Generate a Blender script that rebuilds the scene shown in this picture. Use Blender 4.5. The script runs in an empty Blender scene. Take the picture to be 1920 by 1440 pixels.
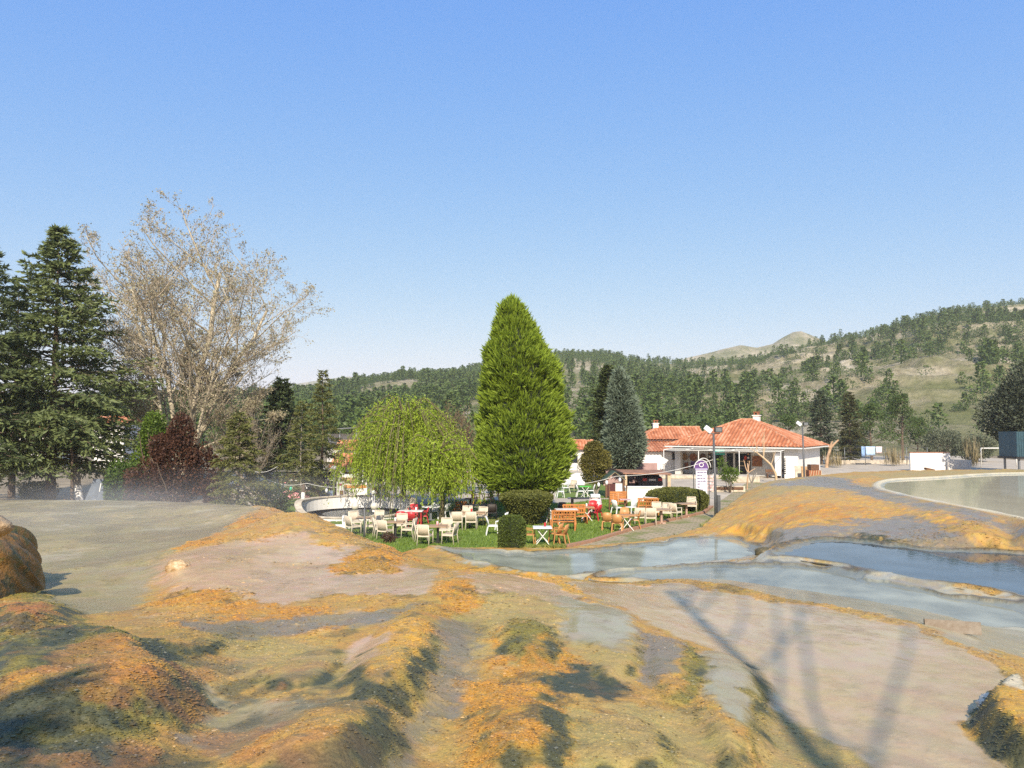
import bpy, math, random
import numpy as np
from mathutils import Vector, Matrix
random.seed(7)
RNG = np.random.default_rng(11)
SC = bpy.context.scene
COL = SC.collection
PI = math.pi

# ------------------------------------------------------------------ camera, sky, sun, exposure
F = 1400.0                                   # focal length in pixels of the 1920 px wide photograph
CAMZ = 5.0
PITCH = math.atan(80.0 / F)
cam_d = bpy.data.cameras.new('camera')
cam_d.sensor_width = 36.0
cam_d.lens = 36.0 * F / 1920.0
cam_d.clip_end = 20000
cam_d.clip_start = 0.05
cam = bpy.data.objects.new('camera', cam_d)
COL.objects.link(cam)
cam.location = (0, 0, CAMZ)
cam.rotation_euler = (PI / 2 + PITCH, 0, 0)
SC.camera = cam

SUN_EL = math.radians(37)
SUN_AZ = math.radians(180.2)                 # sun stands behind the camera
w = bpy.data.worlds.new('World'); SC.world = w; w.use_nodes = True
nt = w.node_tree; nt.nodes.clear()
out = nt.nodes.new('ShaderNodeOutputWorld'); bg = nt.nodes.new('ShaderNodeBackground')
sky = nt.nodes.new('ShaderNodeTexSky'); sky.sky_type = 'NISHITA'; sky.sun_disc = False
sky.sun_elevation = SUN_EL; sky.sun_rotation = SUN_AZ
sky.altitude = 300; sky.air_density = 1.0; sky.dust_density = 0.6; sky.ozone_density = 5.0
bg.inputs['Strength'].default_value = 0.10
# the camera's colour response to the clear spring sky: a soft curve for each channel
_sep = nt.nodes.new('ShaderNodeSeparateColor'); _com = nt.nodes.new('ShaderNodeCombineColor'); nt.links.new(sky.outputs[0], _sep.inputs[0])
for _i, (_g, _a, _mx) in enumerate(((1.0, 1.13, 1.2), (.58, .70, 1.1), (.06, .615, 1.0))):
    _p = None; _src = _sep.outputs[_i]
    for _op, _v in (('MULTIPLY', .1), ('POWER', _g), ('MULTIPLY', _a), ('MINIMUM', _mx), ('MINIMUM', 'lin'), ('MULTIPLY', 10.0)):
        _n = nt.nodes.new('ShaderNodeMath'); _n.operation = _op; nt.links.new(_src, _n.inputs[0])
        if _v == 'lin':
            _m = nt.nodes.new('ShaderNodeMath'); _m.operation = 'MULTIPLY'; _m.inputs[1].default_value = .1 * (1.7, 1.75, 1.75)[_i]
            nt.links.new(_sep.outputs[_i], _m.inputs[0]); nt.links.new(_m.outputs[0], _n.inputs[1])
        else: _n.inputs[1].default_value = _v
        _src = _n.outputs[0]
    nt.links.new(_src, _com.inputs[_i])
nt.links.new(_com.outputs[0], bg.inputs[0]); nt.links.new(bg.outputs[0], out.inputs[0])
sun_d = bpy.data.lights.new('sun', 'SUN'); sun_d.energy = 4.6; sun_d.angle = math.radians(0.53); sun_d.color = (1.0, 0.90, 0.74)
sun = bpy.data.objects.new('sun', sun_d); COL.objects.link(sun)
_sd = Vector((math.sin(SUN_AZ) * math.cos(SUN_EL), math.cos(SUN_AZ) * math.cos(SUN_EL), math.sin(SUN_EL)))
sun.rotation_euler = (-_sd).to_track_quat('-Z', 'Y').to_euler()
sun.location = (0, -20, 40)
SC.view_settings.view_transform = 'Standard'; SC.view_settings.look = 'None'
SC.view_settings.exposure = 0.62; SC.view_settings.gamma = 1.0; SC.view_settings.use_curve_mapping = False
SC.render.engine = 'CYCLES'
SC.cycles.use_denoising = False
SC.cycles.max_bounces = 6; SC.cycles.transparent_max_bounces = 6; SC.cycles.diffuse_bounces = 2
SC.cycles.glossy_bounces = 3; SC.cycles.transmission_bounces = 3; SC.cycles.volume_bounces = 1
SC.cycles.caustics_reflective = False; SC.cycles.caustics_refractive = False

# ------------------------------------------------------------------ where a pixel of the photo lies in the place
_cp, _sp = math.cos(PITCH), math.sin(PITCH)
def ray(px, py):
    a, b = (px - 960.0) / F, (720.0 - py) / F
    return np.array((a, _cp - b * _sp, _sp + b * _cp))
def at_z(px, py, z=0.0):
    d = ray(px, py); t = (z - CAMZ) / d[2]
    return np.array((d[0] * t, d[1] * t, z))
def at_y(px, py, y):
    d = ray(px, py); t = y / d[1]
    return np.array((d[0] * t, y, CAMZ + d[2] * t))

# ------------------------------------------------------------------ noise (value noise, vectorised)
def _h(ix, iy, s):
    n = (ix.astype(np.int64) * 374761393 + iy.astype(np.int64) * 668265263 + s * 1274126177) & 0x7fffffff
    n = ((n ^ (n >> 13)) * 1274126177) & 0x7fffffff
    n = (n ^ (n >> 16)) & 0xffff
    return n / 65535.0
def vnoise(x, y, s=0):
    ix, iy = np.floor(x), np.floor(y); fx, fy = x - ix, y - iy
    fx = fx * fx * fx * (fx * (fx * 6 - 15) + 10); fy = fy * fy * fy * (fy * (fy * 6 - 15) + 10)
    a, b = _h(ix, iy, s), _h(ix + 1, iy, s); c, d = _h(ix, iy + 1, s), _h(ix + 1, iy + 1, s)
    return (a + (b - a) * fx) * (1 - fy) + (c + (d - c) * fx) * fy
def fbm(x, y, o=4, s=0, g=0.5):
    v = 0; a = 1.0; t = 0.0
    c, n = math.cos(0.6), math.sin(0.6)
    for k in range(o):
        v = v + a * (vnoise(x, y, s + k * 17) * 2 - 1); t += a; a *= g
        x, y = (c * x - n * y) * 2.03 + 3.7, (n * x + c * y) * 2.03 + 1.3
    return v / t
def vnoise3(x, y, z, s=0):
    k = np.floor(z); f = z - k; f = f * f * f * (f * (f * 6 - 15) + 10); k = k.astype(np.int64); o = np.empty(x.shape)
    a = np.floor(x), np.floor(y); fx, fy = x - a[0], y - a[1]; fx = fx * fx * (3 - 2 * fx); fy = fy * fy * (3 - 2 * fy)
    def lay(kk):
        q = s + kk * 101; h = lambda i, j: _h(a[0] + i, a[1] + j, q)
        p, r = h(0, 0), h(0, 1); return (p + (h(1, 0) - p) * fx) * (1 - fy) + (r + (h(1, 1) - r) * fx) * fy
    return lay(k) * (1 - f) + lay(k + 1) * f
def fbm3(x, y, z, o=3, s=0, g=0.5):
    v = 0; a = 1.0; t = 0.0; c, n = math.cos(0.6), math.sin(0.6)
    for q in range(o):
        v = v + a * (vnoise3(x, y, z, s + q * 17) * 2 - 1); t += a; a *= g
        x, y, z = (c * x - n * y) * 2.03 + 3.7, (n * x + c * y) * 2.03 + 1.3, z * 2.03 + .7
    return v / t
def domes(u, v, s=0):
    """rounded grains: height 0..1 of the nearest grain's dome, and that grain's own random number"""
    iu, iv = np.floor(u), np.floor(v); best = np.full(u.shape, 9.0); rnd = np.zeros(u.shape)
    for a in (-1, 0, 1):
        for b in (-1, 0, 1):
            cu, cv = iu + a, iv + b; d = (u - cu - .15 - .7 * _h(cu, cv, s)) ** 2 + (v - cv - .15 - .7 * _h(cu, cv, s + 7)) ** 2
            m = d < best; best = np.where(m, d, best); rnd = np.where(m, _h(cu, cv, s + 13), rnd)
    return np.sqrt(np.clip(1 - best * 1.3, 0, 1)), rnd
def reseed(n):
    global RNG
    RNG = np.random.default_rng(n)
def sstep(a, b, x):
    t = np.clip((x - a) / (b - a), 0, 1); return t * t * (3 - 2 * t)

# ------------------------------------------------------------------ objects
def link(o, parent=None):
    COL.objects.link(o)
    if parent is not None: o.parent = parent
    return o
def tag(o, label=None, cat=None, group=None, kind=None):
    if label: o['label'] = label
    if cat: o['category'] = cat
    if group: o['group'] = group
    if kind: o['kind'] = kind
    return o
def thing(name, label, cat, loc=(0, 0, 0), rz=0.0, group=None):
    o = bpy.data.objects.new(name, None); COL.objects.link(o)
    o.empty_display_size = 0.3
    o.location = tuple(float(v) for v in loc); o.rotation_euler = (0, 0, rz)
    return tag(o, label, cat, group)
KIDS = {}
def npmesh(name, V, Fc, mat=None, parent=None, attrs=None, smooth=False, cols=None):
    """V (n,3); Fc (m,k) array of equal sized faces, or list of such arrays"""
    me = bpy.data.meshes.new(name)
    V = np.asarray(V, dtype=np.float32)
    if not isinstance(Fc, list): Fc = [Fc]
    Fc = [np.asarray(f, dtype=np.int32) for f in Fc if len(f)]
    me.vertices.add(len(V)); me.vertices.foreach_set('co', V.ravel())
    nl = sum(f.size for f in Fc); nf = sum(len(f) for f in Fc)
    me.loops.add(nl); me.polygons.add(nf)
    me.loops.foreach_set('vertex_index', np.concatenate([f.ravel() for f in Fc]))
    tot = np.concatenate([np.full(len(f), f.shape[1], np.int32) for f in Fc])
    me.polygons.foreach_set('loop_start', np.concatenate([[0], np.cumsum(tot)[:-1]]).astype(np.int32))
    if smooth: me.polygons.foreach_set('use_smooth', np.ones(nf, bool))
    for k, a in (attrs or {}).items():
        at = me.attributes.new(k, 'FLOAT', 'POINT'); at.data.foreach_set('value', np.asarray(a, np.float32))
    for k, a in (cols or {}).items():
        at = me.attributes.new(k, 'FLOAT_COLOR', 'POINT'); at.data.foreach_set('color', np.asarray(a, np.float32).ravel())
    me.update(calc_edges=True)
    if mat is not None:
        me.materials.append(mat)
    o = bpy.data.objects.new(name, me); link(o, parent)
    if parent is not None: KIDS.setdefault(parent.name, []).append(o)
    return o
def dup(o, parent=None):
    c = o.copy(); COL.objects.link(c)
    if parent is not None:
        c.parent = parent; KIDS.setdefault(parent.name, []).append(c)
    for ch in list(KIDS.get(o.name, ())): dup(ch, c)
    return c
def dup_at(o, loc, rz, label, group=None, scale=None):
    c = dup(o); c.location = tuple(float(v) for v in loc); c.rotation_euler = (0, 0, rz)
    c['label'] = label
    if group: c['group'] = group
    if scale is not None: c.scale = (scale,) * 3 if not hasattr(scale, '__len__') else scale
    return c

class MB:
    """collects simple solids and turns them into ONE mesh object"""
    def __init__(s): s.v = []; s.f = []; s.n = 0; s.sm = []
    def add(s, V, Fs, smooth=False):
        s.v.append(np.asarray(V, float)); 
        for f in Fs: s.f.append([i + s.n for i in f]); s.sm.append(smooth)
        s.n += len(V); return s
    def box(s, c, d, rz=0.0, m=None, taper=1.0, bev=0.0):
        x, y, z = d[0] / 2, d[1] / 2, d[2] / 2
        V = np.array([(-x, -y, -z), (x, -y, -z), (x, y, -z), (-x, y, -z), (-x, -y, z), (x, -y, z), (x, y, z), (-x, y, z)], float)
        V[4:, :2] *= taper
        if m is not None: V = V @ np.array(m).T
        if rz: 
            co, si = math.cos(rz), math.sin(rz); V = V @ np.array(((co, si, 0), (-si, co, 0), (0, 0, 1)))
        return s.add(V + np.array(c), [(0, 3, 2, 1), (4, 5, 6, 7), (0, 1, 5, 4), (1, 2, 6, 5), (2, 3, 7, 6), (3, 0, 4, 7)])
    def bar(s, p, q, wd, ht, up=(0, 0, 1)):
        p, q = np.array(p, float), np.array(q, float); d = q - p; L = np.linalg.norm(d); d /= L
        up = np.array(up, float)
        if abs(d @ up) > .99: up = np.array((0, 1.0, 0))
        a = np.cross(d, up); a /= np.linalg.norm(a); b = np.cross(a, d)
        a, b = a * wd / 2, b * ht / 2
        V = [p - a - b, p + a - b, p + a + b, p - a + b, q - a - b, q + a - b, q + a + b, q - a + b]
        return s.add(V, [(0, 1, 2, 3), (7, 6, 5, 4), (0, 4, 5, 1), (1, 5, 6, 2), (2, 6, 7, 3), (3, 7, 4, 0)])
    def tube(s, pts, r, n=8, caps=True):
        pts = [np.array(p, float) for p in pts]; m = len(pts)
        r = [r] * m if not hasattr(r, '__len__') else list(r)
        V = []; ref = None
        for i, p in enumerate(pts):
            d = pts[min(i + 1, m - 1)] - pts[max(i - 1, 0)]; d /= (np.linalg.norm(d) + 1e-9)
            if ref is None: ref = np.array((0, 0, 1.0)) if abs(d[2]) < .9 else np.array((1.0, 0, 0))
            a = np.cross(d, ref); a /= (np.linalg.norm(a) + 1e-9); b = np.cross(a, d); ref = b
            for k in range(n):
                t = 2 * PI * k / n; V.append(p + r[i] * (a * math.cos(t) + b * math.sin(t)))
        Fs = []
        for i in range(m - 1):
            for k in range(n):
                k2 = (k + 1) % n; Fs.append((i * n + k, i * n + k2, (i + 1) * n + k2, (i + 1) * n + k))
        s.add(V, Fs, True)
        if caps:
            s.f.append([s.n - m * n + k for k in range(n)][::-1]); s.sm.append(False)
            s.f.append([s.n - n + k for k in range(n)]); s.sm.append(False)
        return s
    def lathe(s, prof, c=(0, 0, 0), n=20, smooth=True, caps=True):
        V = []; Fs = []; m = len(prof)
        for r, z in prof:
            for k in range(n):
                t = 2 * PI * k / n; V.append((c[0] + r * math.cos(t), c[1] + r * math.sin(t), c[2] + z))
        for i in range(m - 1):
            for k in range(n):
                k2 = (k + 1) % n; Fs.append((i * n + k, i * n + k2, (i + 1) * n + k2, (i + 1) * n + k))
        s.add(V, Fs, smooth); b = s.n - m * n
        if not caps: return s
        if prof[0][0] > 1e-4: s.f.append([b + k for k in range(n)][::-1]); s.sm.append(False)
        if prof[-1][0] > 1e-4: s.f.append([b + (m - 1) * n + k for k in range(n)]); s.sm.append(False)
        return s
    def prism(s, poly, z0, z1):
        n = len(poly)
        V = [(x, y, z0) for x, y in poly] + [(x, y, z1) for x, y in poly]
        return s.add(V, [tuple(range(n))[::-1], tuple(range(n, 2 * n))] + [(k, (k + 1) % n, n + (k + 1) % n, n + k) for k in range(n)])
    def build(s, name, mat, parent=None, bevel=0.0):
        me = bpy.data.meshes.new(name)
        me.from_pydata([tuple(map(float, v)) for v in np.concatenate(s.v)], [], s.f)
        me.polygons.foreach_set('use_smooth', s.sm)
        me.update()
        if mat is not None: me.materials.append(mat)
        o = bpy.data.objects.new(name, me); link(o, parent)
        if bevel:
            b = o.modifiers.new('bevel', 'BEVEL'); b.width = bevel; b.segments = 2; b.limit_method = 'ANGLE'
        if parent is not None: KIDS.setdefault(parent.name, []).append(o)
        return o

# ------------------------------------------------------------------ materials
def mat_new(name):
    m = bpy.data.materials.new(name); m.use_nodes = True
    t = m.node_tree; b = t.nodes['Principled BSDF']; return m, t, b
def simple(name, col, rough=0.6, var=0.12, scale=6.0, bump=0.0, metal=0.0, spec=0.5, stretch=None, col2=None, bscale=None):
    """base colour with soft procedural variation and optional bump"""
    m, t, b = mat_new(name); N = t.nodes; L = t.links
    tc = N.new('ShaderNodeTexCoord'); src = tc.outputs['Object']
    if stretch:
        mp = N.new('ShaderNodeMapping'); mp.inputs['Scale'].default_value = stretch; L.new(src, mp.inputs[0]); src = mp.outputs[0]
    no = N.new('ShaderNodeTexNoise'); no.inputs['Scale'].default_value = scale; no.inputs['Detail'].default_value = 6; no.inputs['Roughness'].default_value = .65
    L.new(src, no.inputs['Vector'])
    cr = N.new('ShaderNodeValToRGB'); c = np.array(col)
    a = np.array(col2) if col2 is not None else np.clip(c * (1 - 2.2 * var), 0, 1); d = np.clip(c * (1 + 1.2 * var), 0, .95)
    cr.color_ramp.elements[0].position = .3; cr.color_ramp.elements[0].color = (*a, 1)
    cr.color_ramp.elements[1].position = .7; cr.color_ramp.elements[1].color = (*d, 1)
    L.new(no.outputs['Fac'], cr.inputs[0]); L.new(cr.outputs[0], b.inputs['Base Color'])
    b.inputs['Roughness'].default_value = rough; b.inputs['Metallic'].default_value = metal
    b.inputs['Specular IOR Level'].default_value = spec
    if bump:
        n2 = N.new('ShaderNodeTexNoise'); n2.inputs['Scale'].default_value = bscale or scale * 5; n2.inputs['Detail'].default_value = 5
        L.new(src, n2.inputs['Vector'])
        bp = N.new('ShaderNodeBump'); bp.inputs['Strength'].default_value = bump; bp.inputs['Distance'].default_value = .02
        L.new(n2.outputs['Fac'], bp.inputs['Height']); L.new(bp.outputs[0], b.inputs['Normal'])
    return m
def leafmat(name, dark, light, trans=0.25, rough=0.55, spec=0.3):
    """leaf material: colour runs from dark to light along the mesh attribute 'tint'"""
    m, t, b = mat_new(name); N = t.nodes; L = t.links
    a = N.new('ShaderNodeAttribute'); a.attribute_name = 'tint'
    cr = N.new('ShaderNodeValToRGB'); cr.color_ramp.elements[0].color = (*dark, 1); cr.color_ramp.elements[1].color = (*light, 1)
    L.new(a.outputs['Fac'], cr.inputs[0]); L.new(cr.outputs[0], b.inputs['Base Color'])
    b.inputs['Roughness'].default_value = rough; b.inputs['Specular IOR Level'].default_value = spec
    if trans:
        tr = N.new('ShaderNodeBsdfTranslucent'); L.new(cr.outputs[0], tr.inputs['Color'])
        mx = N.new('ShaderNodeMixShader'); mx.inputs[0].default_value = trans
        L.new(b.outputs[0], mx.inputs[1]); L.new(tr.outputs[0], mx.inputs[2]); L.new(mx.outputs[0], N['Material Output'].inputs['Surface'])
    return m
# ------------------------------------------------------------------ travertine terrace: control points (photo column, row, height)
_C = [(300,940,2.0),(100,938,2.0),(-150,938,2.0),(450,948,1.98),(530,962,1.93),(150,1140,2.05),(300,1100,2.06),(200,1050,2.08),(300,1000,2.08),
 (100,1000,2.08),(400,980,2.05),(-100,1030,2.08),(330,1080,2.2),(500,1080,2.25),(450,1002,2.32),(350,1030,2.26),(560,972,2.42),(600,1000,2.3),(640,995,2.3),
 (700,1020,2.08),(780,1054,1.98),(650,1060,2.2),(550,1050,2.22),(600,1120,2.3),(700,1080,2.2),(740,1080,2.15),(820,1066,2.2),(900,1072,2.25),
 (960,1078,2.2),(1000,1110,2.25),(1060,1094,2.0),(830,1100,2.45),(810,1170,2.55),(780,1260,2.65),(700,1350,2.8),(600,1430,2.95),
 (870,1160,2.3),(840,1250,2.36),(810,1330,2.42),(760,1420,2.5),(500,1180,2.4),(400,1150,2.4),(300,1165,2.5),(600,1200,2.45),(650,1250,2.52),
 (100,1250,3.0),(250,1230,2.95),(340,1270,2.85),(400,1320,2.6),(300,1400,2.9),(100,1420,3.1),(-200,1300,3.2),(-100,1200,3.0),(60,1170,2.8),
 (500,1300,2.62),(550,1250,2.55),(480,1400,2.85),(950,1160,2.35),(1020,1180,2.35),(1100,1130,2.18),(1160,1170,2.18),(1000,1260,2.42),
 (1100,1250,2.3),(1200,1200,2.12),(950,1350,2.55),(1050,1350,2.5),(1200,1330,2.3),(1300,1250,2.08),(1250,1400,2.35),(1350,1400,2.15),
 (1420,1300,1.98),(1000,1430,2.62),(1200,1110,1.85),(1300,1150,1.9),(1400,1200,1.92),(1500,1160,1.86),(1600,1250,1.93),(1700,1200,1.88),
 (1750,1300,1.95),(1600,1380,1.95),(1480,1330,1.93),(1500,1420,1.95),(1700,1430,1.97),(1850,1260,1.9),(1880,1330,1.95),(1150,1095,1.85),
 (1060,1086,1.8),(1250,1092,1.76),(1500,1132,1.8),(1700,1168,1.83),(1850,1235,1.88),(1910,1300,1.92),(1960,1400,1.95),
 (1250,1081,.85),(1500,1090,.85),(1800,1130,.9),(1930,1160,.9),(2100,1250,.95),(1900,1190,1.0),(2050,1230,1.0),
 (1500,990,1.1),(1600,990,1.2),(1750,1010,1.2),(1900,1015,1.25),(1450,985,.9),(1400,995,.6),(1400,960,1.0),(1500,950,1.45),(1600,950,1.55),
 (1450,930,1.45),(1550,920,1.65),(1520,899,1.7),(1450,908,1.6),(1400,933,1.1),(1350,967,.6),(1315,998,.25),(1750,970,1.6),(1850,985,1.6),
 (1930,1000,1.6),(1600,900,1.75),(1700,890,1.75),(1900,884,1.75),(2300,884,1.75),(2300,1000,1.7),
 (1100,1050,.22),(900,1052,.25),(1300,1030,.25),(1200,1060,.25),(1000,1060,.25),(820,1035,.2),(1350,1015,.25),(860,1040,.22)]
_W = [at_z(*c) for c in _C]
def _colp(px, y, z): return np.array(((px - 960) / F * y / _cp, y, z))
for c in ((650,27.5,.3),(700,25,.5),(750,23,.6),(850,19,.95),(950,18,.95),(1050,18,.75),(600,30,0.2),(760,28,.2)): _W.append(_colp(*c))
for c in ((0,-4,2.8),(-8,-4,3.2),(8,-4,2.0),(-15,2,3.3),(15,3,1.8),(0,2,2.75),(-4,2,3.15),(4,2,2.0),(-14,9,2.9),(20,12,1.0),(-22,16,2.4)): _W.append(np.array(c, float))
_W = np.array(_W)
_nr = sstep(14.5, 11.5, _W[:, 1]) * sstep(3.4, 2.2, _W[:, 0]) * (_W[:, 1] > 1); _W[:, 2] = _W[:, 2] * (1 - _nr) + _nr * (2.36 + (_W[:, 2] - 2.36) * .68)
def _st(x, y): return np.stack([x / (y + 6.0) * 2.2, np.log(np.maximum(y, -5) + 6.0)], -1)
_S = _st(_W[:, 0], _W[:, 1])
def _k(r2): return 0.5 * r2 * np.log(r2 + 1e-12)
def _solve():
    n = len(_S); d = ((_S[:, None] - _S[None]) ** 2).sum(-1)
    A = np.zeros((n + 3, n + 3)); A[:n, :n] = _k(d) + np.eye(n) * 2e-4
    A[:n, n] = 1; A[:n, n + 1:] = _S; A[n:, :n] = A[:n, n:].T
    return np.linalg.solve(A, np.concatenate([_W[:, 2], np.zeros(3)]))
_TPS = _solve()
def z_rbf(x, y):
    x, y = np.asarray(x, float), np.asarray(y, float); sh = x.shape
    P = _st(x.ravel(), y.ravel()); o = np.empty(len(P)); n = len(_S)
    for i in range(0, len(P), 40000):
        p = P[i:i + 40000]
        d = ((p[:, None] - _S[None]) ** 2).sum(-1)
        o[i:i + 40000] = _k(d) @ _TPS[:n] + _TPS[n] + p @ _TPS[n + 1:]
    return o.reshape(sh)
# far edge of the travertine: depth along each photo column, and width of its fall to the valley floor
_EB = np.array([(-900,31,3.),(-400,31,3.),(0,31,3.),(300,30.6,2.6),(450,28.8,2.4),(530,26.8,2.5),(600,28,3.),(700,30.5,1.5),(780,31.4,.8),(905,30.0,.5),(1050,30.3,.5),
 (1200,32.6,.5),(1310,35.2,.8),(1350,39,2.),(1400,44,3.),(1450,47.5,4.),(1520,51,4.),(1600,55,4.),(1700,57.,3.),(2100,58,3.),(2900,58,3.)])
def edge_fall(x, y):
    c = 960 + x / np.maximum(y, .5) * _cp * F
    return np.interp(c, _EB[:, 0], _EB[:, 1]), np.interp(c, _EB[:, 0], _EB[:, 2])
def z_base(x, y):
    z = np.clip(z_rbf(x, y), -.5, 4.0)
    yb, wd = edge_fall(x, y)
    k = sstep(0, 1, (y - yb) / wd)
    return z * (1 - k) + (-.7) * k
def hit(px, py):
    """where the photo's pixel meets the terrace"""
    d = ray(px, py); ys = np.concatenate([np.linspace(2.5, 20, 500), np.linspace(20.05, 62, 500)])
    t = ys / d[1]; z = z_base(d[0] * t, ys); f = CAMZ + d[2] * t - z
    i = np.argmax(f < 0) if (f < 0).any() else len(ys) - 1
    return np.array((d[0] * t[i], ys[i], z[i]))
def poly_sd(x, y, P):
    """signed distance to polygon, negative inside"""
    P = np.asarray(P, float)[:, :2]; d2 = np.full(x.shape, 1e18); ins = np.zeros(x.shape, bool)
    for i in range(len(P)):
        a, b = P[i], P[(i + 1) % len(P)]; e = b - a; wx, wy = x - a[0], y - a[1]
        t = np.clip((wx * e[0] + wy * e[1]) / (e @ e + 1e-12), 0, 1)
        d2 = np.minimum(d2, (wx - e[0] * t) ** 2 + (wy - e[1] * t) ** 2)
        c = ((a[1] > y) != (b[1] > y)) & (x < (b[0] - a[0]) * (y - a[1]) / (b[1] - a[1] + 1e-12) + a[0]); ins ^= c
    d = np.sqrt(d2); return np.where(ins, -d, d)
def smooth_poly(P, it=2):
    P = np.asarray(P, float)
    for _ in range(it):
        Q = np.roll(P, -1, 0); P = np.stack([.75 * P + .25 * Q, .25 * P + .75 * Q], 1).reshape(-1, P.shape[1])
    return P
# pools of standing water: name, level, outline (photo columns and rows at that level)
POOLS = [
 ('lower_pool', .22, [(800,1027),(905,1037),(1050,1039),(1200,1025),(1320,1007),(1390,1008),(1440,1036),(1410,1050),(1250,1064),(1110,1080),(1035,1079),(955,1071),(900,1052),(850,1037)]),
 ('middle_pool', .85, [(1075,1086),(1250,1067),(1440,1056),(1560,1070),(1700,1103),(1860,1130),(1960,1152),(1960,1192),(1860,1176),(1700,1158),(1500,1122),(1250,1089)]),
 ('upper_pool', .95, [(1440,1042),(1480,1022),(1560,1010),(1650,1022),(1760,1032),(1960,1038),(2100,1060),(2100,1180),(1960,1134),(1860,1108),(1700,1086),(1600,1062),(1500,1048)]),
 ('big_pool', 1.7, [(1640,915),(1662,901),(1740,898),(1800,894),(1850,890),(1950,888),(2300,888),(2600,960),(2300,1070),(1920,973),(1800,951),(1700,931)]),
]
POOLW = [(n, lv, smooth_poly([at_z(a, b, lv) for a, b in P])) for n, lv, P in POOLS]
LOBES = [
 (.14,.20,[(770,1150),(805,1122),(818,1170),(804,1230),(766,1290),(700,1335),(640,1310),(640,1250),(700,1200)]),
 (.16,.26,[(430,1400),(560,1335),(690,1315),(735,1345),(700,1400),(620,1460),(400,1480)]),
 (.22,.34,[(-60,1235),(150,1196),(290,1215),(352,1285),(345,1345),(200,1380),(-60,1375)]),
 (.12,.16,[(900,1140),(990,1150),(1038,1185),(1040,1235),(990,1250),(940,1215)]),
 (.09,.14,[(1060,1130),(1190,1150),(1214,1200),(1190,1260),(1130,1288),(1090,1240)]),
 (.10,.15,[(1222,1180),(1296,1212),(1316,1250),(1300,1310),(1250,1320),(1205,1260)]),
 (.20,.18,[(1320,1215),(1400,1240),(1440,1305),(1432,1390),(1395,1450),(1340,1440),(1300,1330)]),
 (.12,.18,[(860,1300),(960,1275),(1040,1330),(1060,1390),(1020,1460),(880,1460)]),
 (.09,.14,[(1080,1330),(1180,1340),(1240,1390),(1260,1460),(1090,1460)]),
 (.08,.14,[(480,1220),(560,1205),(640,1225),(620,1280),(540,1300),(470,1270)]),
 (.08,.16,[(230,1190),(330,1175),(440,1200),(400,1235),(280,1225)]),
 (.34,.22,[(1822,1365),(1865,1315),(1912,1302),(1990,1350),(1990,1460),(1905,1448)]),
 (.20,.35,[(-40,1110),(90,1112),(142,1145),(120,1180),(-40,1200)]),
 (.22,1.2,[(470,1000),(550,970),(640,985),(700,1018),(620,1020),(540,1010)]),
 (.16,.8,[(690,1040),(760,1035),(785,1055),(740,1072),(670,1068)]),
]
LOBW = [(h, wd, smooth_poly([hit(a, b) for a, b in P], 2)) for h, wd, P in LOBES]
def z_full(x, y, detail=True):
    """terrace height: base, lobes, lumps, then the pool basins"""
    z = z_base(x, y); dep = np.maximum(y, 3.)
    wx = fbm(x * .9, y * .9, 3, 5) * .22; wy = fbm(x * .9, y * .9, 3, 6) * .22
    for h, wd, P in LOBW:
        b = np.abs(x - P[:, 0].mean()) < 9
        if not b.any(): continue
        sd = poly_sd(x[b] + wx[b] * .6, y[b] + wy[b] * .6, P)
        if h < .3 and wd < .45: h, wd = h * .95, wd * 1.25; 
        q = P.mean(0); rr = np.abs(P - q).max(); one = 1. if (wd > .45 or h > .2) else sstep(-.9, .55, ((x[b] - q[0]) * .86 - (y[b] - q[1]) * .5) / rr)
        z[b] += h * sstep(wd * .6, -wd, sd) * one
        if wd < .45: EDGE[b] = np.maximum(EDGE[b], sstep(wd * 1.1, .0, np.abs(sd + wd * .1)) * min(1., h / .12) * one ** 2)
    return z
def pool_carve(x, y, z):
    wet = np.zeros(x.shape)
    wx = fbm(x * .5, y * .5, 3, 25) * .25
    rag = fbm(x * 1.3, y * .8, 4, 27)
    for n, lv, P in POOLW:
        sd = poly_sd(x, y, P) + (.55 if n != 'big_pool' else .12) * rag
        band = .28 if n != 'big_pool' else .35
        rim = lv + .035 + .05 * sstep(.35, .0, np.abs(sd - .12)) * (1.6 if n == 'big_pool' else .5 + vnoise(x * .7, y * .7, 3))
        k = sstep(band * 3.0, band * .4, sd)
        zo = z * (1 - k) + rim * k
        zi = lv - .16 * sstep(0, 1.2, -sd) + .02
        z = np.where(sd > 0, zo, zi); wet = np.maximum(wet, sstep(.12, -.05, sd))
    return z, wet

NU, NV = 900, 1400
_s = np.linspace(-.72, .72, NU); _t = np.linspace(math.log(6.6), math.log(67.), NV)
_T, _SS = np.meshgrid(np.exp(_t) - 6.0, _s, indexing='ij')
TX, TY = _SS * (_T + 6.0), _T
EDGE = np.zeros(TX.shape)
TZ = z_full(TX, TY)

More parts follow.
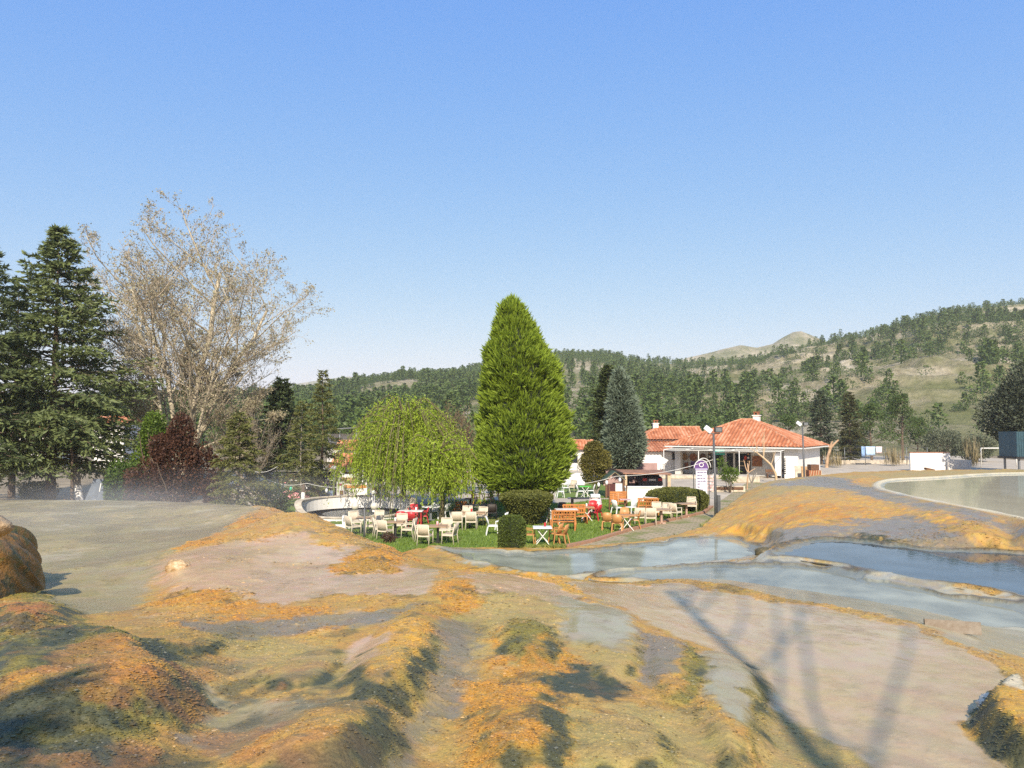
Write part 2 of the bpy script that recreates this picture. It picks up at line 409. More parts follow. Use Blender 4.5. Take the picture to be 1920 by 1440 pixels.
# mineral zones: colour class, outline, softness (share of depth)
CLS = {'tan':(.43,.25,.06),'ochre':(.49,.235,.035),'gold':(.53,.285,.045),'salmon':(.55,.345,.19),'greengrey':(.36,.295,.165),'dark':(.06,.066,.036),'moss':(.20,.165,.04),
 'mauve':(.50,.345,.18),'pale':(.41,.37,.26),'cream':(.62,.55,.40),'rust':(.34,.15,.045),'olive':(.39,.275,.09),'bed':(.17,.20,.19),'slate':(.23,.175,.105)}
LUMP = {'tan':.6,'ochre':.9,'gold':.7,'salmon':.22,'greengrey':.06,'dark':.8,'moss':1.,'mauve':.05,'pale':.06,'cream':.4,'rust':1.,'olive':.5,'bed':.02,'slate':.42}
ROUGH = {'tan':.42,'ochre':.45,'gold':.45,'salmon':.20,'greengrey':.16,'dark':.5,'moss':.65,'mauve':.15,'pale':.18,'cream':.65,'rust':.65,'olive':.55,'bed':.3,'slate':.2}
ZONES = [
 ('greengrey',.02,[(-300,930),(300,930),(450,940),(560,960),(520,985),(400,1012),(320,1040),(300,1075),(270,1110),(230,1145),(140,1150),(60,1100),(-300,1100)]),
 ('salmon',.02,[(300,1050),(420,1020),(560,1000),(640,1012),(720,1040),(760,1090),(740,1110),(600,1120),(420,1150),(300,1140)]),
 ('ochre',.015,[(260,1150),(300,1110),(380,1110),(520,1130),(640,1150),(700,1130),(720,1160),(600,1190),(420,1185),(300,1180)]),
 ('ochre',.012,[(320,1030),(420,995),(560,968),(640,985),(720,1020),(640,1022),(560,1012),(480,1015),(390,1022)]),
 ('gold',.012,[(500,985),(560,968),(640,988),(720,1024),(650,1030),(540,1015)]),
 ('salmon',.012,[(500,1008),(560,1003),(610,1018),(560,1024),(500,1024)]),
 ('ochre',.010,[(640,1050),(700,1030),(745,1028),(790,1056),(730,1075),(650,1080),(620,1065)]),
 ('salmon',.012,[(690,1085),(760,1060),(820,1070),(805,1110),(740,1115)]),
 ('salmon',.012,[(850,1066),(960,1076),(1060,1092),(1130,1120),(1080,1140),(960,1130),(880,1110)]),
 ('gold',.006,[(820,1060),(900,1066),(1000,1078),(1060,1090),(1150,1140),(1110,1136),(1040,1096),(940,1078),(860,1074)]),
 ('mauve',.010,[(1065,1090),(1250,1093),(1500,1135),(1700,1172),(1850,1238),(1905,1290),(1830,1380),(1900,1470),(1500,1470),(1440,1380),(1420,1290),(1330,1220),(1220,1170),(1140,1130)]),
 ('pale',.02,[(1040,1080),(1250,1062),(1450,1048),(1700,1088),(1960,1140),(2100,1260),(1960,1240),(1850,1225),(1700,1162),(1500,1128),(1250,1088)]),
 ('pale',.02,[(760,1020),(905,1034),(1050,1036),(1330,1000),(1420,1010),(1440,1040),(1250,1064),(1050,1080),(900,1062)]),
 ('slate',.02,[(1380,1015),(1500,985),(1700,985),(1960,1010),(1960,1050),(1700,1030),(1560,1005),(1450,1035)]),
 ('gold',.03,[(1300,1000),(1360,960),(1450,905),(1560,912),(1700,945),(1850,970),(1930,990),(1800,985),(1650,985),(1500,985),(1400,1000)]),
 ('ochre',.02,[(1380,985),(1500,945),(1640,955),(1600,975),(1480,980)]),
 ('olive',.02,[(1420,900),(1520,893),(1560,915),(1480,925),(1420,935)]),
 ('slate',.02,[(1450,905),(1530,893),(1590,897),(1640,915),(1800,955),(1930,985),(1930,1000),(1780,968),(1620,930),(1540,912),(1490,912)]),
 ('slate',.02,[(1590,975),(1700,968),(1800,985),(1760,1000),(1640,990)]),
 ('olive',.02,[(1560,895),(1700,884),(1900,878),(2100,878),(1930,892),(1760,899),(1640,902)]),
 ('gold',.01,[(1585,902),(1640,892),(1650,900),(1620,912)]),
 ('dark',.02,[(1430,1040),(1440,1028),(1500,1012),(1600,1000),(1720,1015),(1640,1018),(1540,1008),(1480,1024)]),
 ('olive',.02,[(840,1140),(920,1110),(1060,1130),(1160,1150),(1215,1200),(1180,1290),(1080,1300),(950,1250),(860,1220)]),
 ('greengrey',.02,[(1050,1120),(1180,1150),(1205,1200),(1160,1240),(1060,1200)]),
 ('slate',.02,[(840,1160),(900,1170),(900,1230),(870,1300),(800,1380),(720,1460),(660,1460),(740,1370),(800,1290)]),
 ('slate',.015,[(1210,1190),(1280,1215),(1290,1250),(1230,1290),(1190,1280)]),
 ('greengrey',.015,[(1320,1225),(1395,1250),(1425,1310),(1400,1390),(1340,1360),(1310,1290)]),
 ('ochre',.02,[(860,1280),(1000,1260),(1080,1330),(1060,1460),(860,1460)]),
 ('olive',.02,[(1060,1320),(1200,1330),(1300,1340),(1400,1420),(1380,1470),(1080,1470)]),
 ('moss',.012,[(1415,1270),(1445,1320),(1430,1410),(1395,1440),(1405,1340)]),
 ('moss',.012,[(1290,1215),(1325,1255),(1300,1330),(1270,1320),(1295,1260)]),
 ('moss',.012,[(960,1170),(1040,1185),(1040,1240),(1000,1250),(960,1220)]),
 ('ochre',.015,[(1040,1200),(1100,1260),(1000,1300),(920,1260),(940,1190),(980,1250)]),
 ('dark',.015,[(1080,1250),(1140,1280),(1200,1300),(1150,1320),(1040,1310),(1000,1280)]),
 ('olive',.02,[(1430,1330),(1500,1360),(1640,1440),(1660,1480),(1400,1480),(1420,1420)]),
 ('ochre',.015,[(830,1070),(870,1100),(910,1130),(860,1150),(820,1160),(810,1120)]),
 ('gold',.015,[(740,1150),(800,1130),(812,1190),(800,1250),(750,1310),(680,1330),(640,1290),(690,1220)]),
 ('salmon',.015,[(620,1230),(690,1190),(730,1200),(690,1250),(620,1290)]),
 ('olive',.02,[(400,1190),(560,1200),(650,1230),(640,1290),(560,1300),(440,1260)]),
 ('slate',.02,[(300,1170),(460,1165),(640,1150),(780,1130),(740,1165),(600,1185),(440,1200)]),
 ('greengrey',.02,[(350,1260),(420,1300),(560,1310),(640,1310),(500,1360),(380,1360)]),
 ('slate',.02,[(330,1380),(460,1350),(560,1320),(520,1390),(420,1430)]),
 ('ochre',.02,[(400,1440),(520,1380),(640,1340),(730,1340),(690,1410),(600,1470),(420,1480)]),
 ('moss',.03,[(-300,1180),(100,1180),(300,1225),(355,1290),(340,1360),(200,1390),(-300,1390)]),
 ('ochre',.03,[(200,1250),(310,1240),(350,1300),(330,1350),(220,1330)]),
 ('ochre',.03,[(-50,1330),(80,1300),(160,1340),(100,1380),(-50,1380)]),
 ('dark',.03,[(-300,1380),(100,1370),(260,1395),(330,1440),(260,1500),(-300,1500)]),
 ('dark',.03,[(60,1210),(130,1215),(130,1290),(70,1290)]),
 ('rust',.02,[(-50,1130),(60,1140),(120,1160),(60,1190),(-50,1190)]),
 ('moss',.02,[(40,1100),(110,1115),(140,1150),(90,1150),(0,1120)]),
 ('cream',.008,[(1868,1345),(1885,1312),(1905,1318),(1918,1360),(1890,1370)]),
 ('gold',.01,[(1822,1365),(1860,1340),(1925,1365),(1990,1370),(1990,1470),(1905,1448)]),
]
def paint(x, y, z):
    n = x.shape; base = np.array(CLS['tan']); colr = np.zeros(n + (3,)) + base
    lump = np.full(n, .62); rough = np.full(n, .6)
    sc = np.maximum(y, 4.)
    f1 = fbm(x * 1.1, y * .9, 4, 41); f2 = fbm(x * 1.1 + 31, y * .9, 4, 43)
    f3 = fbm3(x * 5.5, y * 5, z * 5.5, 3, 47); f4 = fbm3(x * 5.5 + 9, y * 5, z * 5.5, 3, 49); fz = fbm3(x * 8, y * 7.5, z * 8, 3, 77, .65)
    wx, wy = x + f1 * .018 * sc + f3 * .016 * sc, y + f2 * .035 * sc + f4 * .03 * sc
    for c, soft, P in ZONES:
        Pw = np.array([hit(a, b) if b > 905 or a < 1400 else at_z(a, b, 1.72) for a, b in P])
        m = (np.abs(x - Pw[:, 0].mean()) < np.ptp(Pw[:, 0]) + 3) & (np.abs(y - Pw[:, 1].mean()) < np.ptp(Pw[:, 1]) + 3)
        if not m.any(): continue
        ws = soft * sc[m] * .7
        k = sstep(1, -1, poly_sd(wx[m], wy[m], Pw) / ws + .9 * fz[m])
        colr[m] = colr[m] * (1 - k)[:, None] + np.array(CLS[c]) * k[:, None]
        lump[m] = lump[m] * (1 - k) + LUMP[c] * k; rough[m] = rough[m] * (1 - k) + ROUGH[c] * k
    # growth that breaks the zones up: algae films, moss crusts and pale mineral in patches and in flow streaks
    def over(c, mask, lk=None):
        nonlocal colr, lump, rough
        colr = colr * (1 - mask)[..., None] + np.array(CLS[c]) * mask[..., None]
        lump = lump * (1 - mask * .8) + LUMP[c] * mask * .8; rough = rough * (1 - mask) + ROUGH[c] * mask
    gritty = np.clip(lump, 0, 1)
    a = fbm(x * .8 + 9, y * .55, 5, 101); b = fbm3(x * 2.3, y * 1.9 + 4, z * 2.3, 3, 103); c_ = fbm3(x * 6, y * 5.4, z * 6, 3, 107)
    d_ = fbm3(x * 13, y * 12, z * 13, 2, 109, .65)
    over('moss', sstep(.08, .30, a + .35 * b + .15 * d_) * (.06 + .36 * gritty) * (y < 24))
    over('dark', sstep(.16, .40, b * .9 + .3 * c_ + .15 * d_) * (.10 + .62 * gritty) * (y < 30))
    over('olive', sstep(.15, .45, -a + .25 * c_ + .12 * d_) * (.18 + .3 * gritty))
    over('rust', sstep(.22, .5, -b + .5 * c_ + .3 * d_) * .2 * gritty)
    over('slate', sstep(.25, .5, fbm(x * 1.4 + 70, y * .8, 4, 113) + .3 * c_ + .3 * d_) * .2)
    over('cream', sstep(.38, .6, c_ - .3 * a + .4 * d_) * .16)
    over('gold', sstep(.15, .4, .3 * d_ + c_ * .6 + .3 * b) * .6 * gritty)
    # algae hang on the steep lobe edges; shade is painted in with them for relief
    st_ = fbm3(x * 9, y * 8, z * 4, 2, 119, .65)
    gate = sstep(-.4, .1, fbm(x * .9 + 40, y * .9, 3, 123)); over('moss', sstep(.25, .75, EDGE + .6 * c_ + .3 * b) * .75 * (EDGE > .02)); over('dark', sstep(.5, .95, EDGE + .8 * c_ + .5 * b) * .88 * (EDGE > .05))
    corner = sstep(7.6, 5.6, y + .35 * x + 1.2 * a) * sstep(-.6, -2.0, x); over('dark', corner * sstep(-.1, .3, b + .5 * c_) * .6); over('rust', corner * sstep(.0, .3, -b + .4 * c_) * .5)  # near corner: darker patches, with rusty ones between
    s2 = fbm(x * .9 + 7, y * .6, 4, 129, .6); flat_ = (1 - np.clip(lump * 2, 0, 1)) * (y < 30); over('olive', flat_ * sstep(-.1, .3, s2 + .2 * c_) * np.where(x < -1.5, .5, .2)); over('moss', flat_ * sstep(.2, .45, s2 + .3 * b) * np.where(x < -1.5, .45, .0)); over('slate', flat_ * sstep(.1, .4, -s2 + .3 * c_) * .22 * (x < 1))
    # darker run-off streaks in the pale sheets
    far_ = sstep(13, 17, y); s1 = fbm(x * .5 - y * .1, y * .55, 5, 127, .6); over('slate', far_ * sstep(.05, .3, s1) * (1 - np.clip(lump * 2, 0, 1)) * .6); over('cream', far_ * sstep(.18, .4, -s1) * (1 - np.clip(lump * 2, 0, 1)) * .35)
    return colr, lump, rough
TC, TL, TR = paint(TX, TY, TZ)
# lumps: crusts are knobbly where the mineral is dry, smooth under flowing film
_g = np.clip(TL, 0, 1)
_far = np.clip(TY / 12., .7, 2.2)
TZ = TZ + _g * (_far * .030 * fbm(TX * 1.4, TY * 1.2, 3, 201) + .022 * fbm(TX * 4.0, TY * 4.0, 2, 203) + .016 * np.abs(fbm(TX * 8, TY * 8, 2, 207)) * 1.3 - .030 * np.abs(fbm(TX * 2.3 + 5, TY * 1.9, 2, 208))) \
     + .012 * fbm(TX * 2, TY * 1.2, 3, 211) * (1 - _g)
_ku, _kv = TX / (TY + 6) * 150, np.log(TY + 6) * 150
_wu, _wv = .8 * fbm(_ku * .35, _kv * .35, 2, 221), .8 * fbm(_ku * .35 + 9, _kv * .35, 2, 223)
GRAIN, GRND = domes(_ku + _wu, _kv + _wv, 231); GR2, _r2 = domes(_ku * .42 + _wu, _kv * .42 + _wv, 233)
_patch = sstep(-.25, .35, fbm(TX * 1.1, TY * .9, 3, 241) + .5 * (_g - .5))          # grains gather in crusty patches
_gs = np.clip((TY + 6) / 13., .8, 3.)
TZ = TZ + _gs * _g * (.15 + .85 * _patch) * (.012 * GRAIN * (.2 + GRND) + .020 * GR2 * (.1 + _r2 ** 2))
_cv = 1 + _g * _patch * ((GRND - .5) * .16 + (GRAIN - .6) * .14); TC = TC * _cv[..., None]
TZ, TWET = pool_carve(TX, TY, TZ)
_k2 = TWET[..., None]; TC = TC * (1 - .75 * _k2) + np.array(CLS['bed']) * .75 * _k2
for _n, _lv, _P in POOLW[:3]:   # dark wet line where sheet water meets the crust
    _sd = poly_sd(TX, TY, _P) + .55 * fbm(TX * 1.3, TY * .8, 4, 27); _m = sstep(.16, .02, np.abs(_sd - .10)) * sstep(-.35, .1, fbm(TX * .6, TY * .6, 3, 131) + (.25 if _n == 'upper_pool' else 0)) * .85
    TC = TC * (1 - _m[..., None]) + np.array((.10, .075, .035)) * _m[..., None]
_big = sstep(.2, -.1, poly_sd(TX, TY, POOLW[3][2])); TC = TC * (1 - _big[..., None]) + np.array((.36, .35, .26)) * _big[..., None]
_rim = sstep(.3, .05, np.abs(poly_sd(TX, TY, POOLW[3][2]) - .13)) * .9; TC = TC * (1 - _rim[..., None]) + np.array(CLS['cream']) * _rim[..., None]
TR = TR * (1 - TWET) + .35 * TWET

def terrace_mat():
    m, t, b = mat_new('travertine'); N = t.nodes; L = t.links
    a = N.new('ShaderNodeAttribute'); a.attribute_name = 'mineral'
    r = N.new('ShaderNodeAttribute'); r.attribute_name = 'film'
    lu = N.new('ShaderNodeAttribute'); lu.attribute_name = 'crust'
    tc = N.new('ShaderNodeTexCoord')
    n1 = N.new('ShaderNodeTexNoise'); n1.inputs['Scale'].default_value = 7; n1.inputs['Detail'].default_value = 8; n1.inputs['Roughness'].default_value = .74
    L.new(tc.outputs['Object'], n1.inputs['Vector'])
    n2 = N.new('ShaderNodeTexNoise'); n2.inputs['Scale'].default_value = 60; n2.inputs['Detail'].default_value = 6; n2.inputs['Roughness'].default_value = .7
    L.new(tc.outputs['Object'], n2.inputs['Vector'])
    hs = N.new('ShaderNodeHueSaturation')
    mr = N.new('ShaderNodeMapRange'); mr.inputs[1].default_value = .28; mr.inputs[2].default_value = .72; mr.inputs[3].default_value = .90; mr.inputs[4].default_value = 1.09
    L.new(n1.outputs['Fac'], mr.inputs[0])
    mr2 = N.new('ShaderNodeMapRange'); mr2.inputs[1].default_value = .3; mr2.inputs[2].default_value = .7; mr2.inputs[3].default_value = .62; mr2.inputs[4].default_value = 1.36
    L.new(n2.outputs['Fac'], mr2.inputs[0])
    mm = N.new('ShaderNodeMath'); mm.operation = 'MULTIPLY'; L.new(mr.outputs[0], mm.inputs[0]); L.new(mr2.outputs[0], mm.inputs[1])
    # films vary less than crusts
    mv = N.new('ShaderNodeMix'); mv.data_type = 'FLOAT'; mv.inputs[2].default_value = 1.0
    lm = N.new('ShaderNodeMapRange'); lm.inputs[3].default_value = .28; lm.inputs[4].default_value = 1.0; L.new(lu.outputs['Fac'], lm.inputs[0])
    L.new(lm.outputs[0], mv.inputs[0]); L.new(mm.outputs[0], mv.inputs[3])
    L.new(a.outputs['Color'], hs.inputs['Color']); L.new(mv.outputs[0], hs.inputs['Value'])
    n3 = N.new('ShaderNodeTexNoise'); n3.inputs['Scale'].default_value = 3.1; n3.inputs['Detail'].default_value = 5
    L.new(tc.outputs['Object'], n3.inputs['Vector'])
    mh = N.new('ShaderNodeMapRange'); mh.inputs[1].default_value = .3; mh.inputs[2].default_value = .7; mh.inputs[3].default_value = .488; mh.inputs[4].default_value = .516
    L.new(n3.outputs['Fac'], mh.inputs[0]); L.new(mh.outputs[0], hs.inputs['Hue'])
    # dark algae specks and pits in the crust
    n5 = N.new('ShaderNodeTexNoise'); n5.inputs['Scale'].default_value = 15; n5.inputs['Detail'].default_value = 5; n5.inputs['Roughness'].default_value = .7; L.new(tc.outputs['Object'], n5.inputs['Vector'])
    s5 = N.new('ShaderNodeMapRange'); s5.interpolation_type = 'SMOOTHSTEP'; s5.inputs[1].default_value = .56; s5.inputs[2].default_value = .68; s5.inputs[4].default_value = .62; L.new(n5.outputs['Fac'], s5.inputs[0])
    l5 = N.new('ShaderNodeMath'); l5.operation = 'MULTIPLY'; L.new(s5.outputs[0], l5.inputs[0]); L.new(lu.outputs['Fac'], l5.inputs[1])
    x5 = N.new('ShaderNodeMix'); x5.data_type = 'RGBA'; x5.inputs[7].default_value = (.075,.07,.03,1); L.new(l5.outputs[0], x5.inputs[0]); L.new(hs.outputs[0], x5.inputs[6])
    L.new(x5.outputs[2], b.inputs['Base Color'])
    L.new(r.outputs['Fac'], b.inputs['Roughness'])
    b.inputs['Specular IOR Level'].default_value = .5
    # grain: strong on crust, fine ripples on film
    mpw = N.new('ShaderNodeMapping'); mpw.inputs['Scale'].default_value = (5, 11, 5); L.new(tc.outputs['Object'], mpw.inputs[0])
    rw = N.new('ShaderNodeTexNoise'); rw.inputs['Scale'].default_value = 1.6; rw.inputs['Detail'].default_value = 4; L.new(mpw.outputs[0], rw.inputs['Vector'])
    vo = N.new('ShaderNodeTexVoronoi'); vo.inputs['Scale'].default_value = 20; L.new(tc.outputs['Object'], vo.inputs['Vector'])
    ad = N.new('ShaderNodeMath'); ad.operation = 'ADD'; L.new(n2.outputs['Fac'], ad.inputs[0]); L.new(vo.outputs['Distance'], ad.inputs[1])
    ad2 = N.new('ShaderNodeMath'); ad2.operation = 'ADD'; L.new(ad.outputs[0], ad2.inputs[0]); L.new(n1.outputs['Fac'], ad2.inputs[1])
    hm = N.new('ShaderNodeMix'); hm.data_type = 'FLOAT'; L.new(lu.outputs['Fac'], hm.inputs[0]); 
    rs = N.new('ShaderNodeMath'); rs.operation = 'MULTIPLY'; rs.inputs[1].default_value = .10; L.new(rw.outputs['Fac'], rs.inputs[0])
    L.new(rs.outputs[0], hm.inputs[2]); L.new(ad2.outputs[0], hm.inputs[3])
    bp = N.new('ShaderNodeBump'); bp.inputs['Strength'].default_value = .9; bp.inputs['Distance'].default_value = .011
    L.new(hm.outputs[0], bp.inputs['Height']); L.new(bp.outputs[0], b.inputs['Normal'])
    return m
_idx = np.arange(NU * NV).reshape(NV, NU)
_fc = np.stack([_idx[:-1, :-1], _idx[:-1, 1:], _idx[1:, 1:], _idx[1:, :-1]], -1).reshape(-1, 4)
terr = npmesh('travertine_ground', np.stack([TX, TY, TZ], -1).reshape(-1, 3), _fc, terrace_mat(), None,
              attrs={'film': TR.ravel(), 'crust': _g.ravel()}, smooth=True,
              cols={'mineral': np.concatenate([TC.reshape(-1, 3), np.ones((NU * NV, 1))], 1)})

# knobs of mineral crust that stand up from the flow
def nodules(n, label):
    wgt = (np.clip(_g - .28, 0, 1) * (.12 + _patch) * (TY < 27) * (TY > 3) * (TWET < .05) * (np.abs(TX) < TY * .8 + 1) * (TY + 6) ** 1.1 / np.clip(TY, 4, 30) ** 1.0).ravel(); cum = np.cumsum(wgt); idx = np.searchsorted(cum, RNG.random(n) * cum[-1])
    x, y, z = TX.ravel()[idx], TY.ravel()[idx], TZ.ravel()[idx]; c = TC.reshape(-1, 3)[idx]
    x = x + RNG.normal(0, .01, n); r = (.004 + .010 * RNG.random(n) ** 2.5) * np.clip((y + 3) / 10., .8, 2.4)
    I = np.array([(1,0,-.1),(.5,.87,0),(-.5,.87,-.1),(-1,0,0),(-.5,-.87,-.1),(.5,-.87,0),(.1,.1,1.)])
    Fq = np.array([(k, (k + 1) % 6, 6) for k in range(6)])
    a = RNG.uniform(0, 6.28, n); V = I[None] * (1 + RNG.normal(0, .25, (n, 7, 1))); co, si = np.cos(a)[:, None], np.sin(a)[:, None]
    V = np.stack([V[..., 0] * co - V[..., 1] * si, V[..., 0] * si + V[..., 1] * co, V[..., 2] * .55], -1) * r[:, None, None] * np.stack([1.0 + .9 * RNG.random(n), 1.0 + .6 * RNG.random(n), .8 + .5 * RNG.random(n)], 1)[:, None]
    V = V + np.stack([x, y, z - r * .05], 1)[:, None]; Fs = (Fq[None] + (np.arange(n) * 7)[:, None, None]).reshape(-1, 3)
    t_ = RNG.random(n)[:, None]; c = np.clip(c * (.80 + .38 * RNG.random(n)[:, None]) + np.where(t_ > .96, .08, 0), 0, .8); c = np.where((t_ < .09), c * .45, c)
    m, t, b = mat_new('crust_knob'); at = t.nodes.new('ShaderNodeAttribute'); at.attribute_name = 'mineral'; t.links.new(at.outputs['Color'], b.inputs['Base Color']); b.inputs['Roughness'].default_value = .42; b.inputs['Specular IOR Level'].default_value = .4
    o = npmesh('crust_knobs', V.reshape(-1, 3), Fs, m, cols={'mineral': np.concatenate([np.repeat(c, 7, 0), np.ones((n * 7, 1))], 1)})
    return tag(o, label, None, None, 'stuff')
nodules(170000, 'small knobs of ochre mineral crust')
tag(terr, 'ochre and grey travertine terrace wet with thermal water', None, None, 'structure')

def water_mat(name, tint, rough, ripple, opac, bscale=7.0):
    """thin mineral water: a glossy surface over a cloudy body"""
    m, t, b = mat_new(name); N = t.nodes; L = t.links
    tc = N.new('ShaderNodeTexCoord'); mp = N.new('ShaderNodeMapping'); mp.inputs['Scale'].default_value = (1.0, .55, 1); L.new(tc.outputs['Object'], mp.inputs[0])
    no = N.new('ShaderNodeTexNoise'); no.inputs['Scale'].default_value = bscale; no.inputs['Detail'].default_value = 3; L.new(mp.outputs[0], no.inputs['Vector'])
    bp = N.new('ShaderNodeBump'); bp.inputs['Strength'].default_value = ripple; bp.inputs['Distance'].default_value = .01
    L.new(no.outputs['Fac'], bp.inputs['Height']); L.new(bp.outputs[0], b.inputs['Normal'])
    n2 = N.new('ShaderNodeTexNoise'); n2.inputs['Scale'].default_value = .9; n2.inputs['Detail'].default_value = 6; L.new(tc.outputs['Object'], n2.inputs['Vector'])
    cr = N.new('ShaderNodeValToRGB'); c = np.array(tint)
    cr.color_ramp.elements[0].position = .38; cr.color_ramp.elements[0].color = (*(c * (.94 if name == 'pool_water' else .72)), 1); cr.color_ramp.elements[1].position = .66; cr.color_ramp.elements[1].color = (*(c * (1.05 if name == 'pool_water' else 1.2)), 1)
    L.new(n2.outputs['Fac'], cr.inputs[0]); L.new(cr.outputs[0], b.inputs['Base Color'])
    b.inputs['Roughness'].default_value = rough; b.inputs['IOR'].default_value = 1.33; b.inputs['Specular IOR Level'].default_value = .5
    b.inputs['Alpha'].default_value = opac
    if name == 'pool_water': b.inputs['Specular IOR Level'].default_value = .26
    return m
for (n, lv, P), wm in zip(POOLW, (water_mat('lower_water', (.42,.44,.36), .07, .14, .80), water_mat('middle_water', (.40,.40,.31), .08, .2, .75),
                                  water_mat('upper_water', (.06,.09,.12), .04, .12, .92), water_mat('pool_water', (.60,.54,.40), .05, .015, .97, 3.0))):
    _c0 = P[:, :2].mean(0); _tn = np.roll(P, -1, 0)[:, :2] - np.roll(P, 1, 0)[:, :2]; _nn = np.stack([_tn[:, 1], -_tn[:, 0]], 1) / (np.linalg.norm(_tn, axis=1)[:, None] + 1e-9); _nn *= np.sign(((P[:, :2] + _nn * .05)[:, 0] * 0 + poly_sd((P[:, 0] + _nn[:, 0] * .05), (P[:, 1] + _nn[:, 1] * .05), P)))[:, None]
    _Q = P[:, :2] + _nn * (.30 if n != 'big_pool' else .08); b_ = MB(); b_.add([(x, y, lv) for x, y in _Q], [tuple(range(len(P)))])
    o = b_.build('water', wm); tag(o, {'lower_pool':'shallow blue grey water sheet beside the lawn','middle_pool':'pale green grey water terrace behind the mauve sheet','upper_pool':'deep blue water pool reflecting the sky','big_pool':'still pale pond beside the white wall'}[n], None, None, 'structure')
# ------------------------------------------------------------------ valley floor, lawn, paths
def sheet(name, P, z, mat, kind='structure', label=None):
    b = MB(); b.add([(float(p[0]), float(p[1]), z) for p in P], [tuple(range(len(P)))])
    return tag(b.build(name, mat), label, None, None, kind)
def px0(P, z=0.0): return [at_z(a, b, z) for a, b in P]
M_soil = simple('soil', (.27,.21,.13), .95, .3, .35, .6, bscale=3)
sheet('ground', [(-2500,-700),(2500,-700),(2500,3200),(-2500,3200)], -.02, M_soil, label='dusty valley ground')
def grass_mat(name, c1, c2, c3):
    m, t, b = mat_new(name); N = t.nodes; L = t.links; tc = N.new('ShaderNodeTexCoord')
    a = N.new('ShaderNodeTexNoise'); a.inputs['Scale'].default_value = .55; a.inputs['Detail'].default_value = 7; a.inputs['Roughness'].default_value = .7
    f = N.new('ShaderNodeTexNoise'); f.inputs['Scale'].default_value = 14; f.inputs['Detail'].default_value = 5
    L.new(tc.outputs['Object'], a.inputs['Vector']); L.new(tc.outputs['Object'], f.inputs['Vector'])
    cr = N.new('ShaderNodeValToRGB'); e = cr.color_ramp.elements; e[0].position = .33; e[0].color = (*c1, 1); e[1].position = .72; e[1].color = (*c3, 1)
    n = e.new(.58); n.color = (*c2, 1); L.new(a.outputs['Fac'], cr.inputs[0])
    mx = N.new('ShaderNodeMix'); mx.data_type = 'RGBA'; mx.blend_type = 'MULTIPLY'; mx.inputs[0].default_value = .6
    c2r = N.new('ShaderNodeValToRGB'); c2r.color_ramp.elements[0].position = .3; c2r.color_ramp.elements[0].color = (.45,.45,.45,1); c2r.color_ramp.elements[1].position = .7; c2r.color_ramp.elements[1].color = (1.2,1.2,1.1,1)
    L.new(f.outputs['Fac'], c2r.inputs[0]); L.new(cr.outputs[0], mx.inputs[6]); L.new(c2r.outputs[0], mx.inputs[7]); L.new(mx.outputs[2], b.inputs['Base Color'])
    b.inputs['Roughness'].default_value = .9
    bp = N.new('ShaderNodeBump'); bp.inputs['Strength'].default_value = .8; bp.inputs['Distance'].default_value = .05; L.new(f.outputs['Fac'], bp.inputs['Height']); L.new(bp.outputs[0], b.inputs['Normal'])
    return m
M_lawn = grass_mat('lawn', (.115,.19,.028), (.16,.235,.04), (.30,.25,.11))
M_pave = simple('paving_stone', (.48,.41,.325), .85, .12, .5, .3, bscale=9)
# concrete yard that fills the middle and far side of the valley floor
sheet('yard_pavement', [(-14,42),(14.5,39.5),(22,44),(70,60),(80,150),(-10,135),(-30,75)], -.008, M_pave, label='pale paved yard round the shop')
LAWN = [(560,1012),(640,1030),(780,1045),(905,1045),(1010,1034),(1060,1026),(1110,1015),(1180,994),(1250,977),(1318,961),(1332,950),(1300,938),(1200,934),(1120,937),(1075,943),(1040,944),(930,938),(850,938),(790,948),(745,962),(640,972),(600,985)]
lawn_w = px0(LAWN)
sheet('lawn', lawn_w, .0, M_lawn, label='green lawn of the tea garden')
sheet('lawn', px0([(1042,934),(1148,934),(1150,909),(1105,903),(1040,903)]), .0, M_lawn, label='far lawn strip under the green table')
sheet('lawn', px0([(520,968),(600,962),(640,940),(560,935),(500,940)]), .0, M_lawn, label='grass strip beside the fountain')
sheet('soil_bed', px0([(900,984),(1060,984),(1080,965),(1010,955),(900,962)]), .004, simple('bare_soil', (.40,.28,.17), .95, .25, 1.2, .5), label='worn soil under the bowl hedge')
sheet('pavement', px0([(690,962),(930,960),(930,935),(700,938)], .0), .008, simple('shaded_paving', (.30,.27,.235), .9, .2, .8, .3), label='grey paving under the willow')
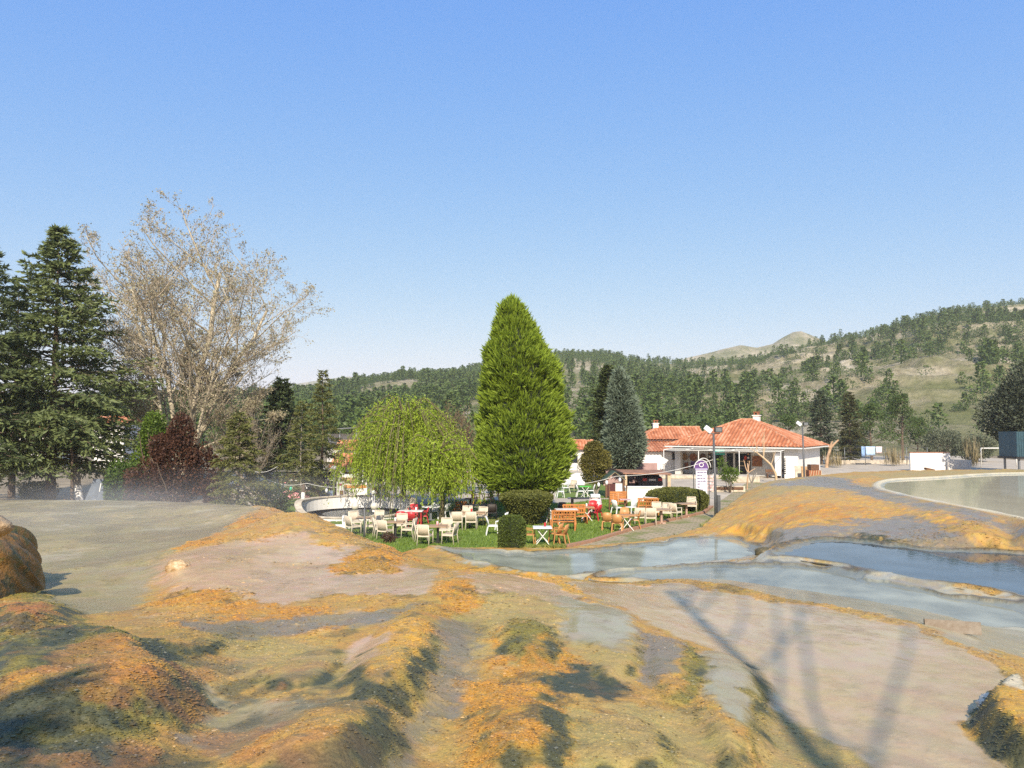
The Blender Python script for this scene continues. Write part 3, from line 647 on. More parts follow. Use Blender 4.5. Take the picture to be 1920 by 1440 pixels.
def brick_mat():
    m, t, b = mat_new('brick_paving'); N = t.nodes; L = t.links; tc = N.new('ShaderNodeTexCoord')
    mp = N.new('ShaderNodeMapping'); mp.inputs['Rotation'].default_value = (0, 0, math.radians(38)); L.new(tc.outputs['Object'], mp.inputs[0])
    br = N.new('ShaderNodeTexBrick'); br.inputs['Color1'].default_value = (.42,.32,.22,1); br.inputs['Color2'].default_value = (.34,.27,.18,1); br.inputs['Mortar'].default_value = (.17,.17,.07,1)
    br.inputs['Scale'].default_value = 1.0; br.inputs['Brick Width'].default_value = .62; br.inputs['Row Height'].default_value = .27; br.inputs['Mortar Size'].default_value = .03
    L.new(mp.outputs[0], br.inputs['Vector'])
    no = N.new('ShaderNodeTexNoise'); no.inputs['Scale'].default_value = .8; no.inputs['Detail'].default_value = 6; L.new(tc.outputs['Object'], no.inputs['Vector'])
    cr = N.new('ShaderNodeValToRGB'); cr.color_ramp.elements[0].position = .5; cr.color_ramp.elements[0].color = (0,0,0,1); cr.color_ramp.elements[1].position = .66; cr.color_ramp.elements[1].color = (.85,.85,.85,1); L.new(no.outputs['Fac'], cr.inputs[0])
    mx = N.new('ShaderNodeMix'); mx.data_type = 'RGBA'; mx.inputs[7].default_value = (.14,.17,.03,1); L.new(cr.outputs[0], mx.inputs[0]); L.new(br.outputs['Color'], mx.inputs[6]); L.new(mx.outputs[2], b.inputs['Base Color'])
    b.inputs['Roughness'].default_value = .9
    bp = N.new('ShaderNodeBump'); bp.inputs['Strength'].default_value = .4; bp.inputs['Distance'].default_value = .02; L.new(br.outputs['Fac'], bp.inputs['Height']); bp.invert = True; L.new(bp.outputs[0], b.inputs['Normal'])
    return m
_edge = [(1000,1035),(1060,1027),(1110,1016),(1180,995),(1250,978),(1320,962),(1334,951)]
_outer = [(1345,962),(1395,960),(1330,1012),(1200,1045),(1060,1060),(1000,1050)]
sheet('path', px0(_edge + [(1400,905),(1480,905),(1400,960)] + _outer[2:]), .005, brick_mat(), label='brick path beside the lawn')
# raised kerb of bricks round the lawn
def ribbon(name, line, wd, h, mat, label, z0=0.0):
    P = np.array([[p[0], p[1]] for p in line]); d = np.gradient(P, axis=0); d /= np.linalg.norm(d, axis=1)[:, None]; n = np.stack([-d[:, 1], d[:, 0]], 1) * wd / 2
    V = []; Fs = []
    for p, q in zip(P, n):
        V += [(p[0] - q[0], p[1] - q[1], z0 - .05), (p[0] - q[0], p[1] - q[1], z0 + h), (p[0] + q[0], p[1] + q[1], z0 + h), (p[0] + q[0], p[1] + q[1], z0 - .05)]
    for i in range(len(P) - 1):
        a, b = 4 * i, 4 * i + 4
        for k in range(3): Fs.append((a + k, a + k + 1, b + k + 1, b + k))
    m = MB(); m.add(V, Fs); return tag(m.build(name, mat), label, None, None, 'structure')
def densify(L, n=6):
    L = np.array(L, float); o = []
    for i in range(len(L) - 1):
        for k in range(n): o.append(L[i] + (L[i + 1] - L[i]) * k / n)
    o.append(L[-1]); return o
M_kerb = simple('kerb_brick', (.36,.17,.10), .9, .22, 7, .5, col2=(.25,.17,.11))
ribbon('kerb', densify(px0(_edge)), .24, .11, M_kerb, 'red brick kerb round the lawn')
# grass blades over the lawn
def blades(n, poly, label):
    P = np.array([[p[0], p[1]] for p in poly]); lo, hi = P.min(0), P.max(0); Q = []
    while sum(len(q) for q in Q) < n:
        c = RNG.uniform(lo, hi, (n, 2)); c = c[poly_sd(c[:, 0], c[:, 1], P) < 0]; Q.append(c)
    Q = np.concatenate(Q)[:n]; h = RNG.uniform(.03, .085, n) * (1 + .6 * vnoise(Q[:, 0] * .8, Q[:, 1] * .8)); a = RNG.uniform(0, 2 * PI, n); w_ = .012 + .02 * RNG.random(n)
    dx, dy = np.cos(a) * w_, np.sin(a) * w_; lx, ly = RNG.normal(0, .03, n), RNG.normal(0, .03, n)
    V = np.stack([np.stack([Q[:, 0] - dx, Q[:, 1] - dy, 0 * h], 1), np.stack([Q[:, 0] + dx, Q[:, 1] + dy, 0 * h], 1), np.stack([Q[:, 0] + lx, Q[:, 1] + ly, h], 1)], 1).reshape(-1, 3)
    o = npmesh('grass', V, np.arange(3 * n).reshape(-1, 3), leafmat('grass_blade', (.085,.155,.02), (.22,.30,.05), .2), attrs={'tint': np.repeat(np.clip(vnoise(Q[:, 0] * .5, Q[:, 1] * .5, 9) * .7 + RNG.random(n) * .4, 0, 1), 3)})
    return tag(o, label, None, None, 'stuff')
blades(60000, lawn_w, 'short green grass on the lawn')
def weeds(poly, n, label, lo=.06, hi=.2):
    P = np.array([[p[0], p[1]] for p in poly]); l, h_ = P.min(0), P.max(0); c = RNG.uniform(l, h_, (n * 4, 2)); c = c[poly_sd(c[:, 0], c[:, 1], P) < 0]
    c = c[vnoise(c[:, 0] * 1.1, c[:, 1] * 1.1, 31) > .42][:n]; n = len(c); zt = np.maximum(z_base(c[:, 0], c[:, 1]), 0) ; h = RNG.uniform(lo, hi, n); a = RNG.uniform(0, 2 * PI, n)
    dx, dy = np.cos(a) * .025, np.sin(a) * .025; lx, ly = RNG.normal(0, .08, n), RNG.normal(0, .08, n)
    V = np.stack([np.stack([c[:, 0] - dx, c[:, 1] - dy, zt], 1), np.stack([c[:, 0] + dx, c[:, 1] + dy, zt], 1), np.stack([c[:, 0] + lx, c[:, 1] + ly, zt + h], 1)], 1).reshape(-1, 3)
    return tag(npmesh('weeds', V, np.arange(3 * n).reshape(-1, 3), leafmat('weed_blade', (.08,.14,.02), (.38,.36,.10), .2), attrs={'tint': np.repeat(RNG.random(n), 3)}), label, None, None, 'stuff')
weeds(px0([(1050,1046),(1200,1030),(1330,985),(1400,940),(1345,962),(1290,1000),(1180,1035)]), 7000, 'yellow green weeds between path and travertine')
weeds(px0([(905,1036),(1060,1036),(1060,1028),(905,1032)]), 1500, 'weeds at the lawn edge')

# ------------------------------------------------------------------ hills
_R = np.array([(-700,770,420),(-200,765,450),(300,752,480),(600,742,520),(700,717,560),(760,708,580),(830,705,600),(900,695,600),(1000,672,600),(1040,668,600),(1130,668,600),(1200,678,600),(1280,684,620),
               (1340,682,620),(1400,682,600),(1450,676,590),(1520,658,580),(1580,640,570),(1650,624,560),(1740,594,560),(1830,580,560),(1920,572,560),(2300,560,560),(2900,600,560)], float)
D0 = 128.0
def hill_z(c, d):
    """c photo column, d depth"""
    rp, rd = np.interp(c, _R[:, 0], _R[:, 1]), np.interp(c, _R[:, 0], _R[:, 2])
    top = CAMZ + (800 - rp) * rd / F; f = (d - D0) / (rd - D0); x = (c - 960) / F * d
    n = fbm(x * .012, d * .012, 5, 301)
    up = np.clip(f, 0, 1); s = .62 * up + .38 * sstep(0, 1, up)
    z = top * s + n * 16 * np.sin(np.clip(up, 0, 1) * PI) * (.4 + .6 * sstep(900, 1500, c)) * .8
    z = np.where(f > 1, top - (f - 1) * (rd - D0) * .25, z)
    tr = 1.5 * sstep(1000, 1400, c) * np.sin(up * PI); q = z * .45 + 2.2 * fbm(x * .02, d * .02, 3, 311)
    z = z + tr * (np.abs((q % 2) - 1) * 2 - 1) * 1.3
    return np.where(d < D0, -.3, z)
_hc = np.linspace(-700, 2900, 620); _hd = np.concatenate([np.linspace(D0 - 4, 700, 330), np.linspace(705, 1000, 12)])
HC, HD = np.meshgrid(_hc, _hd); HX = (HC - 960) / F * HD; HZ = hill_z(HC, HD)
def hill_mat():
    m, t, b = mat_new('hillside'); N = t.nodes; L = t.links; tc = N.new('ShaderNodeTexCoord')
    a = N.new('ShaderNodeTexNoise'); a.inputs['Scale'].default_value = .03; a.inputs['Detail'].default_value = 10; a.inputs['Roughness'].default_value = .68; L.new(tc.outputs['Object'], a.inputs['Vector'])
    cr = N.new('ShaderNodeValToRGB'); e = cr.color_ramp.elements; e[0].position = .34; e[0].color = (.16,.16,.07,1); e[1].position = .70; e[1].color = (.62,.55,.44,1)
    k = e.new(.43); k.color = (.23,.225,.115,1); k = e.new(.54); k.color = (.38,.33,.22,1); L.new(a.outputs['Fac'], cr.inputs[0])
    f = N.new('ShaderNodeTexNoise'); f.inputs['Scale'].default_value = .35; f.inputs['Detail'].default_value = 8; f.inputs['Roughness'].default_value = .75; L.new(tc.outputs['Object'], f.inputs['Vector'])
    c2 = N.new('ShaderNodeValToRGB'); c2.color_ramp.elements[0].position = .35; c2.color_ramp.elements[0].color = (.5,.5,.48,1); c2.color_ramp.elements[1].position = .65; c2.color_ramp.elements[1].color = (1.15,1.15,1.15,1); L.new(f.outputs['Fac'], c2.inputs[0])
    mx = N.new('ShaderNodeMix'); mx.data_type = 'RGBA'; mx.blend_type = 'MULTIPLY'; mx.inputs[0].default_value = .9; L.new(cr.outputs[0], mx.inputs[6]); L.new(c2.outputs[0], mx.inputs[7])
    g = N.new('ShaderNodeAttribute'); g.attribute_name = 'grassy'
    mg = N.new('ShaderNodeMix'); mg.data_type = 'RGBA'; mg.inputs[7].default_value = (.14,.165,.05,1); L.new(g.outputs['Fac'], mg.inputs[0]); L.new(mx.outputs[2], mg.inputs[6]); L.new(mg.outputs[2], b.inputs['Base Color'])
    b.inputs['Roughness'].default_value = .95; b.inputs['Specular IOR Level'].default_value = .1
    bp = N.new('ShaderNodeBump'); bp.inputs['Strength'].default_value = 1; bp.inputs['Distance'].default_value = 1.5; L.new(f.outputs['Fac'], bp.inputs['Height']); L.new(bp.outputs[0], b.inputs['Normal'])
    return m
M_hill = hill_mat()
_id = np.arange(HX.size).reshape(HX.shape); _qf = lambda i: np.stack([i[:-1, :-1], i[:-1, 1:], i[1:, 1:], i[1:, :-1]], -1).reshape(-1, 4)
_gr = sstep(1600, 1760, HC) * sstep(270, 180, HD) * sstep(-.05, .2, fbm(HX * .05, HD * .03, 5, 331) + .5 * fbm(HX * .3, HD * .2, 3, 333)) * .5
o = npmesh('hill', np.stack([HX, HD, HZ], -1).reshape(-1, 3), _qf(_id), M_hill, attrs={'grassy': _gr.ravel()}, smooth=True); tag(o, 'hillside of pale terraces and pine wood', None, None, 'structure')
def ridge(name, prof, D, dep, mat, label, nz, seed):
    pr = np.array(prof, float); c = np.linspace(pr[0, 0], pr[-1, 0], 400); d = np.linspace(D - dep, D + dep, 40); C_, D_ = np.meshgrid(c, d)
    top = CAMZ + (800 - np.interp(C_, pr[:, 0], pr[:, 1])) * D / F; X = (C_ - 960) / F * D_
    f = 1 - np.abs(D_ - D) / dep; Z = top * (.75 * f + .25 * f ** 3) + nz * fbm(X / (nz * 9), D_ / (nz * 9), 5, seed) * np.sin(np.clip(f * .93, 0, 1) * PI)
    i = np.arange(X.size).reshape(X.shape); return tag(npmesh(name, np.stack([X, D_, Z], -1).reshape(-1, 3), _qf(i), mat, attrs={'grassy': np.zeros(X.size)}, smooth=True), label, None, None, 'structure')
ridge('hill', [(1000,760),(1180,705),(1240,688),(1290,667),(1340,655),(1390,642),(1420,647),(1450,640),(1470,627),(1490,617),(1505,616),(1530,627),(1560,640),(1700,640),(1900,600),(2300,580)], 1050, 330, M_hill, 'rocky peak behind the wooded hill', 14, 51)
ridge('mountains', [(-1200,760),(-300,748),(200,742),(500,728),(600,712),(650,704),(700,712),(800,728),(1000,735),(1400,745),(2500,760)], 2350, 700, M_hill, 'far pale mountains', 30, 61)
# ------------------------------------------------------------------ foliage tools
def unit(v): return v / (np.linalg.norm(v, axis=-1, keepdims=True) + 1e-9)
def kites(P, D, ln, wd, roll=None):
    """leaf blades: base P, direction D (unit), length, half width -> verts, faces"""
    n = len(P); ln = np.broadcast_to(ln, (n,))[:, None]; wd = np.broadcast_to(wd, (n,))[:, None]
    r = RNG.normal(size=(n, 3)) if roll is None else roll
    A = unit(np.cross(D, r)); Q = P + D * ln * .45
    V = np.stack([P, Q + A * wd, P + D * ln, Q - A * wd], 1).reshape(-1, 3)
    return V, np.arange(4 * n).reshape(n, 4)
class Leaves:
    def __init__(s): s.V = []; s.T = []
    def add(s, P, D, ln, wd, t0, t1=None, roll=None):
        V, _ = kites(P, D, ln, wd, roll); n = len(P); t0 = np.broadcast_to(t0, (n,)); t1 = t0 if t1 is None else np.broadcast_to(t1, (n,))
        s.V.append(V); s.T.append(np.stack([t0, (t0 + t1) / 2, t1, (t0 + t1) / 2], 1).ravel())
    def arrays(s): return np.concatenate(s.V), np.concatenate(s.T)
    def build(s, name, mat, parent=None):
        V, T = s.arrays(); return npmesh(name, V, np.arange(len(V)).reshape(-1, 4), mat, parent, attrs={'tint': np.clip(T, 0, 1)})
class Tubes:
    """many tapered limbs in one mesh"""
    def __init__(s, n=5): s.V = []; s.F = []; s.c = 0; s.n = n
    def add(s, pts, r):
        pts = np.asarray(pts, float); m = len(pts); r = np.broadcast_to(r, (m,)); d = unit(np.gradient(pts, axis=0))
        ref = np.array((.31, .17, .93)); a = unit(np.cross(d, ref)); b = np.cross(a, d); n = s.n
        t = np.arange(n) * 2 * PI / n
        V = pts[:, None] + r[:, None, None] * (a[:, None] * np.cos(t)[None, :, None] + b[:, None] * np.sin(t)[None, :, None])
        i = np.arange(m * n).reshape(m, n) + s.c; j = np.roll(i, -1, 1)
        s.F.append(np.stack([i[:-1], j[:-1], j[1:], i[1:]], -1).reshape(-1, 4)); s.V.append(V.reshape(-1, 3)); s.c += m * n
    def build(s, name, mat, parent=None):
        return npmesh(name, np.concatenate(s.V), np.concatenate(s.F), mat, parent, smooth=True)
def curve(p, d, L, n, bend=(0, 0, 0), wob=.0):
    """points of a limb from p along d, bending"""
    p = np.array(p, float); d = np.array(d, float); o = [p.copy()]; b = np.array(bend, float)
    for k in range(n - 1):
        d = unit(d + b / (n - 1) + RNG.normal(0, wob, 3)); p = p + d * L / (n - 1); o.append(p.copy())
    return np.array(o)
M_bark = simple('bark', (.16,.115,.08), .9, .3, 3, .8, stretch=(3,3,.6), bscale=9)
M_barkgrey = simple('grey_bark', (.30,.26,.21), .9, .25, 3, .8, stretch=(3,3,.6), bscale=9)
M_white = simple('whitewash', (.84,.82,.79), .8, .03, 2, .1)
M_plane = simple('plane_bark', (.50,.43,.31), .8, .25, 1.6, .4, col2=(.34,.30,.22))
M_pine = leafmat('pine_needle', (.042,.075,.02), (.125,.18,.045), .15)
M_cedar = leafmat('cedar_needle', (.035,.055,.02), (.26,.31,.11), .2)
M_spruce = leafmat('spruce_needle', (.025,.042,.018), (.13,.165,.06), .15)
M_golden = leafmat('golden_needle', (.055,.07,.018), (.27,.27,.08), .25)

def pine_arr(h, wid, n, seed, shape='pine'):
    """a small pine as arrays: leaf clumps round a few limbs (used for the hillside)"""
    global RNG
    keep = RNG; RNG = np.random.default_rng(seed)
    t = RNG.random(n) ** .8; z = h * (.05 + .95 * t)
    if shape == 'pine': R = wid * np.clip((1 - t) * 1.25 + .10, 0, 1) ** .62 * (.6 + .55 * RNG.random(n)) * (.75 + .25 * np.clip(t * 5, 0, 1))
    else: R = wid * np.sqrt(np.clip(1 - (2 * t - .8) ** 2, .05, 1)) * (.7 + .4 * RNG.random(n))
    a = RNG.uniform(0, 2 * PI, n); lump = 1 + .3 * np.sin(a * 3 + t * 9 + seed)
    rr = R * lump * np.sqrt(RNG.uniform(.35, 1, n)); P = np.stack([rr * np.cos(a), rr * np.sin(a), z], 1)
    D = unit(np.stack([np.cos(a), np.sin(a), RNG.uniform(-.1, .9, n)], 1) + RNG.normal(0, .45, (n, 3)))
    V, _ = kites(P - D * h * .05, D, h * RNG.uniform(.10, .19, n), h * RNG.uniform(.025, .055, n))
    T = np.repeat(np.clip(.25 + .45 * RNG.random(n) + .25 * t, 0, 1), 4)
    # trunk as a thin four sided spike of quads
    k = h * .025; z1 = h * .8
    tv = np.array([(-k,-k,-.3),(k,-k,-.3),(k*.3,-k*.3,z1),(-k*.3,-k*.3,z1),(k,-k,-.3),(k,k,-.3),(k*.3,k*.3,z1),(k*.3,-k*.3,z1),(k,k,-.3),(-k,k,-.3),(-k*.3,k*.3,z1),(k*.3,k*.3,z1),(-k,k,-.3),(-k,-k,-.3),(-k*.3,-k*.3,z1),(-k*.3,k*.3,z1)])
    RNG = keep
    return np.concatenate([V, tv]), np.concatenate([T, np.zeros(16)])

# ------------------------------------------------------------------ hillside wood
def hill_spots():
    n = 40000; c = RNG.uniform(-500, 2400, n); rd = np.interp(c, _R[:, 0], _R[:, 2])
    d = np.sqrt((D0 + 6) ** 2 + RNG.random(n) * ((rd * 1.02) ** 2 - (D0 + 6) ** 2)); x = (c - 960) / F * d
    a = fbm(x * .014, d * .014, 4, 401); b = fbm(x * .05, d * .05, 3, 403); f = (d - D0) / (rd - D0)
    left = sstep(1330, 1180, c + 120 * a)
    gap = sstep(.10, .26, fbm(x * .03, d * .018, 4, 405) + .4 * b); dens = left * (.62 - .58 * gap) + (1 - left) * (np.clip(.32 + .62 * sstep(-.16, .18, a + .6 * b) - .40 * gap + .15 * sstep(.9, 1., f), .02, 1))
    dens *= np.where((c > 1380) & (c < 1800) & (f < .4), .55, 1)
    dens *= np.where((c > 1680) & (d < 235), .25, 1)
    k = RNG.random(n) < dens * .92
    return c[k], d[k], x[k], left[k], f[k]
hc_, hd_, hx_, hl_, hf_ = hill_spots()
hz_ = hill_z(hc_, hd_)
_order = np.argsort(hd_)
_PR = [pine_arr(5.6, 1.6, 150, 1), pine_arr(6.8, 1.8, 160, 2), pine_arr(4.6, 1.9, 150, 3), pine_arr(6.0, 1.4, 130, 4), pine_arr(2.4, 1.9, 110, 5, 'bush'), pine_arr(3.4, 2.5, 140, 6, 'bush')]
def _pick(left): 
    r = RNG.random()
    return int(RNG.integers(0, 4)) if r < .34 + .56 * left else 4 + int(RNG.integers(0, 2))
_vis = (hc_ > 560) & (hc_ < 1930)
near = [i for i in _order if _vis[i] and hd_[i] > D0 + 10][:270]; _ns = set(int(i) for i in near)
_pm = []
for k, (V, T) in enumerate(_PR):
    o = npmesh('hill_pine' if k < 4 else 'hill_shrub', V, np.arange(len(V)).reshape(-1, 4), M_pine, attrs={'tint': T}); _pm.append(o)
_used = [False] * 6
for i in near:
    k = _pick(hl_[i]); s = RNG.uniform(.6, 1.25); src = _pm[k]
    if _used[k]: o = src.copy(); COL.objects.link(o)
    else: o = src; _used[k] = True
    o.location = (float(hx_[i]), float(hd_[i]), float(hz_[i])); o.rotation_euler = (0, 0, RNG.uniform(0, 6.28)); o.scale = (s * RNG.uniform(.85, 1.15), s * RNG.uniform(.85, 1.15), s)
    if k < 4: tag(o, 'small dark green pine growing on the foot of the pale hillside', 'pine tree', 'pines on the lower hillside')
    else: tag(o, 'low round dark shrub growing on the foot of the pale hillside', 'shrub', 'shrubs on the lower hillside')
for k in range(6):
    if not _used[k]: bpy.data.objects.remove(_pm[k])
VV, TT = [], []
for i in range(len(hx_)):
    if i in _ns: continue
    k = _pick(hl_[i]); V, T = _PR[k]; s = RNG.uniform(.5, 1.0) * (1.3 if hd_[i] < 420 else 1.0); a = RNG.uniform(0, 6.28)
    if hd_[i] > 420: V = V.reshape(-1, 4, 3)[::2].reshape(-1, 3); T = T.reshape(-1, 4)[::2].ravel(); 
    co, si = math.cos(a) * s, math.sin(a) * s
    VV.append(np.stack([V[:, 0] * co - V[:, 1] * si + hx_[i], V[:, 0] * si + V[:, 1] * co + hd_[i], V[:, 2] * s + hz_[i]], 1)); TT.append(np.clip(T + RNG.normal(0, .12), 0, 1))
VV = np.concatenate(VV); TT = np.concatenate(TT)
o = npmesh('pine_forest', VV, np.arange(len(VV)).reshape(-1, 4), M_pine, attrs={'tint': TT}); tag(o, 'pine wood covering the hillside', None, None, 'stuff')
# ------------------------------------------------------------------ conifers, broadleaf trees, hedges
def conifer(name, label, cat, px, dep, h, rad, mat, bark=None, nb=120, z0=.12, power=.85, droop=.25, rise=.25, twig=13, per=16, ks=.42, tr=.30, group=None, top=0.12, kw=.11, lean=(0, 0), seedtint=0.0, zbase=0.0):
    """layered conifer: limbs in whorls with drooping side sprays of needles"""
    t = thing(name, label, cat, ((px - 960) / F * dep, dep, zbase), RNG.uniform(0, 6.28), group)
    T = Tubes(6); lv = Leaves()
    tp = np.array([(lean[0] * u * h + .04 * math.sin(u * 9), lean[1] * u * h, -.4 + (h + .4) * u) for u in np.linspace(0, 1, 9)])
    T.add(tp, tr * np.linspace(1, .06, 9) ** 1.05)
    ga = RNG.random() * 6
    for k in range(nb):
        u = (k + RNG.random()) / nb; zz = h * (z0 + (1 - z0) * u ** 1.02); ga += 2.4 + RNG.normal(0, .35)
        prof = (1 - u) ** power * (1 - .35 * math.exp(-u * 12)) + top * .12
        L = rad * prof * RNG.uniform(.55, 1.15) + .12
        c = np.array((lean[0] * zz, lean[1] * zz, zz)); d = np.array((math.cos(ga), math.sin(ga), rise * (.4 + 1.4 * u) + RNG.normal(0, .06)))
        pts = curve(c, unit(d), L, 7, (0, 0, -droop * (1.2 - u)), .05); T.add(pts, np.linspace(max(.02, tr * .24 * (1 - u)), .008, 7))
        nt_ = max(4, int(twig * (.35 + .75 * L / rad)))
        for j in range(nt_):
            v = .16 + .84 * (j + RNG.random()) / nt_; q = v * 6; i = min(int(q), 5); p = pts[i] + (pts[i + 1] - pts[i]) * (q - i)
            ax = unit(pts[i + 1] - pts[i]); sd = unit(np.cross(ax, (0, 0, 1.))) * (1 if j % 2 else -1)
            tl = L * (.42 * (1 - v) + .12) * RNG.uniform(.7, 1.2) + .15
            td = unit(ax * RNG.uniform(.5, 1.0) + sd * RNG.uniform(.5, 1.0) + np.array((0, 0, RNG.uniform(-.25, .12) - droop * .5)))
            m = max(4, int(per * (.4 + .8 * tl / (rad * .4 + .2)))); w = (np.arange(m) + RNG.random(m)) / m
            P = p + td * tl * w[:, None] + np.array((0, 0, -droop * .35 * tl)) * (w ** 2)[:, None] + RNG.normal(0, .05 * tl + .02, (m, 3)) * np.array((1, 1, .55))
            D = unit(td * 1.0 + RNG.normal(0, .5, (m, 3)) + np.array((0, 0, .12)))
            t0 = np.clip(.18 + .3 * v + .22 * RNG.random(m) + seedtint, 0, 1)
            lv.add(P - D * ks * .3, D, ks * RNG.uniform(.6, 1.15, m), ks * kw * RNG.uniform(.7, 1.3, m), t0 * .6, t0 + .22 * w)
    T.build('trunk', bark or M_bark, t); lv.build('crown', mat, t); return t

def shrub_leaves(c, R, n, ls, lw, shape=1.0, up=.3, hollow=.45, lumps=5):
    """leaves through a lumpy ellipsoid volume: position, direction, tint"""
    cen = unit(RNG.normal(size=(lumps * 3, 3))); lv = Leaves()
    u = unit(RNG.normal(size=(n, 3))); r = RNG.uniform(hollow ** 3, 1, n) ** (1 / 3)
    b = np.max(np.exp((u @ cen.T - 1) * 9), axis=1); r = r * (.72 + .34 * b) * shape
    P = np.asarray(c) + u * r[:, None] * np.asarray(R); D = unit(u * .8 + RNG.normal(0, .7, (n, 3)) + np.array((0, 0, up)))
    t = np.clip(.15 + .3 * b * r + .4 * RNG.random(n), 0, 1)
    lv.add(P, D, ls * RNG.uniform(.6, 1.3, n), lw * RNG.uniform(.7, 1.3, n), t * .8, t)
    return lv
def shrub(name, label, cat, px, dep, z, R, n, mat, ls=.16, lw=.05, stem=True, bark=None, extra=(), group=None, trunk_r=.05, up=.3):
    t = thing(name, label, cat, ((px - 960) / F * dep, dep, 0), 0, group); lv = Leaves()
    for c, r_, k in [((0, 0, z), R, n)] + list(extra):
        q = shrub_leaves(c, r_, k, ls, lw, up=up); lv.V += q.V; lv.T += q.T
    if stem:
        T = Tubes(5)
        for k in range(6):
            a = RNG.uniform(0, 6.28); T.add(curve((0, 0, -.2), unit(np.array((math.cos(a) * .35, math.sin(a) * .35, 1))), z + R[2] * .4, 6, wob=.08), np.linspace(trunk_r, trunk_r * .25, 6))
        T.build('trunk', bark or M_bark, t)
    lv.build('crown', mat, t); return t

# --- tall group behind the far rim of the hot pool
conifer('cedar_tree', 'dark conifer cut by the frame edge beside the great layered cedar', 'tree', -28, 45, 16.0, 4.6, M_spruce, nb=120, z0=.16, tr=.32)
conifer('cedar_tree', 'great layered dark green cedar in front of the leafless plane tree', 'tree', 100, 49, 18.2, 9.0, M_cedar, nb=190, z0=.13, power=.98, droop=.30, rise=.20, twig=18, per=20, ks=.50, tr=.36, kw=.12)
conifer('cedar_tree', 'dark cedar with a broken leaning top squeezed between two taller conifers', 'tree', 28, 53, 15.6, 3.6, M_spruce, nb=90, tr=.25)
conifer('conifer_tree', 'distant green conifer seen through the bare plane branches', 'tree', 347, 72, 12.4, 1.9, M_cedar, nb=80, z0=.1, tr=.16, seedtint=.15)
conifer('conifer_tree', 'dense dark green conifer behind the drooping light one', 'tree', 528, 60, 8.8, 2.5, M_spruce, nb=110, z0=.05, power=.6, tr=.2, per=18)
conifer('cedar_tree', 'tall pale green deodar with open drooping tiers and a thin tip beside the willow', 'tree', 605, 53, 9.0, 2.5, M_golden, nb=80, z0=.08, power=.95, droop=.5, rise=.30, twig=12, per=14, ks=.34, tr=.14, kw=.10)
conifer('cedar_tree', 'thin deodar with bare pale upper stem between the dark conifer and the willow', 'tree', 566, 48, 6.6, 2.1, M_golden, bark=M_barkgrey, nb=58, z0=.06, power=1.0, droop=.5, twig=11, per=14, ks=.30, tr=.09, top=0.0)
conifer('cedar_tree', 'bushy olive green deodar beside the copper leaved plum', 'tree', 450, 40.5, 5.7, 1.75, M_golden, nb=85, z0=.02, power=.55, droop=.5, twig=11, per=15, ks=.28, tr=.09)

M_green = leafmat('green_leaf', (.03,.06,.012), (.14,.22,.035), .3)
M_lime = leafmat('lime_leaf', (.06,.10,.012), (.20,.30,.04), .35)
M_copper = leafmat('copper_leaf', (.03,.014,.010), (.17,.075,.04), .25)
M_dark = leafmat('dark_leaf', (.02,.04,.013), (.10,.15,.04), .2)
M_box = leafmat('box_leaf', (.04,.055,.012), (.22,.225,.05), .2)
M_varieg = leafmat('variegated_leaf', (.05,.09,.03), (.55,.55,.40), .2)
M_olive = leafmat('olive_leaf', (.05,.065,.035), (.20,.22,.14), .2)
M_twig = simple('twig', (.22,.15,.10), .9, .2, 4)
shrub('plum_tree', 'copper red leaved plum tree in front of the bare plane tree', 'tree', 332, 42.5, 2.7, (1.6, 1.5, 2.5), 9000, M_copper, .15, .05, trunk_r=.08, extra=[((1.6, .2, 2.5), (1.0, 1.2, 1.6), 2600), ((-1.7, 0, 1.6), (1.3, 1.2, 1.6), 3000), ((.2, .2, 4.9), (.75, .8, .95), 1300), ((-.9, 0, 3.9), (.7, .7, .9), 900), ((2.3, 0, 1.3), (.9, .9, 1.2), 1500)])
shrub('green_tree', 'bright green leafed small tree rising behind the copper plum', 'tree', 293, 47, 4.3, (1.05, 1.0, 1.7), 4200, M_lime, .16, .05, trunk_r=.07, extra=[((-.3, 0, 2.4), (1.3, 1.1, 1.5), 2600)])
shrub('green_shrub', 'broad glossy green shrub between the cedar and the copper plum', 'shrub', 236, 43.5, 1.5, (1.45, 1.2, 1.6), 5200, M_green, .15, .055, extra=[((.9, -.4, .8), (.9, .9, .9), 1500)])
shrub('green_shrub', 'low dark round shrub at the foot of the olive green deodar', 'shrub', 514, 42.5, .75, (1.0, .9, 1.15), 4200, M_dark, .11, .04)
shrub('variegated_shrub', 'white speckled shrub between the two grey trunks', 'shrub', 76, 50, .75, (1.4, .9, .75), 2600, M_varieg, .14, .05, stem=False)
for q, (px_, dp, lean, rr, m, lab) in enumerate(((140, 47.5, .02, .12, M_bark, 'slim dark bare trunk between the cedar trunk and the whitewashed one'), (157, 49, -.14, .24, M_barkgrey, 'whitewashed leaning trunk beside the dark metal panel'))):
    t = thing('tree', lab, 'tree', ((px_ - 960) / F * dp, dp, 0)); T = Tubes(7); p = curve((0, 0, -.3), unit(np.array((lean, 0, 1.))), 4.5, 7, wob=.03); T.add(p, np.linspace(rr, rr * .6, 7)); T.build('trunk', m, t)
    if q: 
        T = Tubes(10); T.add(p[:3], np.linspace(rr + .015, rr * .87 + .012, 3)); T.build('whitewash', M_white, t)
    shrub_leaves((lean * 4.5, 0, 4.6), (1.5, 1.3, 1.2), 1500, .2, .06).build('crown', M_spruce, t)

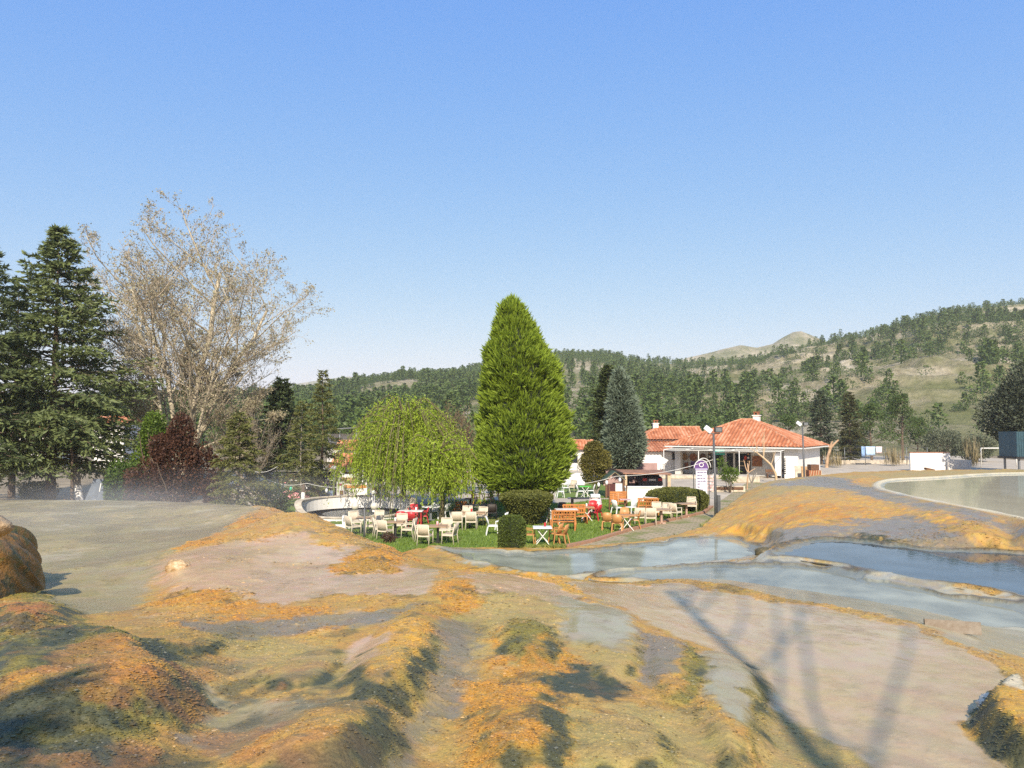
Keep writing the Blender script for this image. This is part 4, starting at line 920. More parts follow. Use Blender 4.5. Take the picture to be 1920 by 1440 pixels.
# --- bare plane tree: several pale stems, thousands of twigs, brown seed balls and first leaves
def plane_tree():
    D = 57.0; t = thing('plane_tree', 'tall leafless plane tree with pale mottled stems and brown seed balls', 'tree', ((336 - 960) / F * D, D, 0))
    T = Tubes(6); TW = Tubes(4); tips = []
    def grow(p, d, L, r, lev):
        n = 7 if lev < 2 else 5; pts = curve(p, d, L, n, (0, 0, .45 if lev > 0 else .1), .06 + .03 * lev); (T if lev < 2 else TW).add(pts, np.linspace(r, r * (.45 if lev < 3 else .3), n))
        if lev >= 4: tips.append(pts[n // 2:]); return
        kids = (10, 7, 6, 4)[lev]
        for k in range(kids):
            v = (.22 if lev == 0 else .18) + .82 * (k + RNG.random() * .8) / kids; v = min(v, 1); q = v * (n - 1); i = min(int(q), n - 2); pp = pts[i] + (pts[i + 1] - pts[i]) * (q - i)
            ax = unit(pts[i + 1] - pts[i]); pr = unit(np.cross(ax, RNG.normal(size=3))); an = RNG.uniform(.55, 1.1)
            dd = unit(ax * math.cos(an) + pr * math.sin(an) + np.array((0, 0, .12)))
            ln = L * (.54, .50, .48, .5)[lev] * RNG.uniform(.7, 1.15) * (1.25 - .62 * v)
            grow(pp, dd, ln, max(r * .42 * (1.15 - .6 * v), .011), lev + 1)
    stems = [((.25, 0, 0), (.03, -.05, 1), 19.5, .25), ((-.35, 0, 0), (-.05, .05, 1), 18.2, .23), ((.1, .3, 0), (.15, .1, 1), 17.0, .19), ((-.3, -.1, 0), (-.19, 0, 1), 16.0, .16), ((.4, 0, 0), (.21, -.1, 1), 15.0, .14), ((-.2, .1, 0), (-.33, .2, 1), 13.0, .12), ((.2, -.2, 3.0), (.95, .1, .5), 6.5, .09), ((-.2, -.2, 3.5), (-.8, .1, .6), 6.5, .09), ((.1, .2, 2.5), (.5, .1, .85), 8.0, .09)]
    old_stems = [((-.2, 0, 0), (-.10, .05, 1), 17.0, .24), ((.25, 0, 0), (.05, -.05, 1), 20.5, .26), ((.1, .3, 0), (.28, .1, 1), 18.0, .2), ((-.3, -.1, 0), (-.27, 0, 1), 14.5, .17), ((.4, 0, 0), (.46, -.1, 1), 15.5, .15), ((-.2, .1, 0), (-.52, .2, 1), 13.0, .13), ((.2, -.2, 3.0), (1.0, .1, .62), 10.5, .11), ((-.2, -.2, 3.5), (-.9, .1, .6), 8, .10), ((0, .2, 0), (.12, .25, 1), 19, .18), ((.1, -.2, 0), (-.16, -.2, 1), 16.5, .16)]
    for p, d, L, r in stems: grow(np.array(p) + np.array((0, 0, -.3)), unit(np.array(d)), L * .98, r, 0)
    def dome(V):
        V = V.copy(); z = V[:, 2]; k = 1 + .26 * sstep(5, 16, z) - .10 * sstep(19, 25, z); V[:, 0] *= k; V[:, 1] *= k; V[:, 2] = np.where(z > 10, 10 + (z - 10) * .80, z); return V
    T.V = [dome(v) for v in T.V]; TW.V = [dome(v) for v in TW.V]; tips = [dome(q) for q in tips]
    T.build('trunk', M_plane, t); TW.build('twigs', simple('plane_twig', (.50,.41,.30), .9, .25, 3), t)
    P = np.concatenate(tips); k = RNG.random(len(P)) < 1.1; P = P[k]; n = len(P); lv = Leaves()
    lv.add(P + RNG.normal(0, .08, (n, 3)), unit(RNG.normal(0, 1, (n, 3)) + np.array((0, 0, -.4))), RNG.uniform(.10, .21, n), RNG.uniform(.03, .065, n), RNG.random(n))
    lv.build('crown', leafmat('plane_bud', (.40,.32,.22), (.42,.40,.23), .3), t)
    return t
reseed(21); plane_tree(); reseed(22)

# --- golden cypress on the lawn
def blade_mass(name, parent, mat, rows, n, ln, wd, per=9, upw=.8, spread=.38, rvar=.12, lump=0.1, cx=0, cy=0, squash=1.0, tint0=.05, seed=0):
    """tufts of upright sprays over a body of revolution. rows: (height, centre offset, radius)"""
    rows = np.array(rows, float); H = rows[:, 0]; area = np.cumsum(np.concatenate([[0], (rows[1:, 2] + rows[:-1, 2]) / 2 * np.hypot(np.diff(H), np.diff(rows[:, 2]))])); area /= area[-1]
    z = np.interp(RNG.random(n), area, H); off = np.interp(z, H, rows[:, 1]); R = np.interp(z, H, rows[:, 2]); a = RNG.uniform(0, 2 * PI, n)
    rr = R * (1 + lump * fbm(a * 2.2 + 9, z * 1.1, 3, 500 + seed) * 2 + lump * .9 * fbm(a * 6 + 3, z * 2.6, 2, 520 + seed)) * (1 - rvar * RNG.random(n) ** 2)
    P = np.stack([off + rr * np.cos(a), rr * np.sin(a) * squash, z], 1)
    slope = np.gradient(rows[:, 2], H); sl = np.interp(z, H, slope)
    N = unit(np.stack([np.cos(a), np.sin(a), -sl * .6], 1)); M = unit(N * 1.0 + np.array((0, 0, upw)) + RNG.normal(0, .18, (n, 3)))
    lv = Leaves(); size = RNG.uniform(.7, 1.25, n)
    for k in range(per):
        D = unit(M + RNG.normal(0, spread, (n, 3))); l = ln * size * RNG.uniform(.6, 1.1, n); base = P - M * (ln * .55)[..., None] if np.ndim(ln) else P - M * ln * .55
        t1 = np.clip(.55 + .45 * RNG.random(n), 0, 1); lv.add(base + RNG.normal(0, ln * .16, (n, 3)), D, l, wd * size, tint0, t1)
    return lv.build(name, mat, parent)
def solid(name, parent, mat, rows, shrink=.86, squash=1.0, n=20):
    b = MB(); V = []; rows = [r for r in rows]
    for z, o, r in rows:
        for k in range(n): V.append((o + max(r * shrink, .01) * math.cos(2 * PI * k / n), max(r * shrink, .01) * math.sin(2 * PI * k / n) * squash, z))
    m = len(rows); Fs = [(i * n + k, i * n + (k + 1) % n, (i + 1) * n + (k + 1) % n, (i + 1) * n + k) for i in range(m - 1) for k in range(n)] + [tuple(range(n))[::-1], tuple(range((m - 1) * n, m * n))]
    b.add(V, Fs, True); return b.build(name, mat, parent)
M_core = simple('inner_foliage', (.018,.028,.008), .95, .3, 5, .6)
def cyp_rows(L, D, cx):
    o = []
    for y, x0, x1 in L[::-1]: o.append((CAMZ + (800 - y) * D / F, ((x0 + x1) / 2 - cx) * D / F, (x1 - x0) / 2 * D / F))
    return o
D_ = 40.5
CYW = .92
t = thing('cypress_tree', 'big yellow green clipped cypress standing in the bowl shaped hedge', 'tree', ((978 - 960) / F * D_, D_, 0))
ROWS = cyp_rows([(558,957,961),(569,935,981),(598,931,998),(627,917,1012),(657,902,1036),(686,901,1052),(715,900,1054),(744,899,1056),(773,896,1066),(802,891,1074),(832,887,1076),(861,885,1075),(890,888,1069),(910,910,1050),(922,950,1010)], D_, 978)
blade_mass('crown', t, leafmat('cypress_spray', (.05,.095,.010), (.45,.58,.06), .38), [(a, o, r * .90) for a, o, r in ROWS], 7400, .44, .040, per=9, upw=1.0, spread=.28, rvar=.24, lump=.11)
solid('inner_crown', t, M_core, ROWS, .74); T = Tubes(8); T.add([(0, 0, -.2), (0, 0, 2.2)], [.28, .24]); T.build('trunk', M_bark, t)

# --- the two conifers before the shop
D_ = 63.
t = thing('cypress_tree', 'blue grey cypress with a bare pale trunk beside the white annexe', 'tree', ((1172 - 960) / F * D_, D_, 0))
ROWS = cyp_rows([(691,1158,1162),(705,1150,1176),(725,1145,1184),(750,1140,1193),(780,1136,1201),(810,1133,1207),(835,1134,1209),(855,1142,1205),(872,1158,1192),(878,1168,1182)], D_, 1172)
blade_mass('crown', t, leafmat('blue_spray', (.05,.075,.05), (.25,.31,.22), .15), ROWS, 2600, .55, .05, per=8, upw=.55, spread=.5, rvar=.2, lump=.12, seed=3)
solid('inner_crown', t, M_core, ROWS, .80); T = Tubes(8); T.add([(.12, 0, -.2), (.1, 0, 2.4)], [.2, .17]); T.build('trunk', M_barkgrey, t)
conifer('spruce_tree', 'dark green spruce half hidden behind the blue grey cypress', 'tree', 1140, 67, 10.4, 2.3, leafmat('dark_spray', (.02,.035,.01), (.10,.125,.035), .12), nb=170, z0=.10, power=.62, droop=.2, twig=12, per=17, ks=.4, tr=.22)
shrub('small_tree', 'olive yellow clipped small tree on a pale stem beside the green table', 'tree', 1115, 55, 2.45, (1.25, 1.1, 1.15), 6500, leafmat('yellow_leaf', (.06,.06,.012), (.30,.26,.06), .25), .13, .045, trunk_r=.05, bark=M_barkgrey, extra=[((-.15, 0, 3.4), (.75, .7, .7), 1700), ((0, 0, 1.35), (1.1, 1.0, .6), 2000)])

# --- hedges
def hedge(name, label, px, dep, rows, n, mat, squash=1.0, ls=.085, lw=.03, rz=0.0, yoff=0.0, per=3, flat=True):
    t = thing(name, label, 'hedge', ((px - 960) / F * dep, dep, 0), rz)
    R = np.array(rows, float); blade_mass('crown', t, mat, rows, n, ls, lw, per=per, upw=.25, spread=.9, rvar=.05, lump=.035, squash=squash, tint0=.12)
    m = 2600; q = np.sqrt(RNG.random(m)) * R[-1, 2]; a = RNG.uniform(0, 6.28, m); lv = Leaves(); D = unit(RNG.normal(0, .6, (m, 3)) + np.array((0, 0, .8))); tt = RNG.random(m) * .5 + .35
    lv.add(np.stack([q * np.cos(a) + R[-1, 1], q * np.sin(a) * squash, np.full(m, R[-1, 0]) + RNG.normal(0, .02, m)], 1), D, ls, lw, tt * .6, tt); lv.build('clipped_top', mat, t)
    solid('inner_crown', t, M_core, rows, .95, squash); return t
hedge('bowl_hedge', 'bowl shaped clipped hedge under the big cypress', 986, 38.6, [(.0,0,.45),(.25,0,.66),(.7,.02,1.0),(1.1,.02,1.25),(1.38,.0,1.40),(1.5,.0,1.38),(1.60,0,1.2),(1.67,0,.8)], 6500, M_box, ls=.10, lw=.035)
hedge('box_hedge', 'small barrel shaped clipped hedge on the front edge of the lawn', 959.5, 30.3, [(-.05,0,.47),(.12,0,.53),(.5,0,.56),(.95,0,.56),(1.2,0,.53),(1.32,0,.47),(1.36,0,.36)], 5200, leafmat('box_leaf_fresh', (.025,.05,.010), (.15,.19,.035), .15), ls=.075, lw=.026, squash=.8)
hedge('long_hedge', 'long low rounded hedge behind the beige chairs by the path', 1266, 45.2, [(-.05,0,1.55),(.2,0,1.75),(.55,0,1.88),(.9,0,1.85),(1.12,0,1.66),(1.22,0,1.3),(1.27,0,.8)], 6500, M_box, squash=.52, ls=.10, lw=.034, rz=-.10)

# --- weeping willows
def willow(label, px, dep, h, rad, ns, lean, seed):
    t = thing('willow_tree', label, 'tree', ((px - 960) / F * dep, dep, 0)); T = Tubes(6); S = Tubes(3); lv = Leaves()
    tp = curve((0, 0, -.2), unit(np.array((lean, 0, 1.))), h * .72, 7, wob=.06); T.add(tp, np.linspace(.19, .1, 7) * (h / 6.8))
    for k in range(ns):
        a = RNG.uniform(0, 2 * PI); st = tp[RNG.integers(3, 7)]; el = RNG.uniform(.35, 1.45); L = rad * RNG.uniform(.45, 1.12)
        lump = 1 + .18 * math.sin(a * 3 + seed); L *= lump; d = unit(np.array((math.cos(a) * math.cos(el), math.sin(a) * math.cos(el), math.sin(el))))
        pts = curve(st, d, L, 7, (math.cos(a) * .5, math.sin(a) * .5, -1.05), .05); rr_ = np.hypot(pts[:, 0], pts[:, 1]); pts[:, 2] = np.minimum(pts[:, 2], h - (.22 if rad > 4 else .34) * rr_ ** 2 + .25 * math.sin(a * 5 + 1) * np.minimum(rr_, 1) - .2 * RNG.random()); T.add(pts, np.linspace(.045, .01, 7))
        lv.add(np.repeat(pts[1:], 9, 0) + RNG.normal(0, .14, (54, 3)), unit(RNG.normal(0, .5, (54, 3)) + np.array((0, 0, -.5))), RNG.uniform(.10, .19, 54), .03, RNG.random(54) * .5 + .3)
        for j in range(8):
            q = RNG.uniform(.08, 1) * 6; i = min(int(q), 5); p = pts[i] + (pts[i + 1] - pts[i]) * (q - i); p = p + RNG.normal(0, .12, 3)
            end = max(.75 + 1.0 * RNG.random() + .25 * math.sin(a * 4), .7); hl = max(p[2] - end, .3) * (RNG.uniform(.72, 1.0) if RNG.random() < .7 else RNG.uniform(.25, .7))
            m = 8; w_ = np.linspace(0, 1, m); out = RNG.uniform(.05, .35); hp = np.stack([p[0] + math.cos(a) * out * np.sin(w_ * 1.6), p[1] + math.sin(a) * out * np.sin(w_ * 1.6), p[2] - hl * w_ + .1 * np.sin(w_ * 3)], 1)
            hp[:, :2] += np.cumsum(RNG.normal(0, .010, (m, 2)), 0); S.add(hp, .006)
            c = int(hl * 17); ww = RNG.random(c); ii = np.minimum((ww * (m - 1)).astype(int), m - 2); ff = (ww * (m - 1) - ii)[:, None]
            P = hp[ii] * (1 - ff) + hp[ii + 1] * ff + RNG.normal(0, .018, (c, 3)); D = unit(RNG.normal(0, .38, (c, 3)) + np.array((0, 0, -.9))); tt = np.clip(RNG.random(c) * .6 + .3 + .1 * math.sin(a * 5), 0, 1)
            lv.add(P, D, RNG.uniform(.10, .19, c), RNG.uniform(.018, .034, c), tt * .75, tt)
    T.build('trunk', simple('willow_bark', (.15,.125,.06), .9, .25, 3, .6), t); S.build('branches', leafmat('willow_twig', (.16,.17,.03), (.2,.2,.04), 0), t); lv.build('crown', M_willow, t); return t
M_willow = leafmat('willow_leaf', (.21,.31,.018), (.46,.58,.06), .42)
willow('big weeping willow hanging over the white fountain', 758, 45.5, 7.1, 5.2, 230, -.02, 1)
willow('smaller weeping willow leaning on a dark trunk beside the big cypress', 828, 40.5, 5.2, 2.5, 60, .05, 3)
def bare_tree(label, px, dep, h, spread, n, mat, tr=.07, leaf=None, name='bare_tree'):
    t = thing(name, label, 'tree', ((px - 960) / F * dep, dep, 0)); T = Tubes(4); tips = []
    for k in range(n):
        a = RNG.uniform(0, 6.28); d = unit(np.array((math.cos(a) * spread, math.sin(a) * spread, 1.))); pts = curve((0, 0, RNG.uniform(-.1, .6)), d, h * RNG.uniform(.7, 1.05), 7, (0, 0, .3), .09); T.add(pts, np.linspace(tr * RNG.uniform(.4, 1), .01, 7))
        for j in range(14):
            i = RNG.integers(2, 6); q = curve(pts[i], unit(pts[i + 1] - pts[i] + RNG.normal(0, .6, 3) * .5 + np.array((0, 0, .1))), h * RNG.uniform(.12, .3), 4, (0, 0, .2), .1); T.add(q, np.linspace(.014, .006, 4)); tips.append(q)
            for _ in range(3): q2 = curve(q[RNG.integers(1, 4)], unit(RNG.normal(0, .6, 3) + np.array((0, 0, .6))), h * RNG.uniform(.05, .13), 3); T.add(q2, np.linspace(.008, .004, 3)); tips.append(q2)
    T.build('trunk', mat, t)
    if leaf:
        P = np.concatenate(tips); m = len(P); lv = Leaves(); tt = RNG.random(m); lv.add(P, unit(RNG.normal(size=(m, 3))), RNG.uniform(.06, .14, m), .03, tt); lv.build('crown', leaf, t)
    return t
bare_tree('brown leafless bushy tree between the willow and the big cypress', 842, 54, 6.0, .40, 34, M_twig, .06, leafmat('brown_bud', (.17,.10,.05), (.25,.20,.09), .2))
bare_tree('twiggy grey bare tree behind the olive green deodar', 470, 58, 6.6, .6, 20, M_barkgrey, .07, leafmat('grey_bud', (.2,.14,.09), (.27,.23,.1), .2))
# --- trees round the yard on the far side
conifer('spruce_tree', 'grey green spruce behind the lamp post at the gable end', 'tree', 1538, 100, 9.8, 3.0, leafmat('grey_needle', (.03,.045,.025), (.13,.16,.09), .12), nb=110, z0=.12, droop=.3, twig=11, per=13, ks=.5, tr=.2)
conifer('conifer_tree', 'narrow dark conifer between the grey spruce and the pines', 'tree', 1592, 102, 9.6, 2.0, leafmat('dry_needle', (.03,.035,.012), (.12,.12,.04), .12), nb=110, z0=.06, power=.5, droop=.3, twig=10, per=12, ks=.45, tr=.2)
def far_pine(label, px, dep, h, wd, n, mat, name='pine_tree'):
    t = thing(name, label, 'tree', ((px - 960) / F * dep, dep, 0)); lv = Leaves(); T = Tubes(5); T.add(curve((0, 0, -.3), (0, 0, 1.), h * .9, 6, wob=.02), np.linspace(h * .025, h * .006, 6))
    for k in range(26):
        u = RNG.random() ** .8; a = RNG.uniform(0, 6.28); zz = h * (.14 + .8 * u); L = wd * (1 - u) ** .6 * RNG.uniform(.6, 1.1) + .2; p = curve((0, 0, zz), unit(np.array((math.cos(a), math.sin(a), .35))), L, 4, (0, 0, .2)); T.add(p, np.linspace(.06, .02, 4))
        q = shrub_leaves(p[-1] * .85 + np.array((0, 0, zz)) * .15, (L * .42 + .3, L * .42 + .3, .55 + L * .15), n // 26, .34, .06, up=.5); lv.V += q.V; lv.T += q.T
    T.build('trunk', M_bark, t); lv.build('crown', mat, t); return t
far_pine('bushy green pine behind the blue towels', 1632, 108, 8.4, 3.0, 3600, M_pine)
far_pine('tallest dark pine behind the white wall', 1690, 112, 10.2, 3.4, 4600, M_pine)
far_pine('small pine at the corner behind the white wall top', 1718, 118, 6.5, 3.0, 3000, M_pine)
far_pine('round dark pine low behind the shop chimney', 1478, 118, 7.0, 3.0, 2600, M_pine)
for px_, dp, z, R, lab in ((1766, 112, 2.4, (3.6, 2.6, 2.4), 'grey green olive tree beside the dark pines'), (1828, 108, 1.9, (2.6, 2.4, 2.0), 'silvery olive bush beside the goal post'), (1600, 125, 2.2, (3.0, 2.4, 2.2), 'grey olive tree behind the narrow conifer')):
    shrub('olive_tree', lab, 'tree', px_, dp, z, R, 4200, M_olive, .34, .07, trunk_r=.12)
shrub('dark_tree', 'big dark evergreen tree in front of the teal cabin', 'tree', 1938, 77, 6.2, (5.4, 4.2, 5.5), 21000, leafmat('grey_dark_leaf', (.025,.035,.02), (.12,.14,.085), .12), .38, .08, trunk_r=.28, extra=[((-2.6, -.5, 5.0), (1.9, 1.9, 2.6), 3000), ((2.0, -.3, 9.0), (2.6, 2.4, 2.6), 3000), ((3.5, 0, 5), (4, 3, 4), 4000)])
def stalks(label, px, dep, h, n, wd):
    c = RNG.normal(0, wd, (n, 2)); P = np.stack([c[:, 0], c[:, 1], np.zeros(n)], 1); D = unit(np.stack([RNG.normal(0, .13, n), RNG.normal(0, .13, n), np.ones(n)], 1)); lv = Leaves(); tt = RNG.random(n)
    lv.add(P, D, h * RNG.uniform(.5, 1.1, n), .035, tt * .5, tt); o = lv.build('reeds', leafmat('dry_reed', (.20,.16,.08), (.42,.34,.19), .2)); o.location = ((px - 960) / F * dep, dep, 0); return tag(o, label, 'reeds', 'clumps of dry reeds')
stalks('clump of dry tan reeds between the towels and the white wall', 1673, 96, 2.6, 110, .5)
stalks('tall thin clump of dry tan reeds beside the goal post', 1822, 92, 4.2, 90, .4)
stalks('low clump of dry reeds beside the pruned trunk', 1563, 92, 2.2, 90, .5)
# ------------------------------------------------------------------ buildings, walls, stalls
M_wall = simple('white_render', (.80,.78,.74), .9, .05, 1.5, .25, bscale=30)
M_walldirt = simple('weathered_render', (.72,.69,.64), .9, .10, .9, .3, bscale=30)
M_pinkwall = simple('pink_render', (.42,.27,.25), .9, .12, 1.2, .2)
M_wood = simple('dark_wood', (.16,.075,.035), .6, .25, 3, .4, stretch=(1,8,8))
M_orangew = simple('orange_wood', (.52,.21,.055), .5, .25, 3, .3, stretch=(1,7,7), col2=(.27,.09,.02))
M_palew = simple('pale_wood', (.60,.44,.27), .7, .18, 3, .3, stretch=(1,7,7))
M_glass = simple('dark_glass', (.025,.03,.035), .08, .2, 1.5)
M_black = simple('black_plastic', (.02,.02,.022), .5, .2, 8)
M_metal = simple('grey_metal', (.22,.23,.24), .45, .12, 6, .1, metal=.5)
M_frame = simple('white_frame', (.78,.77,.73), .5, .05, 5)
M_green = simple('green_plastic', (.05,.50,.40), .5, .1, 5)
M_violet = simple('violet_board', (.13,.06,.22), .5, .12, 5)
M_letter = simple('white_lettering', (.85,.85,.85), .6, .03, 5)
M_ink = simple('violet_lettering', (.12,.08,.22), .6, .1, 5)
M_terra = simple('terracotta', (.36,.13,.06), .8, .2, 5, .3)
M_stone = simple('pale_stone', (.58,.50,.39), .9, .2, 2.5, .7)
M_pinkgood = simple('pink_goods', (.62,.10,.16), .6, .45, 9, 0, col2=(.75,.60,.58))
M_blackgood = simple('dark_goods', (.03,.02,.025), .6, .6, 12, 0, col2=(.22,.05,.05))
M_tile = None
def tile_mat():
    m, t, b = mat_new('roof_tile'); N = t.nodes; L = t.links
    a = N.new('ShaderNodeAttribute'); a.attribute_name = 'tint'; cr = N.new('ShaderNodeValToRGB'); e = cr.color_ramp.elements
    e[0].color = (.15,.06,.035,1); e[1].color = (.60,.34,.21,1); k = e.new(.5); k.color = (.43,.14,.055,1); L.new(a.outputs['Fac'], cr.inputs[0]); L.new(cr.outputs[0], b.inputs['Base Color']); b.inputs['Roughness'].default_value = .85
    return m
M_tile = tile_mat()
def roof_face(V, Fq, T, E0, E1, R1, R0, pitch=.36, row=.42):
    """rounded tile rows on one roof plane, eave E0-E1, ridge R0-R1"""
    E0, E1, R0, R1 = (np.array(p, float) for p in (E0, E1, R0, R1)); ex = E1 - E0; Lx = np.linalg.norm(ex); ex /= Lx
    up = (R0 + R1) / 2 - (E0 + E1) / 2; up = up - ex * (up @ ex); Ls = np.linalg.norm(up); up /= Ls; nrm = np.cross(ex, up); nrm *= np.sign(nrm[2])
    nu = max(2, int(Lx / pitch)) * 4; nv = max(2, int(Ls / row)) * 2; s = np.linspace(0, Lx, nu + 1); a0, a1 = (R0 - E0) @ ex, (R1 - E0) @ ex
    base = sum(len(v) for v in V); vv = []; tt = []
    for j in range(nv + 1):
        t = j / nv; lo, hi = a0 * t, Lx + (a1 - Lx) * t; ss = np.clip(s, lo, hi); h = .10 * np.abs(np.sin(ss / pitch * PI)) + (.035 if j % 2 == 0 else 0)
        vv.append(E0 + ex * ss[:, None] + up * (Ls * t) + nrm * h[:, None])
        col, rw = np.floor(ss / pitch), j // 2; q = _h(col, np.full_like(col, rw), 71)
        tt.append(np.clip(.0 + .40 * q + .48 * np.abs(np.sin(ss / pitch * PI)) + .25 * (vnoise(ss * .9, np.full_like(ss, t * Ls * .9), 5) - .5), 0, 1))
    i = np.arange((nv + 1) * (nu + 1)).reshape(nv + 1, nu + 1) + base
    V.append(np.concatenate(vv)); T.append(np.concatenate(tt)); Fq.append(_qf(i))
def roof_obj(name, faces, parent, ridges=()):
    V, Q, T = [], [], []
    for f in faces: roof_face(V, Q, T, *f)
    for p, q in ridges:
        p, q = np.array(p, float), np.array(q, float); n = max(2, int(np.linalg.norm(q - p) / .38)); d = unit(q - p); a = unit(np.cross(d, (0, 0, 1.))); b = np.cross(a, d)
        for k in range(n):
            o = p + (q - p) * k / n; o2 = p + (q - p) * (k + 1.08) / n; r = .13; base = sum(len(v) for v in V); th = np.linspace(-.5, PI + .5, 7); ring = lambda c, rr: np.array([c + a * rr * math.cos(x) + b * rr * math.sin(x) for x in th])
            V.append(np.concatenate([ring(o, r * 1.1), ring(o2, r * .9)])); i = np.arange(14).reshape(2, 7) + base; Q.append(_qf(i)); T.append(np.full(14, .55 + .4 * RNG.random()))
    return npmesh(name, np.concatenate(V), np.concatenate(Q), M_tile, parent, attrs={'tint': np.concatenate(T)})
def chimney(parent, x, y, z0, z1, w_=.55):
    b = MB(); b.box((x, y, (z0 + z1) / 2), (w_, w_, z1 - z0)); b.box((x, y, z1 + .03), (w_ * 1.25, w_ * 1.25, .10)); o = b.build('chimney', M_wall, parent)
    b = MB()
    for sx in (-1, 1): b.box((x + sx * w_ * .28, y, z1 + .21), (w_ * .2, w_ * .8, .26))
    b.box((x, y, z1 + .38), (w_ * .95, w_, .08)); b.build('chimney_pot', M_terra, o); return o
def text_obj(name, txt, size, mat, parent, loc, rot, ext=.006):
    cu = bpy.data.curves.new(name, 'FONT'); cu.body = txt; cu.size = size; cu.align_x = 'CENTER'; cu.align_y = 'CENTER'; cu.extrude = ext; cu.resolution_u = 3
    tmp = bpy.data.objects.new(name, cu); COL.objects.link(tmp); dg = bpy.context.evaluated_depsgraph_get(); me = bpy.data.meshes.new_from_object(tmp.evaluated_get(dg)); COL.objects.unlink(tmp); bpy.data.objects.remove(tmp)
    me.materials.clear(); me.materials.append(mat); o = bpy.data.objects.new(name, me); link(o, parent); o.location = loc; o.rotation_euler = rot
    if parent is not None: KIDS.setdefault(parent.name, []).append(o)
    return o

# --- the shop: hipped tile roof over a shaded front
RZ = math.radians(-34.5); A_ = np.array((17.04, 79.0)); ex_ = np.array((math.cos(RZ), math.sin(RZ))); ey_ = np.array((-math.sin(RZ), math.cos(RZ)))
def fu(px, v=0.0):
    """local x on the shop's plane y=v seen at photo column px"""
    k = (px - 960) / F * _cp; o = A_ + ey_ * v; return float((k * o[1] - o[0]) / (ex_[0] - k * ex_[1]))
shop = thing('shop_building', 'white shop with a hipped orange tile roof and a shaded glazed front', 'building', (A_[0], A_[1], 0), RZ)
W_, D2 = 12.6, 9.2; FV = 2.3; EZ = 3.0
b = MB(); b.box((W_ / 2, FV + (D2 - FV) / 2, EZ / 2), (W_, D2 - FV, EZ)); b.box((W_ - .65, FV / 2 - .002, EZ / 2 - .01), (1.3, FV, EZ - .02)); b.box((W_ / 2, -.02, EZ - .09), (W_, .12, .16)); b.build('wall', M_wall, shop)
b = MB(); b.box((.42, .35, 1.32), (.62, .6, 2.64)); b.build('pillar', M_walldirt, shop)
ov = .75; e0, e1, e2, e3 = (-ov, -ov, EZ), (W_ + ov, -ov, EZ), (W_ + ov, D2 + ov, EZ), (-ov, D2 + ov, EZ); r0, r1 = (W_ / 2 - .6, D2 / 2, 5.75), (W_ / 2 + .6, D2 / 2, 5.75)
rf = roof_obj('roof', [(e0, e1, r1, r0), (e1, e2, r1, r1), (e2, e3, r0, r1), (e3, e0, r0, r0)], shop, [(e0, r0), (e1, r1), (e2, r1), (e3, r0), (r0, r1)])
b = MB(); b.add([(x, y, z - .03) for x, y, z in (e0, e1, e2, e3)], [(0, 3, 2, 1)]); b.bar((-ov, -ov, EZ - .06), (W_ + ov, -ov, EZ - .06), .06, .12); b.bar((W_ + ov, -ov, EZ - .06), (W_ + ov, D2 + ov, EZ - .06), .06, .12); b.build('eaves', M_frame, rf)
chimney(shop, W_ / 2 + 1.0, D2 / 2 + .3, 5.0, 6.15, .62)
fy = FV - .03
def pane(px0_, px1_, z0, z1, mat=M_glass, name='window', frame=True, label=None):
    u0, u1 = fu(px0_, FV), fu(px1_, FV); b = MB(); b.box(((u0 + u1) / 2, fy - .01, (z0 + z1) / 2), (u1 - u0, .05, z1 - z0)); o = b.build(name, mat, shop)
    if frame:
        f = MB(); wq = .09
        for u in (u0, u1): f.box((u, fy - .04, (z0 + z1) / 2), (wq, .08, z1 - z0 + wq))
        for z in (z0, z1): f.box(((u0 + u1) / 2, fy - .043, z), (u1 - u0 - wq, .08, wq))
        f.build('frame', M_frame, o)
    return o
pane(1338, 1357, .7, 2.25); dd = pane(1361, 1375, .05, 2.3, name='door'); pane(1377, 1400, .05, 2.3)
b = MB(); u = fu(1374, FV); b.box((u - .35, fy - .07, 1.05), (.04, .06, .3)); b.build('handle', M_metal, dd)
# goods seen in the shop windows: rugs, plates, a painting, hanging ornament strips
def deco(name, px_, z, w_, h, mat, round_=False, out=.1, label=None):
    u = fu(px_, FV); b = MB()
    if round_:
        n = 14; P = [(u + w_ / 2 * math.cos(2 * PI * k / n), z + h / 2 * math.sin(2 * PI * k / n)) for k in range(n)]
        V = [(x, fy - out, zz) for x, zz in P] + [(x, fy - out - .03, zz) for x, zz in P]; b.add(V, [tuple(range(n)), tuple(range(2 * n - 1, n - 1, -1))] + [(k, n + k, n + (k + 1) % n, (k + 1) % n) for k in range(n)])
    else: b.box((u, fy - out, z), (w_, .04, h))
    return b.build(name, mat, shop)
M_rug = simple('woven_rug', (.40,.16,.07), .9, .4, 8, 0, col2=(.10,.05,.04)); M_tan = simple('tan_plate', (.50,.30,.14), .6, .3, 5)
deco('plate', 1284, 1.75, .75, .7, M_tan, True); deco('plate', 1300, 1.75, .85, .8, M_rug, True); deco('plate', 1318, 1.75, .7, .8, M_wood, True)
deco('figurine', 1287, .8, .4, .7, M_terra); deco('rug', 1301, .95, .7, .7, M_violet); deco('ornament_strip', 1331, 1.35, .38, 1.7, M_black); deco('ornament_strip', 1403, 1.35, .42, 1.9, M_black)
for k in range(5):
    for px_ in (1331, 1403): deco('medallion', px_, .75 + .36 * k, .2, .2, M_letter if k % 2 else M_tan, True, .14)
deco('painting', 1419, 1.5, 1.0, 1.05, M_rug); deco('shelf', 1391, 1.0, .8, .08, M_palew, out=.2); deco('shelf', 1391, 1.45, .8, .08, M_palew, out=.2); deco('lantern', 1398, 1.8, .28, .45, simple('red_lamp', (.55,.05,.02), .4), True, .2)
